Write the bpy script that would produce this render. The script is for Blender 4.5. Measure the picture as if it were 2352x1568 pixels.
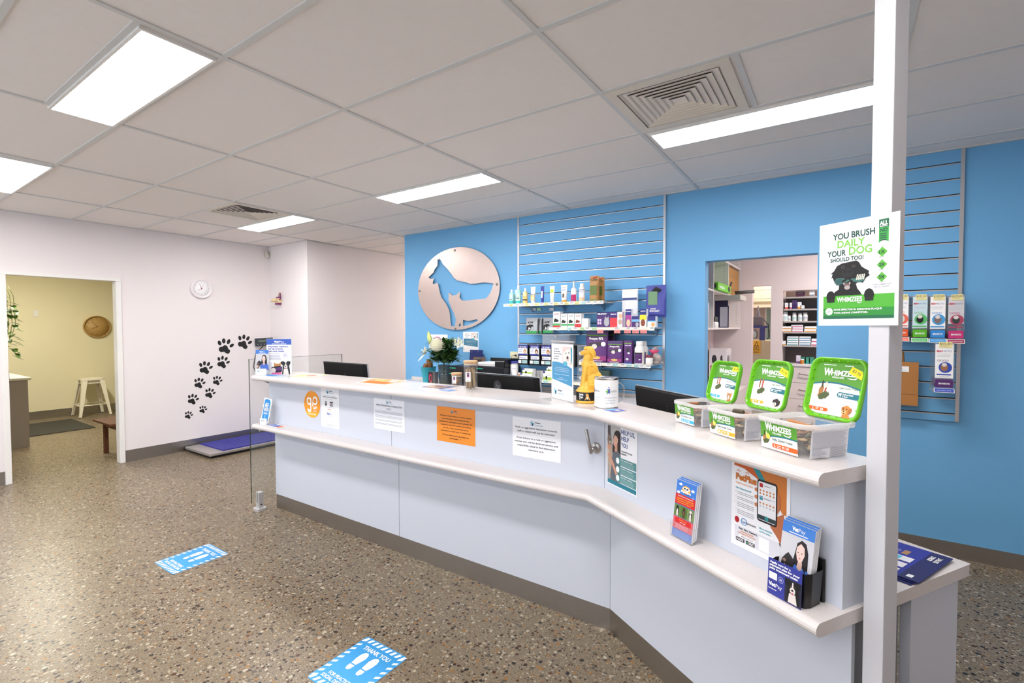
import bpy, math, random
from mathutils import Matrix, Vector
random.seed(7)
PI = math.pi
D = bpy.data
scn = bpy.context.scene
for o in list(D.objects): D.objects.remove(o)
COL = scn.collection

# ---------------- camera, world, exposure ----------------
F_PX, YAW, PITCH, ROLL = 1107.78, -0.595177, -0.028957, -0.002477
CAM = Vector((2.1905, -1.0433, 1.5337))
_cy, _sy, _cp, _sp = math.cos(YAW), math.sin(YAW), math.cos(PITCH), math.sin(PITCH)
FW = Vector((_sy*_cp, _cy*_cp, _sp)); _r = Vector((_cy, -_sy, 0)); _u = _r.cross(FW)
RT = _r*math.cos(ROLL) + _u*math.sin(ROLL); UP = -_r*math.sin(ROLL) + _u*math.cos(ROLL)
cd = D.cameras.new('camera'); cam = D.objects.new('camera', cd); COL.objects.link(cam)
cd.sensor_width = 36; cd.lens = 36*F_PX/2352; cd.clip_start = .02
M3 = Matrix((RT, UP, -FW)).transposed().to_4x4(); M3.translation = CAM
cam.matrix_world = M3
scn.camera = cam
wd = D.worlds.new('world'); scn.world = wd; wd.use_nodes = True
bgn = wd.node_tree.nodes['Background']; bgn.inputs[0].default_value = (.74, .86, 1, 1); bgn.inputs[1].default_value = 1.25
scn.view_settings.view_transform = 'Standard'; scn.view_settings.look = 'None'
scn.view_settings.exposure = 1.28; scn.view_settings.gamma = 1; scn.view_settings.use_curve_mapping = False
LAMP_E = 14.0
H = 2.686; YW = 3.226; XL = -4.564

def ray(px, py): return RT*((px-1176)/F_PX) + UP*((784-py)/F_PX) + FW
def hit(px, py, ax, val):
    d = ray(px, py); t = (val-CAM[ax])/d[ax]; return CAM + d*t
def hx(px, py, y): return hit(px, py, 1, y)      # point seen at a pixel on the plane y

# ---------------- materials ----------------
MATS = {}
def lin(c):
    return tuple((x/255/12.92 if x/255 <= .04045 else ((x/255+.055)/1.055)**2.4) for x in c)
def mat(name, c, rough=.5, metal=0, noise=.03, nscale=60, spec=.5, coat=0, emit=0, bump=0):
    if name in MATS: return MATS[name]
    m = D.materials.new(name); m.use_nodes = True; nt = m.node_tree; n = nt.nodes; b = n['Principled BSDF']
    col = lin(c); b.inputs['Base Color'].default_value = (*col, 1)
    b.inputs['Roughness'].default_value = rough; b.inputs['Metallic'].default_value = metal
    b.inputs['Specular IOR Level'].default_value = spec
    if coat: b.inputs['Coat Weight'].default_value = coat; b.inputs['Coat Roughness'].default_value = .08
    if noise or bump:
        tc = n.new('ShaderNodeTexCoord'); nz = n.new('ShaderNodeTexNoise'); nz.inputs['Scale'].default_value = nscale
        nt.links.new(tc.outputs['Object'], nz.inputs['Vector'])
        mx = n.new('ShaderNodeMix'); mx.data_type = 'RGBA'
        mx.inputs[6].default_value = (*[v*(1-noise) for v in col], 1); mx.inputs[7].default_value = (*[min(1, v*(1+noise)) for v in col], 1)
        nt.links.new(nz.outputs[0], mx.inputs[0]); nt.links.new(mx.outputs[2], b.inputs['Base Color'])
        if bump:
            bp = n.new('ShaderNodeBump'); bp.inputs['Strength'].default_value = bump; bp.inputs['Distance'].default_value = .002
            nt.links.new(nz.outputs[0], bp.inputs['Height']); nt.links.new(bp.outputs[0], b.inputs['Normal'])
    if emit: b.inputs['Emission Color'].default_value = (*col, 1); b.inputs['Emission Strength'].default_value = emit
    MATS[name] = m; return m
def C(r, g, b, rough=.45, coat=0):                # plain printed colour
    return mat('print_%d_%d_%d' % (r, g, b), (r, g, b), rough, noise=.015, nscale=200, coat=coat)
def clear(name, c, alpha, rough=.08, gloss=1.45, tint=(1, 1, 1)):   # clear or milky plastic and glass
    if name in MATS: return MATS[name]
    m = D.materials.new(name); m.use_nodes = True; nt = m.node_tree; n = nt.nodes
    n.remove(n['Principled BSDF']); out = n['Material Output']
    tr = n.new('ShaderNodeBsdfTransparent'); tr.inputs[0].default_value = (*tint, 1)
    df = n.new('ShaderNodeBsdfDiffuse'); df.inputs[0].default_value = (*lin(c), 1)
    tl = n.new('ShaderNodeBsdfTranslucent'); tl.inputs[0].default_value = (*lin(c), 1)
    ad = n.new('ShaderNodeMixShader'); ad.inputs[0].default_value = .4
    nt.links.new(df.outputs[0], ad.inputs[1]); nt.links.new(tl.outputs[0], ad.inputs[2])
    mx = n.new('ShaderNodeMixShader'); mx.inputs[0].default_value = alpha
    nt.links.new(tr.outputs[0], mx.inputs[1]); nt.links.new(ad.outputs[0], mx.inputs[2])
    gl = n.new('ShaderNodeBsdfGlossy'); gl.inputs['Roughness'].default_value = rough
    fr = n.new('ShaderNodeLayerWeight'); fr.inputs[0].default_value = .5
    pw = n.new('ShaderNodeMath'); pw.operation = 'POWER'; pw.inputs[1].default_value = 4; nt.links.new(fr.outputs['Facing'], pw.inputs[0])
    mm = n.new('ShaderNodeMath'); mm.operation = 'MULTIPLY_ADD'; mm.inputs[1].default_value = .5*(gloss-1)/.45; mm.inputs[2].default_value = .04*(gloss-1)/.45
    nt.links.new(pw.outputs[0], mm.inputs[0])
    m2 = n.new('ShaderNodeMixShader'); nt.links.new(mm.outputs[0], m2.inputs[0])
    nt.links.new(mx.outputs[0], m2.inputs[1]); nt.links.new(gl.outputs[0], m2.inputs[2]); nt.links.new(m2.outputs[0], out.inputs[0])
    MATS[name] = m; return m

WHITE = mat('white_wall_paint', (236, 229, 229), .75, noise=.012, nscale=40)
BLUE = mat('blue_wall_paint', (110, 176, 224), .6, noise=.02, nscale=60)
TILE = mat('ceiling_tile', (240, 234, 229), .9, noise=.02, nscale=30)
TBAR = mat('ceiling_grid_bar', (214, 214, 212), .5)
LAM = mat('grey_laminate', (204, 209, 220), .42, noise=.012, nscale=120)
LAMD = mat('laminate_joint', (120, 124, 130), .6)
STEEL = mat('brushed_steel', (176, 172, 168), .32, 1, noise=.06, nscale=25)
ALU = mat('aluminium', (205, 205, 208), .35, .9)
CREAM = mat('cream_wall_paint', (236, 228, 194), .75, noise=.012)
PINKW = mat('pharmacy_wall_paint', (232, 216, 212), .75, noise=.012)
BLACK = mat('black_plastic', (18, 18, 20), .35)
DARK = mat('dark_recess', (26, 26, 30), .8)
WP = mat('white_plastic', (238, 236, 232), .3)
POST = mat('grey_painted_steel', (205, 205, 210), .4, noise=.01)
PAPER = C(240, 240, 244, .55)
GRN = C(86, 156, 44); LIME = mat('lime_green_plastic', (104, 190, 12), .28, noise=.01, coat=.4)
TEAL = C(18, 120, 140); NAVY = C(24, 28, 110); VBLUE = C(52, 92, 190); VDK = C(50, 58, 150); INK = C(40, 42, 50); GRAY = C(140, 142, 150); LGRAY = C(196, 198, 206)
YEL = C(250, 236, 20); ORG = C(240, 96, 20); CYAN = C(60, 184, 232); AMB = C(246, 180, 40); WH = C(250, 250, 250)
BRN = C(110, 72, 44); SKIN = C(214, 168, 146); HAIR = C(34, 26, 26); FURB = C(14, 14, 16); FURW = C(226, 218, 212); TAN = C(196, 132, 70)

def stone(name, base, sp):      # speckled white benchtop
    m = D.materials.new(name); m.use_nodes = True; nt = m.node_tree; n = nt.nodes; b = n['Principled BSDF']
    tc = n.new('ShaderNodeTexCoord'); v = n.new('ShaderNodeTexVoronoi'); v.inputs['Scale'].default_value = 130
    nt.links.new(tc.outputs['Object'], v.inputs['Vector'])
    r = n.new('ShaderNodeValToRGB'); r.color_ramp.elements[0].position = .10; r.color_ramp.elements[1].position = .17
    r.color_ramp.elements[0].color = (*lin(sp), 1); r.color_ramp.elements[1].color = (*lin(base), 1)
    nt.links.new(v.outputs['Distance'], r.inputs[0])
    w = n.new('ShaderNodeTexWhiteNoise'); nt.links.new(v.outputs['Position'], w.inputs['Vector'])
    g = n.new('ShaderNodeMath'); g.operation = 'GREATER_THAN'; g.inputs[1].default_value = .35; nt.links.new(w.outputs['Value'], g.inputs[0])
    mx = n.new('ShaderNodeMix'); mx.data_type = 'RGBA'; mx.inputs[7].default_value = (*lin(base), 1)
    nt.links.new(g.outputs[0], mx.inputs[0]); nt.links.new(r.outputs[0], mx.inputs[6]); nt.links.new(mx.outputs[2], b.inputs['Base Color'])
    b.inputs['Roughness'].default_value = .22; return m
STONE = stone('speckled_white_benchtop', (216, 210, 208), (158, 154, 154))

def terrazzo():
    m = D.materials.new('exposed_aggregate_floor'); m.use_nodes = True; nt = m.node_tree; n = nt.nodes; L = nt.links.new; b = n['Principled BSDF']
    tc = n.new('ShaderNodeTexCoord')
    nz = n.new('ShaderNodeTexNoise'); nz.inputs['Scale'].default_value = 1.1; nz.inputs['Detail'].default_value = 3; L(tc.outputs['Object'], nz.inputs['Vector'])
    base = n.new('ShaderNodeMix'); base.data_type = 'RGBA'; base.inputs[6].default_value = (*lin((158, 142, 122)), 1); base.inputs[7].default_value = (*lin((182, 166, 146)), 1)
    L(nz.outputs[0], base.inputs[0]); cur = base.outputs[2]
    for sc, rad, rk, cols in ((170, .30, .5, ((205, 195, 180), (120, 100, 84), (225, 215, 200), (90, 80, 72))),
                              (92, .36, .46, ((216, 200, 178), (96, 66, 48), (232, 224, 210), (66, 64, 64), (186, 140, 90), (160, 150, 138))),
                              (52, .36, .34, ((222, 206, 184), (104, 66, 42), (52, 52, 54), (238, 228, 212), (196, 146, 88), (120, 112, 104), (80, 60, 50)))):
        wn = n.new('ShaderNodeTexNoise'); wn.inputs['Scale'].default_value = sc*.8; L(tc.outputs['Object'], wn.inputs['Vector'])
        va = n.new('ShaderNodeVectorMath'); va.operation = 'MULTIPLY_ADD'; va.inputs[1].default_value = (.5/sc,)*3
        L(wn.outputs['Color'], va.inputs[0]); L(tc.outputs['Object'], va.inputs[2])
        v = n.new('ShaderNodeTexVoronoi'); v.voronoi_dimensions = '2D'; v.inputs['Scale'].default_value = sc; L(va.outputs[0], v.inputs['Vector'])
        w = n.new('ShaderNodeTexWhiteNoise'); w.noise_dimensions = '2D'; L(v.outputs['Position'], w.inputs['Vector'])
        th = n.new('ShaderNodeMath'); th.operation = 'MULTIPLY'; th.inputs[1].default_value = rad*1.6; L(w.outputs['Value'], th.inputs[0])
        lt = n.new('ShaderNodeMath'); lt.operation = 'LESS_THAN'; L(v.outputs['Distance'], lt.inputs[0]); L(th.outputs[0], lt.inputs[1])
        sep = n.new('ShaderNodeSeparateColor'); L(v.outputs['Color'], sep.inputs[0])
        pr = n.new('ShaderNodeMath'); pr.operation = 'LESS_THAN'; pr.inputs[1].default_value = rk; L(sep.outputs[1], pr.inputs[0])
        ml = n.new('ShaderNodeMath'); ml.operation = 'MULTIPLY'; L(lt.outputs[0], ml.inputs[0]); L(pr.outputs[0], ml.inputs[1])
        rp = n.new('ShaderNodeValToRGB'); cr = rp.color_ramp; cr.interpolation = 'CONSTANT'
        while len(cr.elements) < len(cols): cr.elements.new(.5)
        for i, c in enumerate(cols): cr.elements[i].position = i/len(cols); cr.elements[i].color = (*lin(c), 1)
        L(sep.outputs[0], rp.inputs[0])
        mx = n.new('ShaderNodeMix'); mx.data_type = 'RGBA'; L(ml.outputs[0], mx.inputs[0]); L(cur, mx.inputs[6]); L(rp.outputs[0], mx.inputs[7]); cur = mx.outputs[2]
    dk = n.new('ShaderNodeMix'); dk.data_type = 'RGBA'; dk.blend_type = 'MULTIPLY'; dk.inputs[0].default_value = 1; dk.inputs[7].default_value = (.48, .465, .41, 1); L(cur, dk.inputs[6])
    L(dk.outputs[2], b.inputs['Base Color']); b.inputs['Roughness'].default_value = .34; b.inputs['Specular IOR Level'].default_value = .3
    return m
TERR = terrazzo()
def emis(name, c, s):
    m = D.materials.new(name); m.use_nodes = True; b = m.node_tree.nodes['Principled BSDF']
    b.inputs['Base Color'].default_value = (.9, .9, .9, 1); b.inputs['Emission Color'].default_value = (*c, 1); b.inputs['Emission Strength'].default_value = s; return m
LITE = emis('light_diffuser', (1, .965, .95), LAMP_E)
FILLH = emis('passage_fill_diffuser', (1, .95, .90), 40.0)
LITEW = emis('warm_light_diffuser', (1, .95, .80), 38.0)
LITEP = emis('pharmacy_light_diffuser', (1, .94, .92), 24.0)
GLASS = clear('clear_glass', (225, 235, 230), .02, .02, 1.35, (.972, .985, .98))
GEDGE = clear('glass_edge', (60, 80, 70), .8)
ACR = clear('clear_acrylic', (240, 244, 248), .07, .05, 1.3)
MILK = clear('milky_plastic', (252, 250, 250), .46, .2, 1.3)
JARG = clear('jar_glass', (240, 240, 240), .04, .03, 1.25)
TUBW = clear('clear_tub_wall', (240, 238, 236), .10, .12, 1.25)

# ---------------- mesh builder ----------------
class B:
    def __init__(s): s.v = []; s.f = []; s.m = []; s.sm = []; s.mats = []; s.T = Matrix()
    def mi(s, m):
        if m not in s.mats: s.mats.append(m)
        return s.mats.index(m)
    def add(s, vs, fs, m, smooth=False):
        k = len(s.v); T = s.T
        s.v += [tuple(T @ Vector(p)) for p in vs]; i = s.mi(m)
        for f in fs: s.f.append([a+k for a in f]); s.m.append(i); s.sm.append(smooth)
        return s
    def box(s, x0, x1, y0, y1, z0, z1, m):
        v = [(x, y, z) for x in (x0, x1) for y in (y0, y1) for z in (z0, z1)]
        return s.add(v, [(0, 1, 3, 2), (4, 6, 7, 5), (0, 4, 5, 1), (2, 3, 7, 6), (0, 2, 6, 4), (1, 5, 7, 3)], m)
    def prism(s, pts, z0, z1, m, smooth=False):   # pts in xy, extruded along z
        n = len(pts); v = [(x, y, z0) for x, y in pts] + [(x, y, z1) for x, y in pts]
        s.add(v, [tuple(range(n))[::-1], tuple(range(n, 2*n))], m)
        return s.add(v, [(i, (i+1) % n, n+(i+1) % n, n+i) for i in range(n)], m, smooth)
    def lathe(s, prof, m, n=24, c=(0, 0, 0), sx=1, sy=1, cap=True):
        v = []; f = []
        for r, z in prof:
            for i in range(n):
                a = 2*PI*i/n; v.append((c[0]+r*sx*math.cos(a), c[1]+r*sy*math.sin(a), c[2]+z))
        for j in range(len(prof)-1):
            for i in range(n): f.append((j*n+i, j*n+(i+1) % n, (j+1)*n+(i+1) % n, (j+1)*n+i))
        s.add(v, f, m, True)
        k = len(prof)-1
        if not cap: return s
        if prof[0][0] > 1e-4: s.add(v[:n], [tuple(range(n))[::-1]], m)
        if prof[k][0] > 1e-4: s.add(v[k*n:], [tuple(range(n))], m)
        return s
    def tube(s, pts, r, m, n=8):
        pts = [Vector(p) for p in pts]; v = []; f = []
        for i, p in enumerate(pts):
            d = (pts[min(i+1, len(pts)-1)]-pts[max(i-1, 0)]).normalized()
            a = d.cross(Vector((0, 0, 1)) if abs(d.z) < .9 else Vector((1, 0, 0))).normalized(); b = d.cross(a)
            rr = r[i] if isinstance(r, (list, tuple)) else r
            for k in range(n):
                t = 2*PI*k/n; v.append(p+a*rr*math.cos(t)+b*rr*math.sin(t))
        for i in range(len(pts)-1):
            for k in range(n): f.append((i*n+k, i*n+(k+1) % n, (i+1)*n+(k+1) % n, (i+1)*n+k))
        f += [tuple(range(n))[::-1], tuple(range(len(v)-n, len(v)))]
        return s.add(v, f, m, True)
    def blob(s, c, r, m, rot=None, nu=14, nv=8):  # ellipsoid
        R = rot or Matrix(); v = []; f = []
        for j in range(nv+1):
            th = PI*j/nv
            for i in range(nu):
                a = 2*PI*i/nu; p = R @ Vector((r[0]*math.sin(th)*math.cos(a), r[1]*math.sin(th)*math.sin(a), r[2]*math.cos(th)))
                v.append((c[0]+p[0], c[1]+p[1], c[2]+p[2]))
        for j in range(nv):
            for i in range(nu): f.append((j*nu+i, (j+1)*nu+i, (j+1)*nu+(i+1) % nu, j*nu+(i+1) % nu))
        return s.add(v, f, m, True)
    def rings(s, rings, m, cap=True, smooth=True): # loft of equal-count loops
        n = len(rings[0]); v = [p for r in rings for p in r]; f = []
        for j in range(len(rings)-1):
            for i in range(n): f.append((j*n+i, j*n+(i+1) % n, (j+1)*n+(i+1) % n, (j+1)*n+i))
        s.add(v, f, m, smooth)
        if cap: s.add(rings[0], [tuple(range(n))[::-1]], m); s.add(rings[-1], [tuple(range(n))], m)
        return s
    def obj(s, name, parent=None, bevel=0, seg=2, label=None, sub=0):
        me = D.meshes.new(name); me.from_pydata(s.v, [], s.f)
        for m in s.mats: me.materials.append(m)
        me.polygons.foreach_set('material_index', s.m); me.polygons.foreach_set('use_smooth', s.sm)
        me.update(); o = D.objects.new(name, me); COL.objects.link(o)
        if parent: o.parent = parent
        if bevel:
            b = o.modifiers.new('bevel', 'BEVEL'); b.width = bevel; b.segments = seg; b.limit_method = 'ANGLE'; b.angle_limit = .7
        if sub: q = o.modifiers.new('subsurf', 'SUBSURF'); q.levels = sub; q.render_levels = sub
        if label: o['label'] = label
        return o
def rrect(w, h, r, n=5, cx=0, cy=0):
    p = []
    for sx, sy, a0 in ((1, 1, 0), (-1, 1, 90), (-1, -1, 180), (1, -1, 270)):
        for i in range(n+1):
            a = math.radians(a0+90*i/n); p.append((cx+sx*(w/2-r)+r*math.cos(a), cy+sy*(h/2-r)+r*math.sin(a)))
    return p
def ell(cx, cy, rx, ry, rot=0, n=20):
    c, s = math.cos(rot), math.sin(rot)
    return [(cx+rx*math.cos(2*PI*i/n)*c-ry*math.sin(2*PI*i/n)*s, cy+rx*math.cos(2*PI*i/n)*s+ry*math.sin(2*PI*i/n)*c) for i in range(n)]
_tx = {}
def glyphs(txt, bold=0, res=3):
    k = (txt, bold)
    if k not in _tx:
        cu = D.curves.new('lettering', 'FONT'); cu.body = txt; cu.size = 1; cu.resolution_u = res; cu.offset = bold
        o = D.objects.new('lettering', cu); me = D.meshes.new_from_object(o)
        _tx[k] = ([(v.co.x, v.co.y) for v in me.vertices], [tuple(p.vertices) for p in me.polygons])
        D.objects.remove(o); D.meshes.remove(me); D.curves.remove(cu)
    return _tx[k]
class G:      # flat print on a face: local u (right), v (up), levels step out along the normal; fn maps (u,v,h) to 3D
    def __init__(s, b, o=(0, 0, 0), u=(1, 0, 0), v=(0, 0, 1), fn=None, st=.0003):
        s.b = b; s.o = Vector(o); s.u = Vector(u).normalized(); s.w = Vector(v).normalized(); s.n = s.u.cross(s.w); s.fn = fn; s.st = st
        s.ox = s.oy = 0; s.sc = 1; s.k = [0]
    def P(s, x, y, L):
        x = s.ox+x*s.sc; y = s.oy+y*s.sc
        if s.fn: return s.fn(x, y, L*s.st)
        return s.o+s.u*x+s.w*y+s.n*(L*s.st)
    def poly(s, pts, m, L=1): s.k[0] += .015; L += min(s.k[0], 1.5); s.b.add([s.P(x, y, L) for x, y in pts], [tuple(range(len(pts)))], m); return s
    def rect(s, x0, y0, x1, y1, m, L=1):
        if s.fn and abs(x1-x0)*s.sc > .02:
            k = 8
            for i in range(k): a = x0+(x1-x0)*i/k; c = x0+(x1-x0)*(i+1)/k; s.poly([(a, y0), (c, y0), (c, y1), (a, y1)], m, L)
            return s
        return s.poly([(x0, y0), (x1, y0), (x1, y1), (x0, y1)], m, L)
    def ell(s, cx, cy, rx, ry, m, L=1, rot=0, n=20): return s.poly(ell(cx, cy, rx, ry, rot, n), m, L)
    def ring(s, cx, cy, r, t, m, L=1, ry=None, n=24):
        a = ell(cx, cy, r, ry or r, 0, n); c = ell(cx, cy, r-t, (ry or r)-t, 0, n); k = s.k[0]+.015
        for i in range(n): j = (i+1) % n; s.k[0] = k-.015; s.poly([a[i], a[j], c[j], c[i]], m, L)
        return s
    def text(s, t, x, y, h, m, w=None, al='c', bold=.0, L=3, rot=0, slant=0):   # h = cap height, x,y = baseline anchor
        vs, fs = glyphs(t, bold)
        if not vs: return s
        k = h/.73; x0 = min(p[0] for p in vs); x1 = max(p[0] for p in vs)
        kx = k if w is None else w/(x1-x0)
        off = {'c': -(x0+x1)/2, 'l': -x0, 'r': -x1}[al]; c, q = math.cos(rot), math.sin(rot)
        pts = []; s.k[0] += .015; L += min(s.k[0], 1.5)
        for a, b2 in vs:
            a = (a+off)*kx+slant*b2*k; b2 = b2*k; pts.append(s.P(x+a*c-b2*q, y+a*q+b2*c, L))
        s.b.add(pts, fs, m); return s
    def lines(s, x0, x1, y, n, dy, m, th=.0012, L=3, jag=.12, seed=1):   # rows of print too small to read
        rr = random.Random(seed+n)
        for i in range(n):
            e = x1-(x1-x0)*jag*rr.random(); s.rect(x0, y-i*dy-th, e, y-i*dy, m, L)
        return s
    def at(s, x, y, sc=1): g = G(s.b, s.o, s.u, s.w, s.fn, s.st); g.n = s.n; g.k = s.k; g.ox = s.ox+x*s.sc; g.oy = s.oy+y*s.sc; g.sc = s.sc*sc; return g

# ---------------- things ----------------
def tag(o, label, cat, group=None):
    o['label'] = label; o['category'] = cat
    if group: o['group'] = group
    return o
def thing(name, label, cat, loc=(0, 0, 0), rz=0, group=None):
    o = D.objects.new(name, None); COL.objects.link(o); o.empty_display_size = .05
    o.location = loc; o.rotation_euler = (0, 0, rz); return tag(o, label, cat, group)
def struct(o): o['kind'] = 'structure'; return o
def kids(o): return [c for c in D.objects if c.parent == o]
def dup(o, loc=None, rz=None, label=None, parent=None):
    c = o.copy(); COL.objects.link(c)
    if parent: c.parent = parent
    for k in kids(o): dup(k, parent=c)
    if loc is not None: c.location = loc
    if rz is not None: c.rotation_euler = (0, 0, rz)
    if label: c['label'] = label
    return c

# ================= THE SETTING =================
struct(B().box(-9.2, 4.8, -4.2, 7.6, -.1, 0, TERR).obj('floor'))
b = B().box(-9.2, 4.8, -4.2, 7.6, 2.692, 2.78, TILE)
def bar(x0, x1, y0, y1):
    dz = .0006 if x1-x0 > y1-y0 else 0
    b.box(x0, x1, y0, y1, 2.6855+dz, 2.693, TBAR)
for j in range(-6, 12):
    y = .6*j
    if y < 3.2: bar(-4.56, 4.6, y-.012, y+.012)
    else: bar(-3.64, -2.32, y-.012, y+.012)
for i in range(-3, 4):
    x = 1.2*i; yt = 3.22 if i > -3 or True else 7
    bar(x-.012, x+.012, -4, 3.22 if not (i == -2) else 3.22)
bar(-2.412, -2.388, 3.22, 7); bar(-3.61, -3.59, 2.75, 7)
bar(1.8, 1.824, 1.2, 1.8); bar(-3.012, -2.988, 1.2, 1.8)
for x0, x1, y in ((1.2, 2.4, 2.1), (-1.2, 0, 2.1), (-3.6, -2.4, 2.1), (-1.2, 0, -.3), (-3.6, -2.4, -.3)): bar(x0, x1, y-.012, y+.012)
for a in ((-4.56, 4.6, 3.20, 3.226), (-4.564, -4.54, -4, 2.743), (-4.56, -3.64, 2.72, 2.743), (-3.64, -3.616, 2.72, 7)): bar(*a)
struct(b.obj('ceiling'))

b = B().box(-4.64, XL, -4.2, .10, 0, 2.70, WHITE).box(-4.64, XL, .97, 2.9, 0, 2.70, WHITE).box(-4.64, XL, .10, .97, 2.075, 2.70, WHITE)
struct(b.obj('wall_left'))
struct(B().box(-4.64, -3.64, 2.743, 7.4, 0, 2.70, WHITE).obj('wall_recess'))
b = B().box(-2.319, 1.258, YW, 3.346, 0, 2.70, BLUE).box(2.055, 4.7, YW, 3.346, 0, 2.70, BLUE).box(1.258, 2.055, YW, 3.346, 2.085, 2.70, BLUE)
struct(b.obj('wall_back'))
struct(B().box(-3.64, -2.1, 7.0, 7.12, 0, 2.70, WHITE).obj('wall_passage_end'))
struct(B().box(-2.319, -2.2, 3.346, 7.1, 0, 2.70, WHITE).obj('wall_passage_right'))
struct(B().box(4.6, 4.72, -4.2, 3.3, 0, 2.70, WHITE).obj('wall_right'))
# shopfront behind the camera: plaster piers, sill and head around tall windows to the daylight
b = B().box(-4.7, 4.7, -4.2, -4.08, 0, .12, WHITE).box(-4.7, 4.7, -4.2, -4.08, 2.5, 2.70, WHITE)
for x in (-4.6, -1.6): b.box(x-.12, x+.12, -4.2, -4.08, .12, 2.5, WHITE)
b.box(1.38, 4.6, -4.2, -4.08, .12, 2.5, WHITE)
struct(b.obj('wall_front'))
for i, x in enumerate((-3.1, -.05)):
    w = 1.38 if i != 1 else 1.43
    b = B()
    for a in ((x-w, x-w+.05), (x-.025, x+.025), (x+w-.05, x+w)): b.box(a[0], a[1], -4.16, -4.11, .12, 2.5, ALU)
    b.box(x-w, x+w, -4.16, -4.11, .12, .17, ALU).box(x-w, x+w, -4.16, -4.11, 2.45, 2.5, ALU)
    struct(b.obj('window_%d' % (i+1)))
# adjoining consulting room beyond the left doorway
b = B().box(-9.12, -9.0, -2.2, 4.2, 0, 2.70, CREAM).box(-9.1, -4.64, 4.0, 4.12, 0, 2.70, CREAM).box(-9.1, -4.64, -2.12, -2.0, 0, 2.70, CREAM)
b.box(-4.656, -4.64, -2, .09, 0, 2.7, CREAM).box(-4.656, -4.64, .98, 4.0, 0, 2.7, CREAM)
struct(b.obj('wall_far_left'))
# pharmacy room through the blue wall
PB = 5.6
struct(B().box(.73, .85, 3.346, PB, 0, 2.70, PINKW).obj('wall_pharmacy_left'))
b = B(); b.box(.73, 1.296, PB, PB+.12, 0, 2.70, PINKW).box(1.296, 4.0, PB, PB+.12, 2.04, 2.70, PINKW).box(1.505, 1.632, PB-.02, PB+.5, 0, 2.04, PINKW)
struct(b.obj('wall_pharmacy')); b = B()
b.box(1.632, 4.0, PB-.02, PB+.12, 1.965, 2.04, PINKW).box(1.632, 3.2, PB+.42, PB+.5, 0, 2.04, mat('alcove_back_paint', (150, 136, 128), .8))
b.box(2.9, 4.0, PB, PB+.5, 0, 2.04, PINKW); struct(B().box(4.0, 4.12, 3.346, PB+.2, 0, 2.7, PINKW).obj('wall_pharmacy_right'))
struct(b.obj('wall_alcove')); b = B()
b.box(.9, 1.0, 6.1, 7.6, 0, 2.7, PINKW).box(.9, 3.2, 7.4, 7.5, 0, 2.7, PINKW).box(2.4, 2.5, 6.1, 7.5, 0, 2.7, PINKW)
struct(b.obj('wall_store'))
def skirt(n, a): struct(B().box(*a, STEEL).obj('baseboard_'+n))
skirt('left', (XL, XL+.008, 1.02, 2.735, 0, .135)); skirt('left_front', (XL, XL+.008, -4, .05, 0, .135))
skirt('recess', (XL, -3.632, 2.735, 2.743, 0, .135)); skirt('passage', (-3.64, -3.632, 2.743, 7, 0, .135))
skirt('back', (2.055, 4.6, YW-.008, YW, 0, .10)); skirt('back_left', (-2.319, 1.258, YW-.008, YW, 0, .10))
skirt('far_left', (-9.0, -8.992, -2, 4, 0, .14))
# white steel door frame and leaf hinge side, left doorway
b = B().box(-4.66, XL+.012, .055, .10, 0, 2.065, WP).box(-4.66, XL+.012, .965, 1.015, 0, 2.065, WP).box(-4.66, XL+.0125, .055, 1.015, 2.0652, 2.10, WP)
b.box(-4.655, -4.63, .10, .112, 0, 2.065, WP)
o = struct(b.obj('trim_1', bevel=.003))
for z in (.28, 1.03, 1.78):
    B().box(XL-.005, XL+.004, .100, .1035, z, z+.10, STEEL).obj('hinge', o)

# ---- lights
def ceiling_light(x0, x1, y0, y1, label, m=LITE, grp='recessed ceiling light panels'):
    t = thing('ceiling_light', label, 'ceiling light', ((x0+x1)/2, (y0+y1)/2, 2.68), 0, grp)
    w, d = (x1-x0)/2, (y1-y0)/2
    b = B()
    for a in ((-w, w, -d, -d+.012), (-w, w, d-.012, d), (-w, -w+.012, -d+.0121, d-.0121), (w-.012, w, -d+.0121, d-.0121)): b.box(*a, -.004, .012, ALU if 0 else WP)
    b.obj('frame', t)
    B().box(-w+.012, w-.012, -d+.012, d-.012, 0, .006, m).obj('diffuser', t)
ceiling_light(-1.235, -.03, -.29, -.012, 'wide near ceiling light panel on the left, shown largest of the row')
ceiling_light(-3.63, -2.45, -.285, 0, 'ceiling light panel cut off by the left edge of the photo')
ceiling_light(-1.2, -.012, 1.815, 2.085, 'ceiling light panel between the two air vents, above the blue wall end')
ceiling_light(-3.54, -2.41, 1.79, 2.06, 'smallest ceiling light panel, beside the far air vent')
ceiling_light(1.235, 2.39, 1.83, 2.10, 'long ceiling light panel beside the near air vent and white post')
ceiling_light(1.22, 2.38, -.29, -.012, 'ceiling light panel straight above the camera position, outside the view')
for x in (-3.6, -1.2, 1.2): ceiling_light(x, x+1.18, -2.4, -2.12, 'ceiling light panel in the row behind the camera')
ceiling_light(-7.4, -6.2, .6, .88, 'ceiling light panel inside the cream room', LITEW)
ceiling_light(2.2, 3.4, 4.4, 4.68, 'ceiling light panel inside the pharmacy room', LITEP)
ceiling_light(-3.2, -2.7, 5.6, 5.88, 'added fill light panel inside the passage, out of view', FILLH)  # unseen lamp added to brighten the passage wall
ceiling_light(1.3, 2.2, 6.5, 6.78, 'ceiling light panel in the room behind the pharmacy', LITE)

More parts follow.
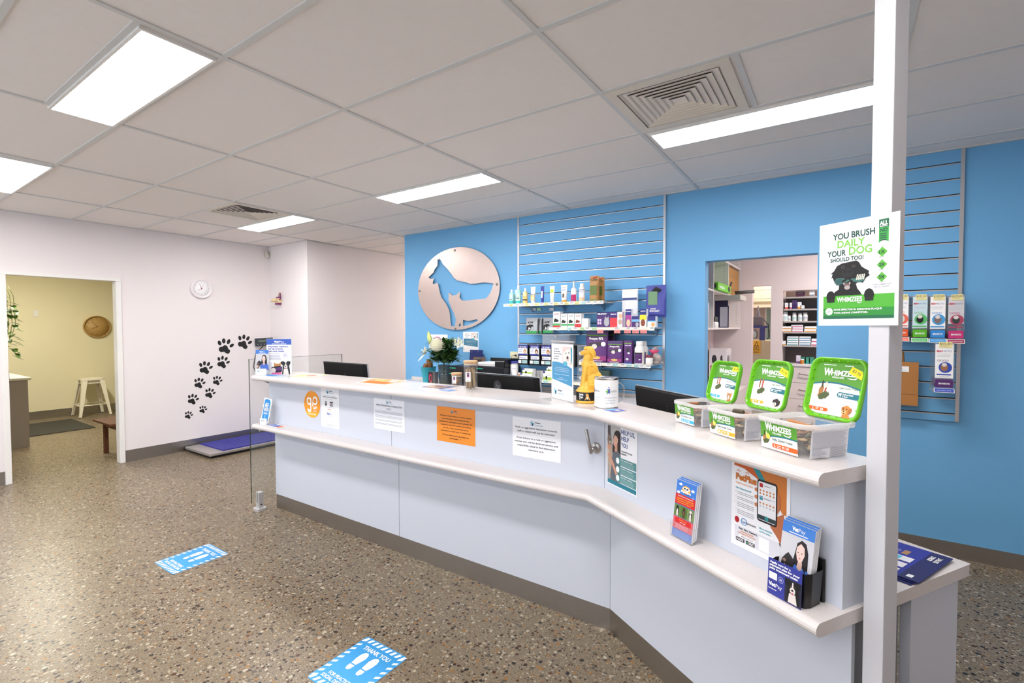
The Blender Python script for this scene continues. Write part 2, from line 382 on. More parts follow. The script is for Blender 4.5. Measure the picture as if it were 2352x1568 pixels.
# ---- air vents
def vent(cx, cy, label, size=.57, soil=False):
    t = thing('air_vent', label, 'air vent', (cx, cy, 2.686), 0, 'four way ceiling air vents')
    c = mat('vent_cream_plastic', (226, 218, 204), .5); dk = mat('shaded_vane_back', (40, 40, 44), .7)  # dark vane backs: shade inside the duct put into their colour
    h = size/2; r = h*.84; b = B()
    for a in ((-h, h, -h, -r), (-h, h, r, h), (-h, -r, -r, r), (r, h, -r, r)): b.box(*a, -.004, .004, c)
    b.obj('frame', t)
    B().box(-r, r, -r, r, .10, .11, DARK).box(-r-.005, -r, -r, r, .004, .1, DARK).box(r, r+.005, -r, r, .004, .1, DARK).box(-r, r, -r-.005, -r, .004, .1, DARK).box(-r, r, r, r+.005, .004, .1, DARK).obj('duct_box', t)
    b = B(); N = 7
    for k in range(N):
        ro = r*.93*(1-k/N)+.008; ri = max(.002, ro-.034)
        q = lambda rr, z: [(-rr, -rr, z), (rr, -rr, z), (rr, rr, z), (-rr, rr, z)]
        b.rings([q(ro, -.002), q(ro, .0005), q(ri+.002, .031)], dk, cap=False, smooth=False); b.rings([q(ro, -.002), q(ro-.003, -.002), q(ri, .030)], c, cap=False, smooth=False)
        if k == N-1: b.add(q(ri, .030), [(0, 1, 2, 3)], c)
    for x in (-r*.36, r*.36): b.box(x-.0012, x+.0012, -r, -.02, .006, .012, c)
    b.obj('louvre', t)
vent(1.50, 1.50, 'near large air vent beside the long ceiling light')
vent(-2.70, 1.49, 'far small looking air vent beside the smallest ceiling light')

# ---- post
pu, pn = Vector((.853, -.522, 0)), Vector((.522, .853, 0)); WA = math.atan2(-.522, .853)
t = thing('steel_post', 'grey painted square steel post running floor to ceiling at the counter end', 'post', (2.302, .58, 0), WA)
B().box(-.051, 0, 0, .063, 0, 2.70, POST).obj('post_shaft', t, bevel=.002)
B().box(-.0518, -.051, .004, .059, 0, 2.7, WP).obj('edge_strip', t)

# ================= RECEPTION COUNTER =================
Y0 = 1.213; X0 = 1.256; UE = 1.160; TB = math.tan(WA/2)       # corner (X0,Y0); wing runs along pu
def cor(d): return (X0-d*math.tan(.5*.5493), Y0-d)             # mitre point at offset d in front of the fascia
def W(u, v): return (X0+.853*u+.522*v, Y0-.522*u+.853*v)       # wing coordinates to world
t = counter = thing('reception_counter', 'long two level reception counter with grey panels and speckled white tops', 'counter', (0, 0, 0))
def strip(xl, d0, d1, ue, z0, z1, m, b):   # angled slab between offsets d0 (front) and d1 (back)
    b.prism([(xl, Y0-d0), cor(d0), W(ue, -d0), W(ue, -d1), cor(d1), (xl, Y0-d1)], z0, z1, m); return b
def nosed(xl, d0, back, ue, zt, th, m):    # bullnosed front edge
    b = B(); r = th/2; n = 8; rings = []
    prof = [(d0-r+r*math.sin(PI*k/n), zt-r+r*math.cos(PI*k/n)) for k in range(n+1)]
    bl, bc, br = back
    pts = lambda dd, z: [(xl, Y0-dd, z), (*cor(dd), z), (*W(ue, -dd), z)]
    for i in range(len(prof)-1):
        a = pts(*prof[i]); c = pts(*prof[i+1])
        b.add(a+c, [(0, 3, 4, 1), (1, 4, 5, 2)], m, True)
    for s, e in ((0, bl), (2, br)):
        P = [pts(*q)[s] for q in prof]; Q = [(*e, zt-th), (*e, zt)]
        vs = P+Q; b.add(vs, [tuple(range(len(vs)))[::(-1 if s else 1)]], m)
    for z, fl in ((zt, 1), (zt-th, -1)):
        dd = d0-r; a, c, e = pts(dd, z); b.add([a, c, e, (*br, z), (*bc, z), (*bl, z)], [(0, 1, 4, 5)[::fl], (1, 2, 3, 4)[::fl]], m)
    b.add([(*bl, zt), (*bc, zt), (*br, zt), (*br, zt-th), (*bc, zt-th), (*bl, zt-th)], [(0, 1, 4, 5), (1, 2, 3, 4)], m)
    return b
nosed(-1.818, .179, ((-1.818, 1.44), (1.113, 1.44), W(UE, .119)), UE, 1.145, .042, STONE).obj('upper_benchtop', t)
nosed(-1.818, .179, ((-1.818, Y0+.031), cor(-.031), W(UE, .031)), UE, .740, .040, STONE).obj('lower_ledge', t)
desk = thing('rear_desk', 'sitting height desk behind the counter, its pale end showing right of the post', 'desk', (0, 0, 0))
# rear desk worktop at sitting height, its end shows behind the post
b = B().prism([(-1.80, Y0+.034), cor(-.034), W(UE, .034), W(UE, .62), (X0+.14, 1.83), (-1.80, 1.83)], .7005, .7395, STONE)
b.obj('worktop', desk, bevel=.012, seg=4)
# fascia panels, lower and upper, and their joints
zl = .115
B().box(-1.786, -.269, Y0, Y0+.016, zl, .70, LAM).obj('lower_panel', t, bevel=.001)
B().prism([(-.265, Y0), (X0-.001, Y0), (X0+.004, Y0+.016), (-.265, Y0+.016)], zl, .70, LAM).obj('lower_panel', t)
B().prism([W(.001, 0), W(1.146, 0), W(1.146, .016), W(.006, .016)], zl, .70, LAM).obj('lower_panel', t)
k = .045
B().box(-1.786, -.287, Y0-k, Y0+.10, .7401, 1.104, LAM).obj('upper_panel', t, bevel=.001)
c0, c1 = cor(k), cor(-.10)
B().prism([(-.283, Y0-k), (c0[0]-.001, c0[1]), (c1[0]-.001, c1[1]), (-.283, Y0+.10)], .7401, 1.104, LAM).obj('upper_panel', t)
B().prism([(c0[0]+.001, c0[1]), W(1.146, -k), W(1.146, .06), W(.08, .06), (c1[0]+.001, c1[1])], .7401, 1.104, LAM).obj('upper_panel', t)
b = B().box(-1.78, X0, Y0+.018, Y0+.03, 0, .698, LAMD); b.prism([W(.02, .018), W(1.12, .018), W(1.12, .28), W(1.10, .28), W(1.10, .03), W(.02, .03)], 0, .698, LAMD)
b.prism([W(1.07, .065), W(1.10, .07), W(1.10, .22), W(1.07, .22)], .74, 1.104, LAMD).obj('carcass', t)
B().prism([W(1.115, .30), W(1.145, .30), W(1.145, .575), W(1.115, .575)], 0, .7005, LAM).obj('end_panel', desk)
B().box(-1.786, -1.77, Y0+.032, 1.80, 0, .70, LAM).obj('end_panel', desk)
b = B().box(-1.780, X0, Y0+.002, Y0+.016, 0, .115, STEEL).obj('kick_plate', t)
b = B().prism([W(.0, .002), W(1.14, .002), W(1.14, .016), W(.005, .016)], 0, .115, STEEL).obj('kick_plate', t)
# lever handle on the upper panel
b = B(); b.T = Matrix.Translation((1.198, Y0-k, .934)) @ Matrix.Rotation(PI/2, 4, 'X')
b.lathe([(.027, 0), (.027, .006), (.024, .009), (.0, .009)], STEEL, 28); b.lathe([(.010, .009), (.0085, .045), (0, .045)], STEEL, 16)
h = b.obj('lever_handle', t)
b = B().tube([(1.192, Y0-k-.044, .912), (1.165, Y0-k-.046, 1.03)], .0082, STEEL, 14); b.obj('lever', h, bevel=.002)

# glass screen on a spigot at the counter's left end
t = thing('glass_screen', 'tall clear glass panel on a steel spigot at the counter\'s left end', 'glass screen', (-1.838, 1.03, 0))
B().box(-.005, .005, .002, .90, .075, 1.276, GLASS).obj('glass_pane', t)
b = B().box(-.005, .005, 0, .002, .075, 1.276, GEDGE).box(-.005, .005, .9, .902, .075, 1.276, GEDGE).box(-.005, .005, 0, .902, 1.276, 1.278, GEDGE); b.obj('polished_edge', t)
SPG = mat('satin_aluminium', (214, 214, 216), .3, .55)
for y in (.07, .78):
    b = B().box(-.024, -.0055, y-.022, y+.022, .018, .155, SPG).box(.0055, .024, y-.022, y+.022, .018, .155, SPG).box(-.0052, .0052, y-.0215, y+.0215, .018, .07, SPG)
    b.prism(rrect(.085, .085, .018, 3, 0, y), 0, .02, SPG)
    s = b.obj('spigot', t, bevel=.004)
    q = B(); q.T = Matrix.Translation((.024, y, .05)) @ Matrix.Rotation(PI/2, 4, 'Y'); q.lathe([(.007, 0), (.007, .001), (0, .001)], DARK, 12); q.obj('grub_screw', s)

# ================= NOTICES ON THE COUNTER FRONT =================
def logo(g, x, y, r, dark=(30, 60, 90)):            # round dog and cat emblem with practice name
    c1, c2 = C(60, 170, 200), C(*dark)
    g.ring(x, y, r, r*.10, c1, 3)
    g.poly([(x-.62*r, y+.35*r), (x-.40*r, y+.75*r), (x-.3*r, y+.5*r), (x+.2*r, y+.25*r), (x+.75*r, y+.2*r), (x+.6*r, y-.2*r), (x-.1*r, y-.1*r), (x-.1*r, y-.9*r), (x-.3*r, y-.85*r), (x-.35*r, y-.1*r), (x-.5*r, y+.2*r)], c1, 3)
    g.poly([(x-.02*r, y-.05*r), (x+.1*r, y+.1*r), (x+.2*r, y-.05*r), (x+.6*r, y-.2*r), (x+.35*r, y-.9*r), (x+.05*r, y-.9*r)], c2, 4)
    g.text('Forbes', x+1.45*r, y+.12*r, r*.62, c2, al='l', bold=.03); g.text('Street Vets', x+1.45*r, y-.85*r, r*.55, C(90, 170, 200), al='l')
def sheet(name, label, cat, w, h, m=PAPER, loc=(0, 0, 0), rz=0, th=.0008, group=None, curl=0):
    """paper hung on a vertical face: origin at its lower left, facing local -Y"""
    t = thing(name, label, cat, loc, rz, group); b = B()
    if not curl: b.box(0, w, -th, 0, 0, h, m)
    else:
        n = 10; f = lambda k: curl*math.sin(PI*k/n)**2
        for i in range(n):
            z0, z1 = h*i/n, h*(i+1)/n
            b.add([(0, -f(i)-th, z0), (w, -f(i)*.6-th, z0), (w, -f(i+1)*.6-th, z1), (0, -f(i+1)-th, z1)], [(0, 1, 2, 3)], m, True)
            b.add([(0, -f(i), z0), (w, -f(i)*.6, z0), (w, -f(i+1)*.6, z1), (0, -f(i+1), z1)], [(3, 2, 1, 0)], m, True)
    g = G(b, (0, -th, 0), (1, 0, 0), (0, 0, 1)); g.t = t; g.name = name
    if curl: g.fn = lambda x, y, q: Vector((x, -curl*math.sin(PI*min(1, max(0, y/h)))**2*(1-.4*x/w)-th-q, y))
    return g
def fin(g, nm='sheet', **k): g.b.obj(nm, g.t, **k); return g.t
YU = Y0-.045-.0005

# round orange sticker
t = thing('round_sticker', 'round orange go gap only sticker on the upper counter panel', 'sticker', (-1.177, YU, .944)); b = B()
n = 40; e = ell(0, 0, .104, .104, 0, n); b.add([(x, -.0008, z) for x, z in e]+[(x, 0, z) for x, z in e], [tuple(range(n))]+[(i, i+n, (i+1) % n+n, (i+1) % n) for i in range(n)], C(238, 150, 30))
g = G(b, (0, -.0008, 0)); g.poly([(x, y) for x, y in [(.104*math.sin(a), .104*math.cos(a)) for a in [math.radians(q) for q in range(125, 236, 5)]]], C(244, 180, 30), 1)
g.ring(-.038, .022, .030, .013, WH, 2); g.ring(.040, .030, .032, .013, WH, 2, ry=.034); g.rect(-.021, -.04, -.008, .048, WH, 2.5)
g.poly([(-.008, -.04), (-.012, -.056), (-.03, -.066), (-.052, -.058), (-.062, -.042), (-.048, -.036), (-.034, -.048), (-.022, -.036)], WH, 2)
g.poly([(.004, .052), (.012, .062), (.02, .02), (.012, -.002)], C(238, 150, 30), 3); g.rect(.004, -.012, .016, .05, WH, 2)
g.text('GAP', .038, -.034, .022, WH, .05, bold=.03); g.text('ONLY', .038, -.056, .016, WH, .046); g.text('AVAILABLE HERE', 0, -.082, .011, WH, .10, bold=.02)
b.obj('sticker_face', t)

g = sheet('paper_notice', 'tall white payment notice taped right of the orange round sticker', 'paper notice', .218, .300, loc=(-1.060, YU, .788))
logo(g, .08, .268, .015); g.lines(.02, .198, .238, 1, .01, INK); g.text('PAYMENT IS DUE AT TIME OF SERVICE', .109, .224, .006, INK, .17, bold=.03)
g.lines(.06, .16, .212, 1, .01, GRAY); g.text('$', .06, .165, .03, FURB, bold=.04)
g.rect(.105, .16, .150, .198, C(225, 225, 228), 1); g.rect(.108, .185, .147, .195, INK, 2); g.rect(.11, .172, .122, .182, C(190, 50, 40), 2); g.rect(.126, .172, .138, .182, C(60, 70, 120), 2); g.rect(.108, .162, .147, .168, INK, 2)
g.lines(.05, .18, .152, 1, .01, GRAY); g.text('gap only', .10, .134, .009, C(230, 120, 60), bold=.02); g.lines(.07, .16, .12, 1, .01, GRAY)
g.text('Vet', .10, .096, .014, VBLUE, al='r', bold=.04); g.text('Pay', .102, .096, .014, C(90, 140, 220), al='l'); g.lines(.07, .16, .086, 1, .01, GRAY)
g.rect(.088, .034, .135, .078, C(226, 228, 234), 1); g.lines(.06, .16, .024, 3, .006, GRAY); fin(g)

g = sheet('paper_notice', 'white non attendance and cancellation policy notice over the upper panel joint', 'paper notice', .303, .213, loc=(-.460, YU, .842))
g.rect(.002, .002, .301, .211, C(236, 238, 246), 1); logo(g, .135, .190, .011)
g.text('NON-ATTENDANCE and CANCELLATION', .153, .160, .012, INK, .25, bold=.01); g.text('POLICY', .153, .139, .012, INK, .046)
for y, k in ((.126, 3), (.096, 3), (.068, 2), (.044, 2)): g.lines(.014, .29, y, k, .0065, C(90, 92, 100), .0014)
fin(g)
g = sheet('paper_notice', 'orange notice about emergencies taking priority, printed in dark letters', 'paper notice', .303, .215, C(240, 142, 40), loc=(.128, YU, .834))
logo(g, .122, .190, .011, (60, 50, 40))
for i, q in enumerate(['Attention valued clients, as we also operate', 'as an emergency clinic during the day,', 'emergencies will always be given priority, this', 'means you may have to wait to be seen by', 'our vets or your appointment may be', 'rescheduled to a later time or another day.']):
    g.text(q, .152, .158-i*.0185, .0085, C(70, 48, 30), [.25, .215, .26, .24, .205, .24][i], bold=.012)
g.text('The team thank you & appreciate your', .152, .040, .0085, C(70, 48, 30), .215, bold=.02); g.text('understanding.', .140, .022, .0085, C(70, 48, 30), .075, bold=.02); g.ell(.19, .027, .003, .003, C(60, 40, 30), 3, n=8); fin(g)
g = sheet('paper_notice', 'white rude or aggressive behaviour notice beside the lever handle', 'paper notice', .303, .216, loc=(.697, YU, .825))
logo(g, .128, .190, .0135)
for i, (q, w) in enumerate([('Rude or aggressive behaviour towards', .262), ('staff or clients will not be tolerated.', .235), None or ('', 0), ('If you behave in a rude or aggressive', .245), ('manner you will be declined service and', .272), ('respectfully asked to find alternative', .238), ('veterinary care.', .10)]):
    if q: g.text(q, .15, .158-i*.0205+(.004 if i > 1 else 0), .0098, INK, w, bold=.008)
fin(g)

# ---- wing posters (in wing coordinates)
def wingsheet(u, z, *a, **k): p = W(u, -.0455); k['loc'] = (p[0], p[1], z); k['rz'] = WA; return sheet(*a, **k)
g = wingsheet(.034, .774, 'poster', 'help us, help you poster with a woman cuddling a cat, in the counter corner', 'poster', .228, .305, curl=0)
g.rect(.006, .006, .222, .026, TEAL, 1); g.rect(.006, .026, .108, .299, C(150, 148, 150), 1); g.rect(.006, .20, .108, .299, C(190, 188, 186), 1.2); g.rect(.006, .21, .03, .285, C(70, 66, 72), 1.5)
H2 = C(44, 34, 34)
g.rect(.006, .17, .026, .285, C(84, 78, 82), 1.6)
g.poly([(.048, .200), (.052, .235), (.062, .260), (.078, .272), (.094, .272), (.108, .262), (.108, .12), (.092, .14), (.086, .17), (.060, .150), (.046, .165)], H2, 2)
g.poly([(.052, .160), (.070, .170), (.090, .175), (.108, .160), (.108, .026), (.030, .026), (.036, .090), (.044, .130)], C(92, 98, 108), 2.4); g.poly([(.062, .168), (.084, .172), (.084, .205), (.066, .205)], C(196, 146, 122), 3)
g.poly(ell(.070, .222, .0175, .030, -.25, 20), SKIN, 3.3); g.poly([(.074, .262), (.060, .252), (.066, .246), (.078, .244), (.088, .232), (.088, .200), (.096, .170), (.104, .20), (.102, .25), (.090, .268)], H2, 3.8)
g.poly([(.059, .226), (.067, .228), (.066, .2265)], H2, 4.2); g.poly([(.076, .224), (.084, .225), (.082, .2225)], H2, 4.2); g.poly([(.064, .223), (.058, .212), (.064, .211)], C(196, 146, 122), 4.2); g.poly([(.060, .203), (.070, .202), (.076, .206), (.068, .198)], C(190, 80, 84), 4.2)
g.poly([(.006, .205), (.016, .200), (.036, .200), (.044, .170), (.042, .120), (.036, .075), (.030, .045), (.022, .045), (.018, .085), (.008, .110), (.006, .13)], C(178, 158, 138), 3.5); g.poly([(.010, .19), (.020, .18), (.022, .12), (.012, .13)], C(206, 190, 172), 3.8)
g.ell(.022, .216, .017, .024, C(134, 118, 104), 4); g.poly([(.008, .228), (.009, .250), (.018, .238)], C(134, 118, 104), 4.1); g.poly([(.026, .238), (.036, .248), (.036, .226)], C(134, 118, 104), 4.1); g.ell(.018, .220, .003, .003, H2, 4.6, n=8); g.ell(.029, .219, .003, .003, H2, 4.6, n=8); g.ell(.024, .205, .007, .006, C(206, 190, 172), 4.5)
g.poly([(.006, .190), (.020, .198), (.034, .188), (.032, .174), (.018, .168), (.006, .172)], C(206, 150, 126), 4.8)
g.poly([(.010, .150), (.018, .152), (.034, .138), (.052, .118), (.078, .078), (.104, .050), (.108, .026), (.098, .026), (.070, .060), (.044, .096), (.026, .122), (.010, .138)], C(206, 150, 126), 4.8)
for i, q in enumerate(['HELP US,', 'HELP', 'YOU']): g.text(q, .113, .262-i*.030, .021, C(34, 66, 140), [.098, .055, .048][i], 'l', .01)
g.text('YOUR PET IS OUR', .113, .178, .0065, INK, .082, 'l', .03); g.text('PRIORITY', .113, .166, .0065, INK, .042, 'l', .03)
for i, q in enumerate(['Pre appointment', 'Confirm booking', 'Call for advice']):
    y = .112-i*.041; g.rect(.085, y, .222, y+.036, C(84, 142, 144), 5); g.ell(.088, y+.018, .016, .018, C(84, 142, 144), 5.2); g.ell(.088, y+.018, .0125, .014, WH, 6); g.text(q, .112, y+.026, .0055, WH, .085, 'l', .02, 7); g.lines(.112, .216, y+.021, 4, .005, C(190, 214, 212), .001, 7)
fin(g)
g = wingsheet(.770, .778, 'poster', 'digital loyalty card poster with a hand holding a phone, on the wing panel', 'poster', .218, .300, curl=0)
OR1, OR2 = C(200, 92, 36), C(206, 120, 50)
g.poly([(.01, .292), (.10, .292), (.135, .21), (.10, .255), (.05, .275), (.01, .278)], OR1, 1); g.rect(.105, .235, .206, .292, OR2, 1.3); g.poly([(.08, .292), (.105, .292), (.135, .25), (.125, .235)], C(30, 140, 150), 2); g.poly([(.16, .235), (.206, .235), (.206, .165), (.19, .17)], OR2, 1.3)
g.text('PetPlus', .018, .232, .022, C(196, 110, 36), .082, 'l', .05, 4)
for q in (.024, .058): 
    for i in range(3): g.ell(q+i*.005, .262+(.003 if i == 1 else 0), .0018, .0025, C(196, 110, 36), 4, n=8)
g.text('Digital Loyalty Card', .018, .218, .0058, C(220, 140, 60), .066, 'l', .01); g.text('How does it work?', .018, .200, .0062, C(30, 160, 180), .062, 'l', .03)
for i, (y, k) in enumerate(((.190, 2), (.172, 2), (.154, 3), (.128, 3))): g.ell(.019, y, .001, .0014, INK, 3, n=6); g.lines(.024, .092, y, k, .006, GRAY, .0016)
g.poly([(.150, .13), (.17, .15), (.198, .17), (.200, .13), (.206, .10), (.206, .060), (.192, .062), (.178, .085), (.152, .112)], C(184, 108, 70), 3); g.poly([(.168, .15), (.186, .18), (.186, .215), (.178, .23), (.172, .22), (.174, .19)], C(184, 108, 70), 4)
for y in (.218, .194, .168): g.ell(.102, y, .010, .007, C(196, 124, 86), 3)
g.poly([(.182, .074), (.206, .066), (.206, .046), (.188, .058)], C(40, 34, 32), 4)
g.poly(rrect(.072, .138, .009, 4, .139, .187), FURB, 5); g.poly(rrect(.064, .126, .005, 4, .139, .187), C(236, 238, 242), 6); g.rect(.107, .126, .171, .140, C(44, 60, 66), 7); g.ell(.139, .134, .0065, .0075, C(40, 150, 150), 8)
for y, c in ((.232, C(180, 30, 36)), (.190, C(40, 140, 170))): g.rect(.112, y, .124, y+.013, c, 7); g.lines(.128, .155, y+.008, 1, .01, GRAY, .002, 7)
for y in (.222, .212, .180, .170):
    for i in range(5): g.ell(.115+i*.012, y, .0034, .0034, C(206, 130, 80) if y > .2 or y == .18 else LGRAY, 7, n=8)
g.rect(.108, .198, .170, .2, LGRAY, 7); g.ell(.024, .092, .009, .011, C(176, 30, 40), 3); g.ring(.052, .092, .012, .002, C(40, 120, 180), 3); g.text('TEEF!', .052, .087, .007, C(40, 120, 180), .02, bold=.02, L=4)
g.text('VETODONTIC', .082, .088, .006, FURB, .036, bold=.02); g.text('More rewards', .112, .092, .0065, C(40, 170, 185), .046, 'l', .02); g.text('coming soon...', .112, .082, .0065, C(40, 170, 185), .044, 'l', .02)
g.rect(.015, .018, .206, .072, C(222, 222, 230), 1); g.text('Scan. Earn. Reward.', .068, .063, .007, INK, .072, bold=.03); g.text('DOWNLOAD FROM THE', .064, .054, .005, C(226, 140, 50), .05, bold=.02); g.text('APP STORE OR GOOGLE PLAY', .064, .047, .005, C(226, 140, 50), .07, bold=.02)
g.poly(rrect(.064, .009, .004, 3, .064, .039), WH, 2); g.text('PETPLUS LOYALTY', .066, .0365, .0048, INK, .048, bold=.02)
for x in (.036, .076): g.poly(rrect(.034, .012, .002, 3, x+.002, .026), FURB, 2); g.lines(x-.006, x+.016, .0295, 2, .0045, WH, .0022, 3); g.ell(x-.010, .026, .0025, .0035, WH if x < .05 else C(80, 180, 120), 3, n=8)
g.rect(.11, .022, .148, .066, WH, 2); fin(g)

# large white poster on the post
p0 = (2.302-.853*.187, .58+.522*.187)
g = sheet('poster', 'white poster of a black dog biting a green toothbrush, fixed to the grey post', 'poster', .2095, .297, loc=(p0[0]-.522*.0035, p0[1]-.853*.0035, 1.537), rz=WA, th=.001)
DG, LG = C(24, 74, 62), C(120, 190, 74)
g.text('YOU BRUSH', .095, .248, .0175, DG, .112, bold=.025, rot=.01); g.text('DAILY', .089, .224, .0205, LG, .074, bold=.02, rot=.01); g.text('YOUR', .024, .200, .017, DG, .052, 'l', .02); g.text('DOG', .084, .2005, .022, LG, .060, 'l', .02); g.text('SHOULD TOO!', .078, .184, .0115, DG, .090, bold=.02)
g.rect(.160, .262, .184, .284, C(20, 100, 66), 1); g.poly([(.160, .262), (.184, .262), (.184, .222), (.172, .229), (.160, .222)], C(60, 160, 70), 1); g.text('ALL', .172, .268, .011, WH, .020, bold=.04); g.text('NATURAL', .172, .2635, .003, WH, .018, bold=.03); g.text('NO', .172, .250, .010, DG, .018, bold=.02); g.lines(.163, .181, .246, 4, .0055, DG, .0022)
for y, q in ((.197, '1X'), (.163, '2X'), (.130, '3X')):
    g.poly([(.156, y), (.169, y+.0135), (.182, y), (.169, y-.0135)], C(90, 176, 56), 1); g.text(q, .169, y-.004, .009, DG, .014, bold=.03); g.text('CLEANS', .169, y+.0125, .0022, DG, .012); g.text('BETTER', .169, y-.0145, .0022, DG, .012)
g.text('THAN COMPETITOR', .169, .1085, .004, GRAY, .046, bold=.01); g.text('DENTAL CHEWS*', .169, .1025, .004, GRAY, .038, bold=.01); g.lines(.152, .184, .097, 2, .003, LGRAY, .0008)
g.rect(.014, .026, .200, .086, C(76, 170, 48), 1); g.rect(.014, .026, .200, .050, C(40, 136, 52), 1.3); g.rect(.014, .0195, .200, .028, C(22, 100, 66), 1.5)
K1, K2, K3 = C(9, 9, 10), C(26, 26, 28), C(46, 46, 50)
g.poly([(.040, .086), (.048, .098), (.058, .104), (.060, .128), (.045, .126), (.040, .140), (.036, .136), (.040, .150), (.034, .150), (.044, .158), (.052, .172), (.066, .178), (.086, .180), (.104, .182), (.112, .176), (.118, .164), (.128, .156), (.138, .150), (.136, .144), (.140, .138), (.130, .132), (.122, .118), (.112, .122), (.104, .118), (.108, .104), (.116, .094), (.120, .086)], K1, 3)
g.ell(.082, .150, .017, .013, K2, 4); g.ell(.074, .153, .0045, .0055, K1, 5, n=12); g.ell(.089, .153, .0045, .0055, K1, 5, n=12); g.ell(.0815, .153, .013, .011, K3, 3.9)
for x, y in ((.069, .167), (.098, .1665)): g.ell(x, y, .0045, .004, C(96, 84, 78), 5, n=12); g.ell(x, y, .0028, .003, K1, 6, n=10)
g.poly([(.045, .128), (.052, .136), (.066, .136), (.088, .132), (.104, .132), (.122, .134), (.127, .138), (.127, .125), (.118, .120), (.100, .123), (.088, .126), (.066, .118), (.052, .116)], C(62, 110, 104), 6)
g.ell(.060, .126, .014, .008, C(40, 84, 82), 6.5)
for i in range(5):
    for j in range(3): g.ell(.107+i*.0045+j*.001, .130+j*.005, .0018, .003, C(226, 224, 206), 7, n=8)
g.poly([(.066, .126), (.082, .138), (.097, .126), (.092, .122), (.084, .132), (.072, .122)], K1, 7); g.poly([(.072, .120), (.092, .122), (.088, .104), (.078, .102)], C(110, 84, 84), 6.6); g.ell(.082, .108, .008, .006, C(170, 160, 158), 6.8)
for x in (.073, .089): g.poly([(x-.0015, .122), (x+.0015, .122), (x, .114)], WH, 7)
for x, y in ((.036, .084), (.139, .085)):
    g.ell(x, y, .0125, .0165, K1, 5); 
    for i in range(4): g.ell(x-.008+i*.0053, y-.012, .003, .005, K2, 6, n=8)
g.text('WHIMZEES', .0875, .068, .0135, WH, .068, bold=.03); g.poly([(.108, .066), (.118, .0645), (.121, .069), (.119, .0635), (.112, .062)], WH, 3)
g.ring(.0315, .041, .0105, .0015, WH, 2); g.ell(.0315, .041, .009, .009, C(232, 240, 232), 2); g.text('2X', .0315, .038, .006, C(80, 130, 70), .010, L=4)
g.text('MORE EFFECTIVE IN REMOVING PLAQUE', .045, .0435, .0048, WH, .126, 'l', .03); g.text('THAN LEADING COMPETITORS.', .045, .0345, .0048, WH, .092, 'l', .03)
fin(g)

# ================= THINGS ON THE UPPER BENCHTOP =================
ZT = 1.1455; ZL = .7405
def top(px, py, z=ZT): p = hit(px, py, 2, z); return (p[0], p[1], z)
def rot(rz, v): return (v[0]*math.cos(rz)-v[1]*math.sin(rz), v[0]*math.sin(rz)+v[1]*math.cos(rz))

# ---- dental treat tubs with their lids stood up behind
TEAL2 = C(20, 112, 130)
def treats_pic(g, x, y, s, third=True):     # stick, brush and crocodile chews
    a = g.at(x, y, s)
    a.poly([(-.36, .2), (-.14, .22), (-.12, 1.5), (-.34, 1.5)] if not third else [(-.36, .6), (-.14, .6), (-.12, 1.5), (-.34, 1.5)], C(150, 96, 50) if not third else C(52, 60, 40), 4)
    if third: a.poly([(-.75, -.45), (-.55, -.1), (-.6, .4), (-.42, .75), (-.25, .65), (0, .9), (.02, .55), (-.05, .1), (-.1, -.3), (-.5, -.35)], C(176, 118, 62), 5)
    a.poly([(.12, .1), (.34, .15), (.36, .85), (.18, .85)], C(188, 74, 46), 5); a.ell(.27, 1.05, .15, .38, C(196, 84, 52) if not third else C(226, 222, 200), 6)
    a.poly([(-.5, -.5), (-.35, -.75), (.1, -.72), (.25, -.55), (.5, -.6), (.55, -.4), (.85, -.1), (.7, .25), (.55, .1), (.5, .35), (.3, .1), (.2, .28), (-.1, .0), (-.45, -.15)], C(76, 92, 50), 7)
def brand(g, x, y, h, w): g.text('HIMZEES', x-w*.27, y, h, WH, w*.77, 'l', .04, 5); g.text('W', x-w*.5, y-h*.1, h*1.4, WH, w*.25, 'l', .05, 5); g.poly([(x+w*.18, y-h*.25), (x+w*.38, y-h*.40), (x+w*.52, y-h*.05), (x+w*.44, y-h*.55), (x+w*.3, y-h*.55)], WH, 5); g.text('WELLNESS', x-w*.05, y-h*.55, h*.32, WH, w*.35, bold=.03, L=5)
def dogface(g, x, y, s, kind):
    a = g.at(x, y, s); m1, m2, m3 = {'corgi': (TAN, FURW, C(226, 170, 110)), 'pup': (C(50, 40, 38), FURW, C(40, 34, 34)), 'gold': (C(206, 134, 60), C(232, 180, 110), C(176, 104, 44))}[kind]
    if kind == 'corgi': a.poly([(-.8, .3), (-.9, 1.2), (-.2, .8)], m3, 4); a.poly([(.8, .3), (.95, 1.2), (.2, .8)], m3, 4); a.ell(0, .1, .75, .8, m1, 5); a.ell(-.1, -.2, .4, .6, m2, 6)
    else: a.ell(.1, .1, .8, .85, m1, 5); a.ell(.75, .05, .3, .6, m3, 6, -.3); a.ell(-.25, -.25, .45, .42, m2, 6); a.ell(-.65 if kind == 'pup' else -.55, .3, .22, .4, m3, 5.5)
    a.ell(-.3, -.05, .14, .11, FURB, 7, n=10); a.ell(-.35, .32, .09, .1, FURB, 7, n=10); a.ell(.22, .34, .09, .1, FURB, 7, n=10); a.ell(-.2, -.45, .18, .1, C(120, 50, 46), 7, n=10)
    a.poly([(-.5, -.6), (.7, -.6), (.95, -1.2), (-.6, -1.2)], m2 if kind == 'pup' else m1, 4)
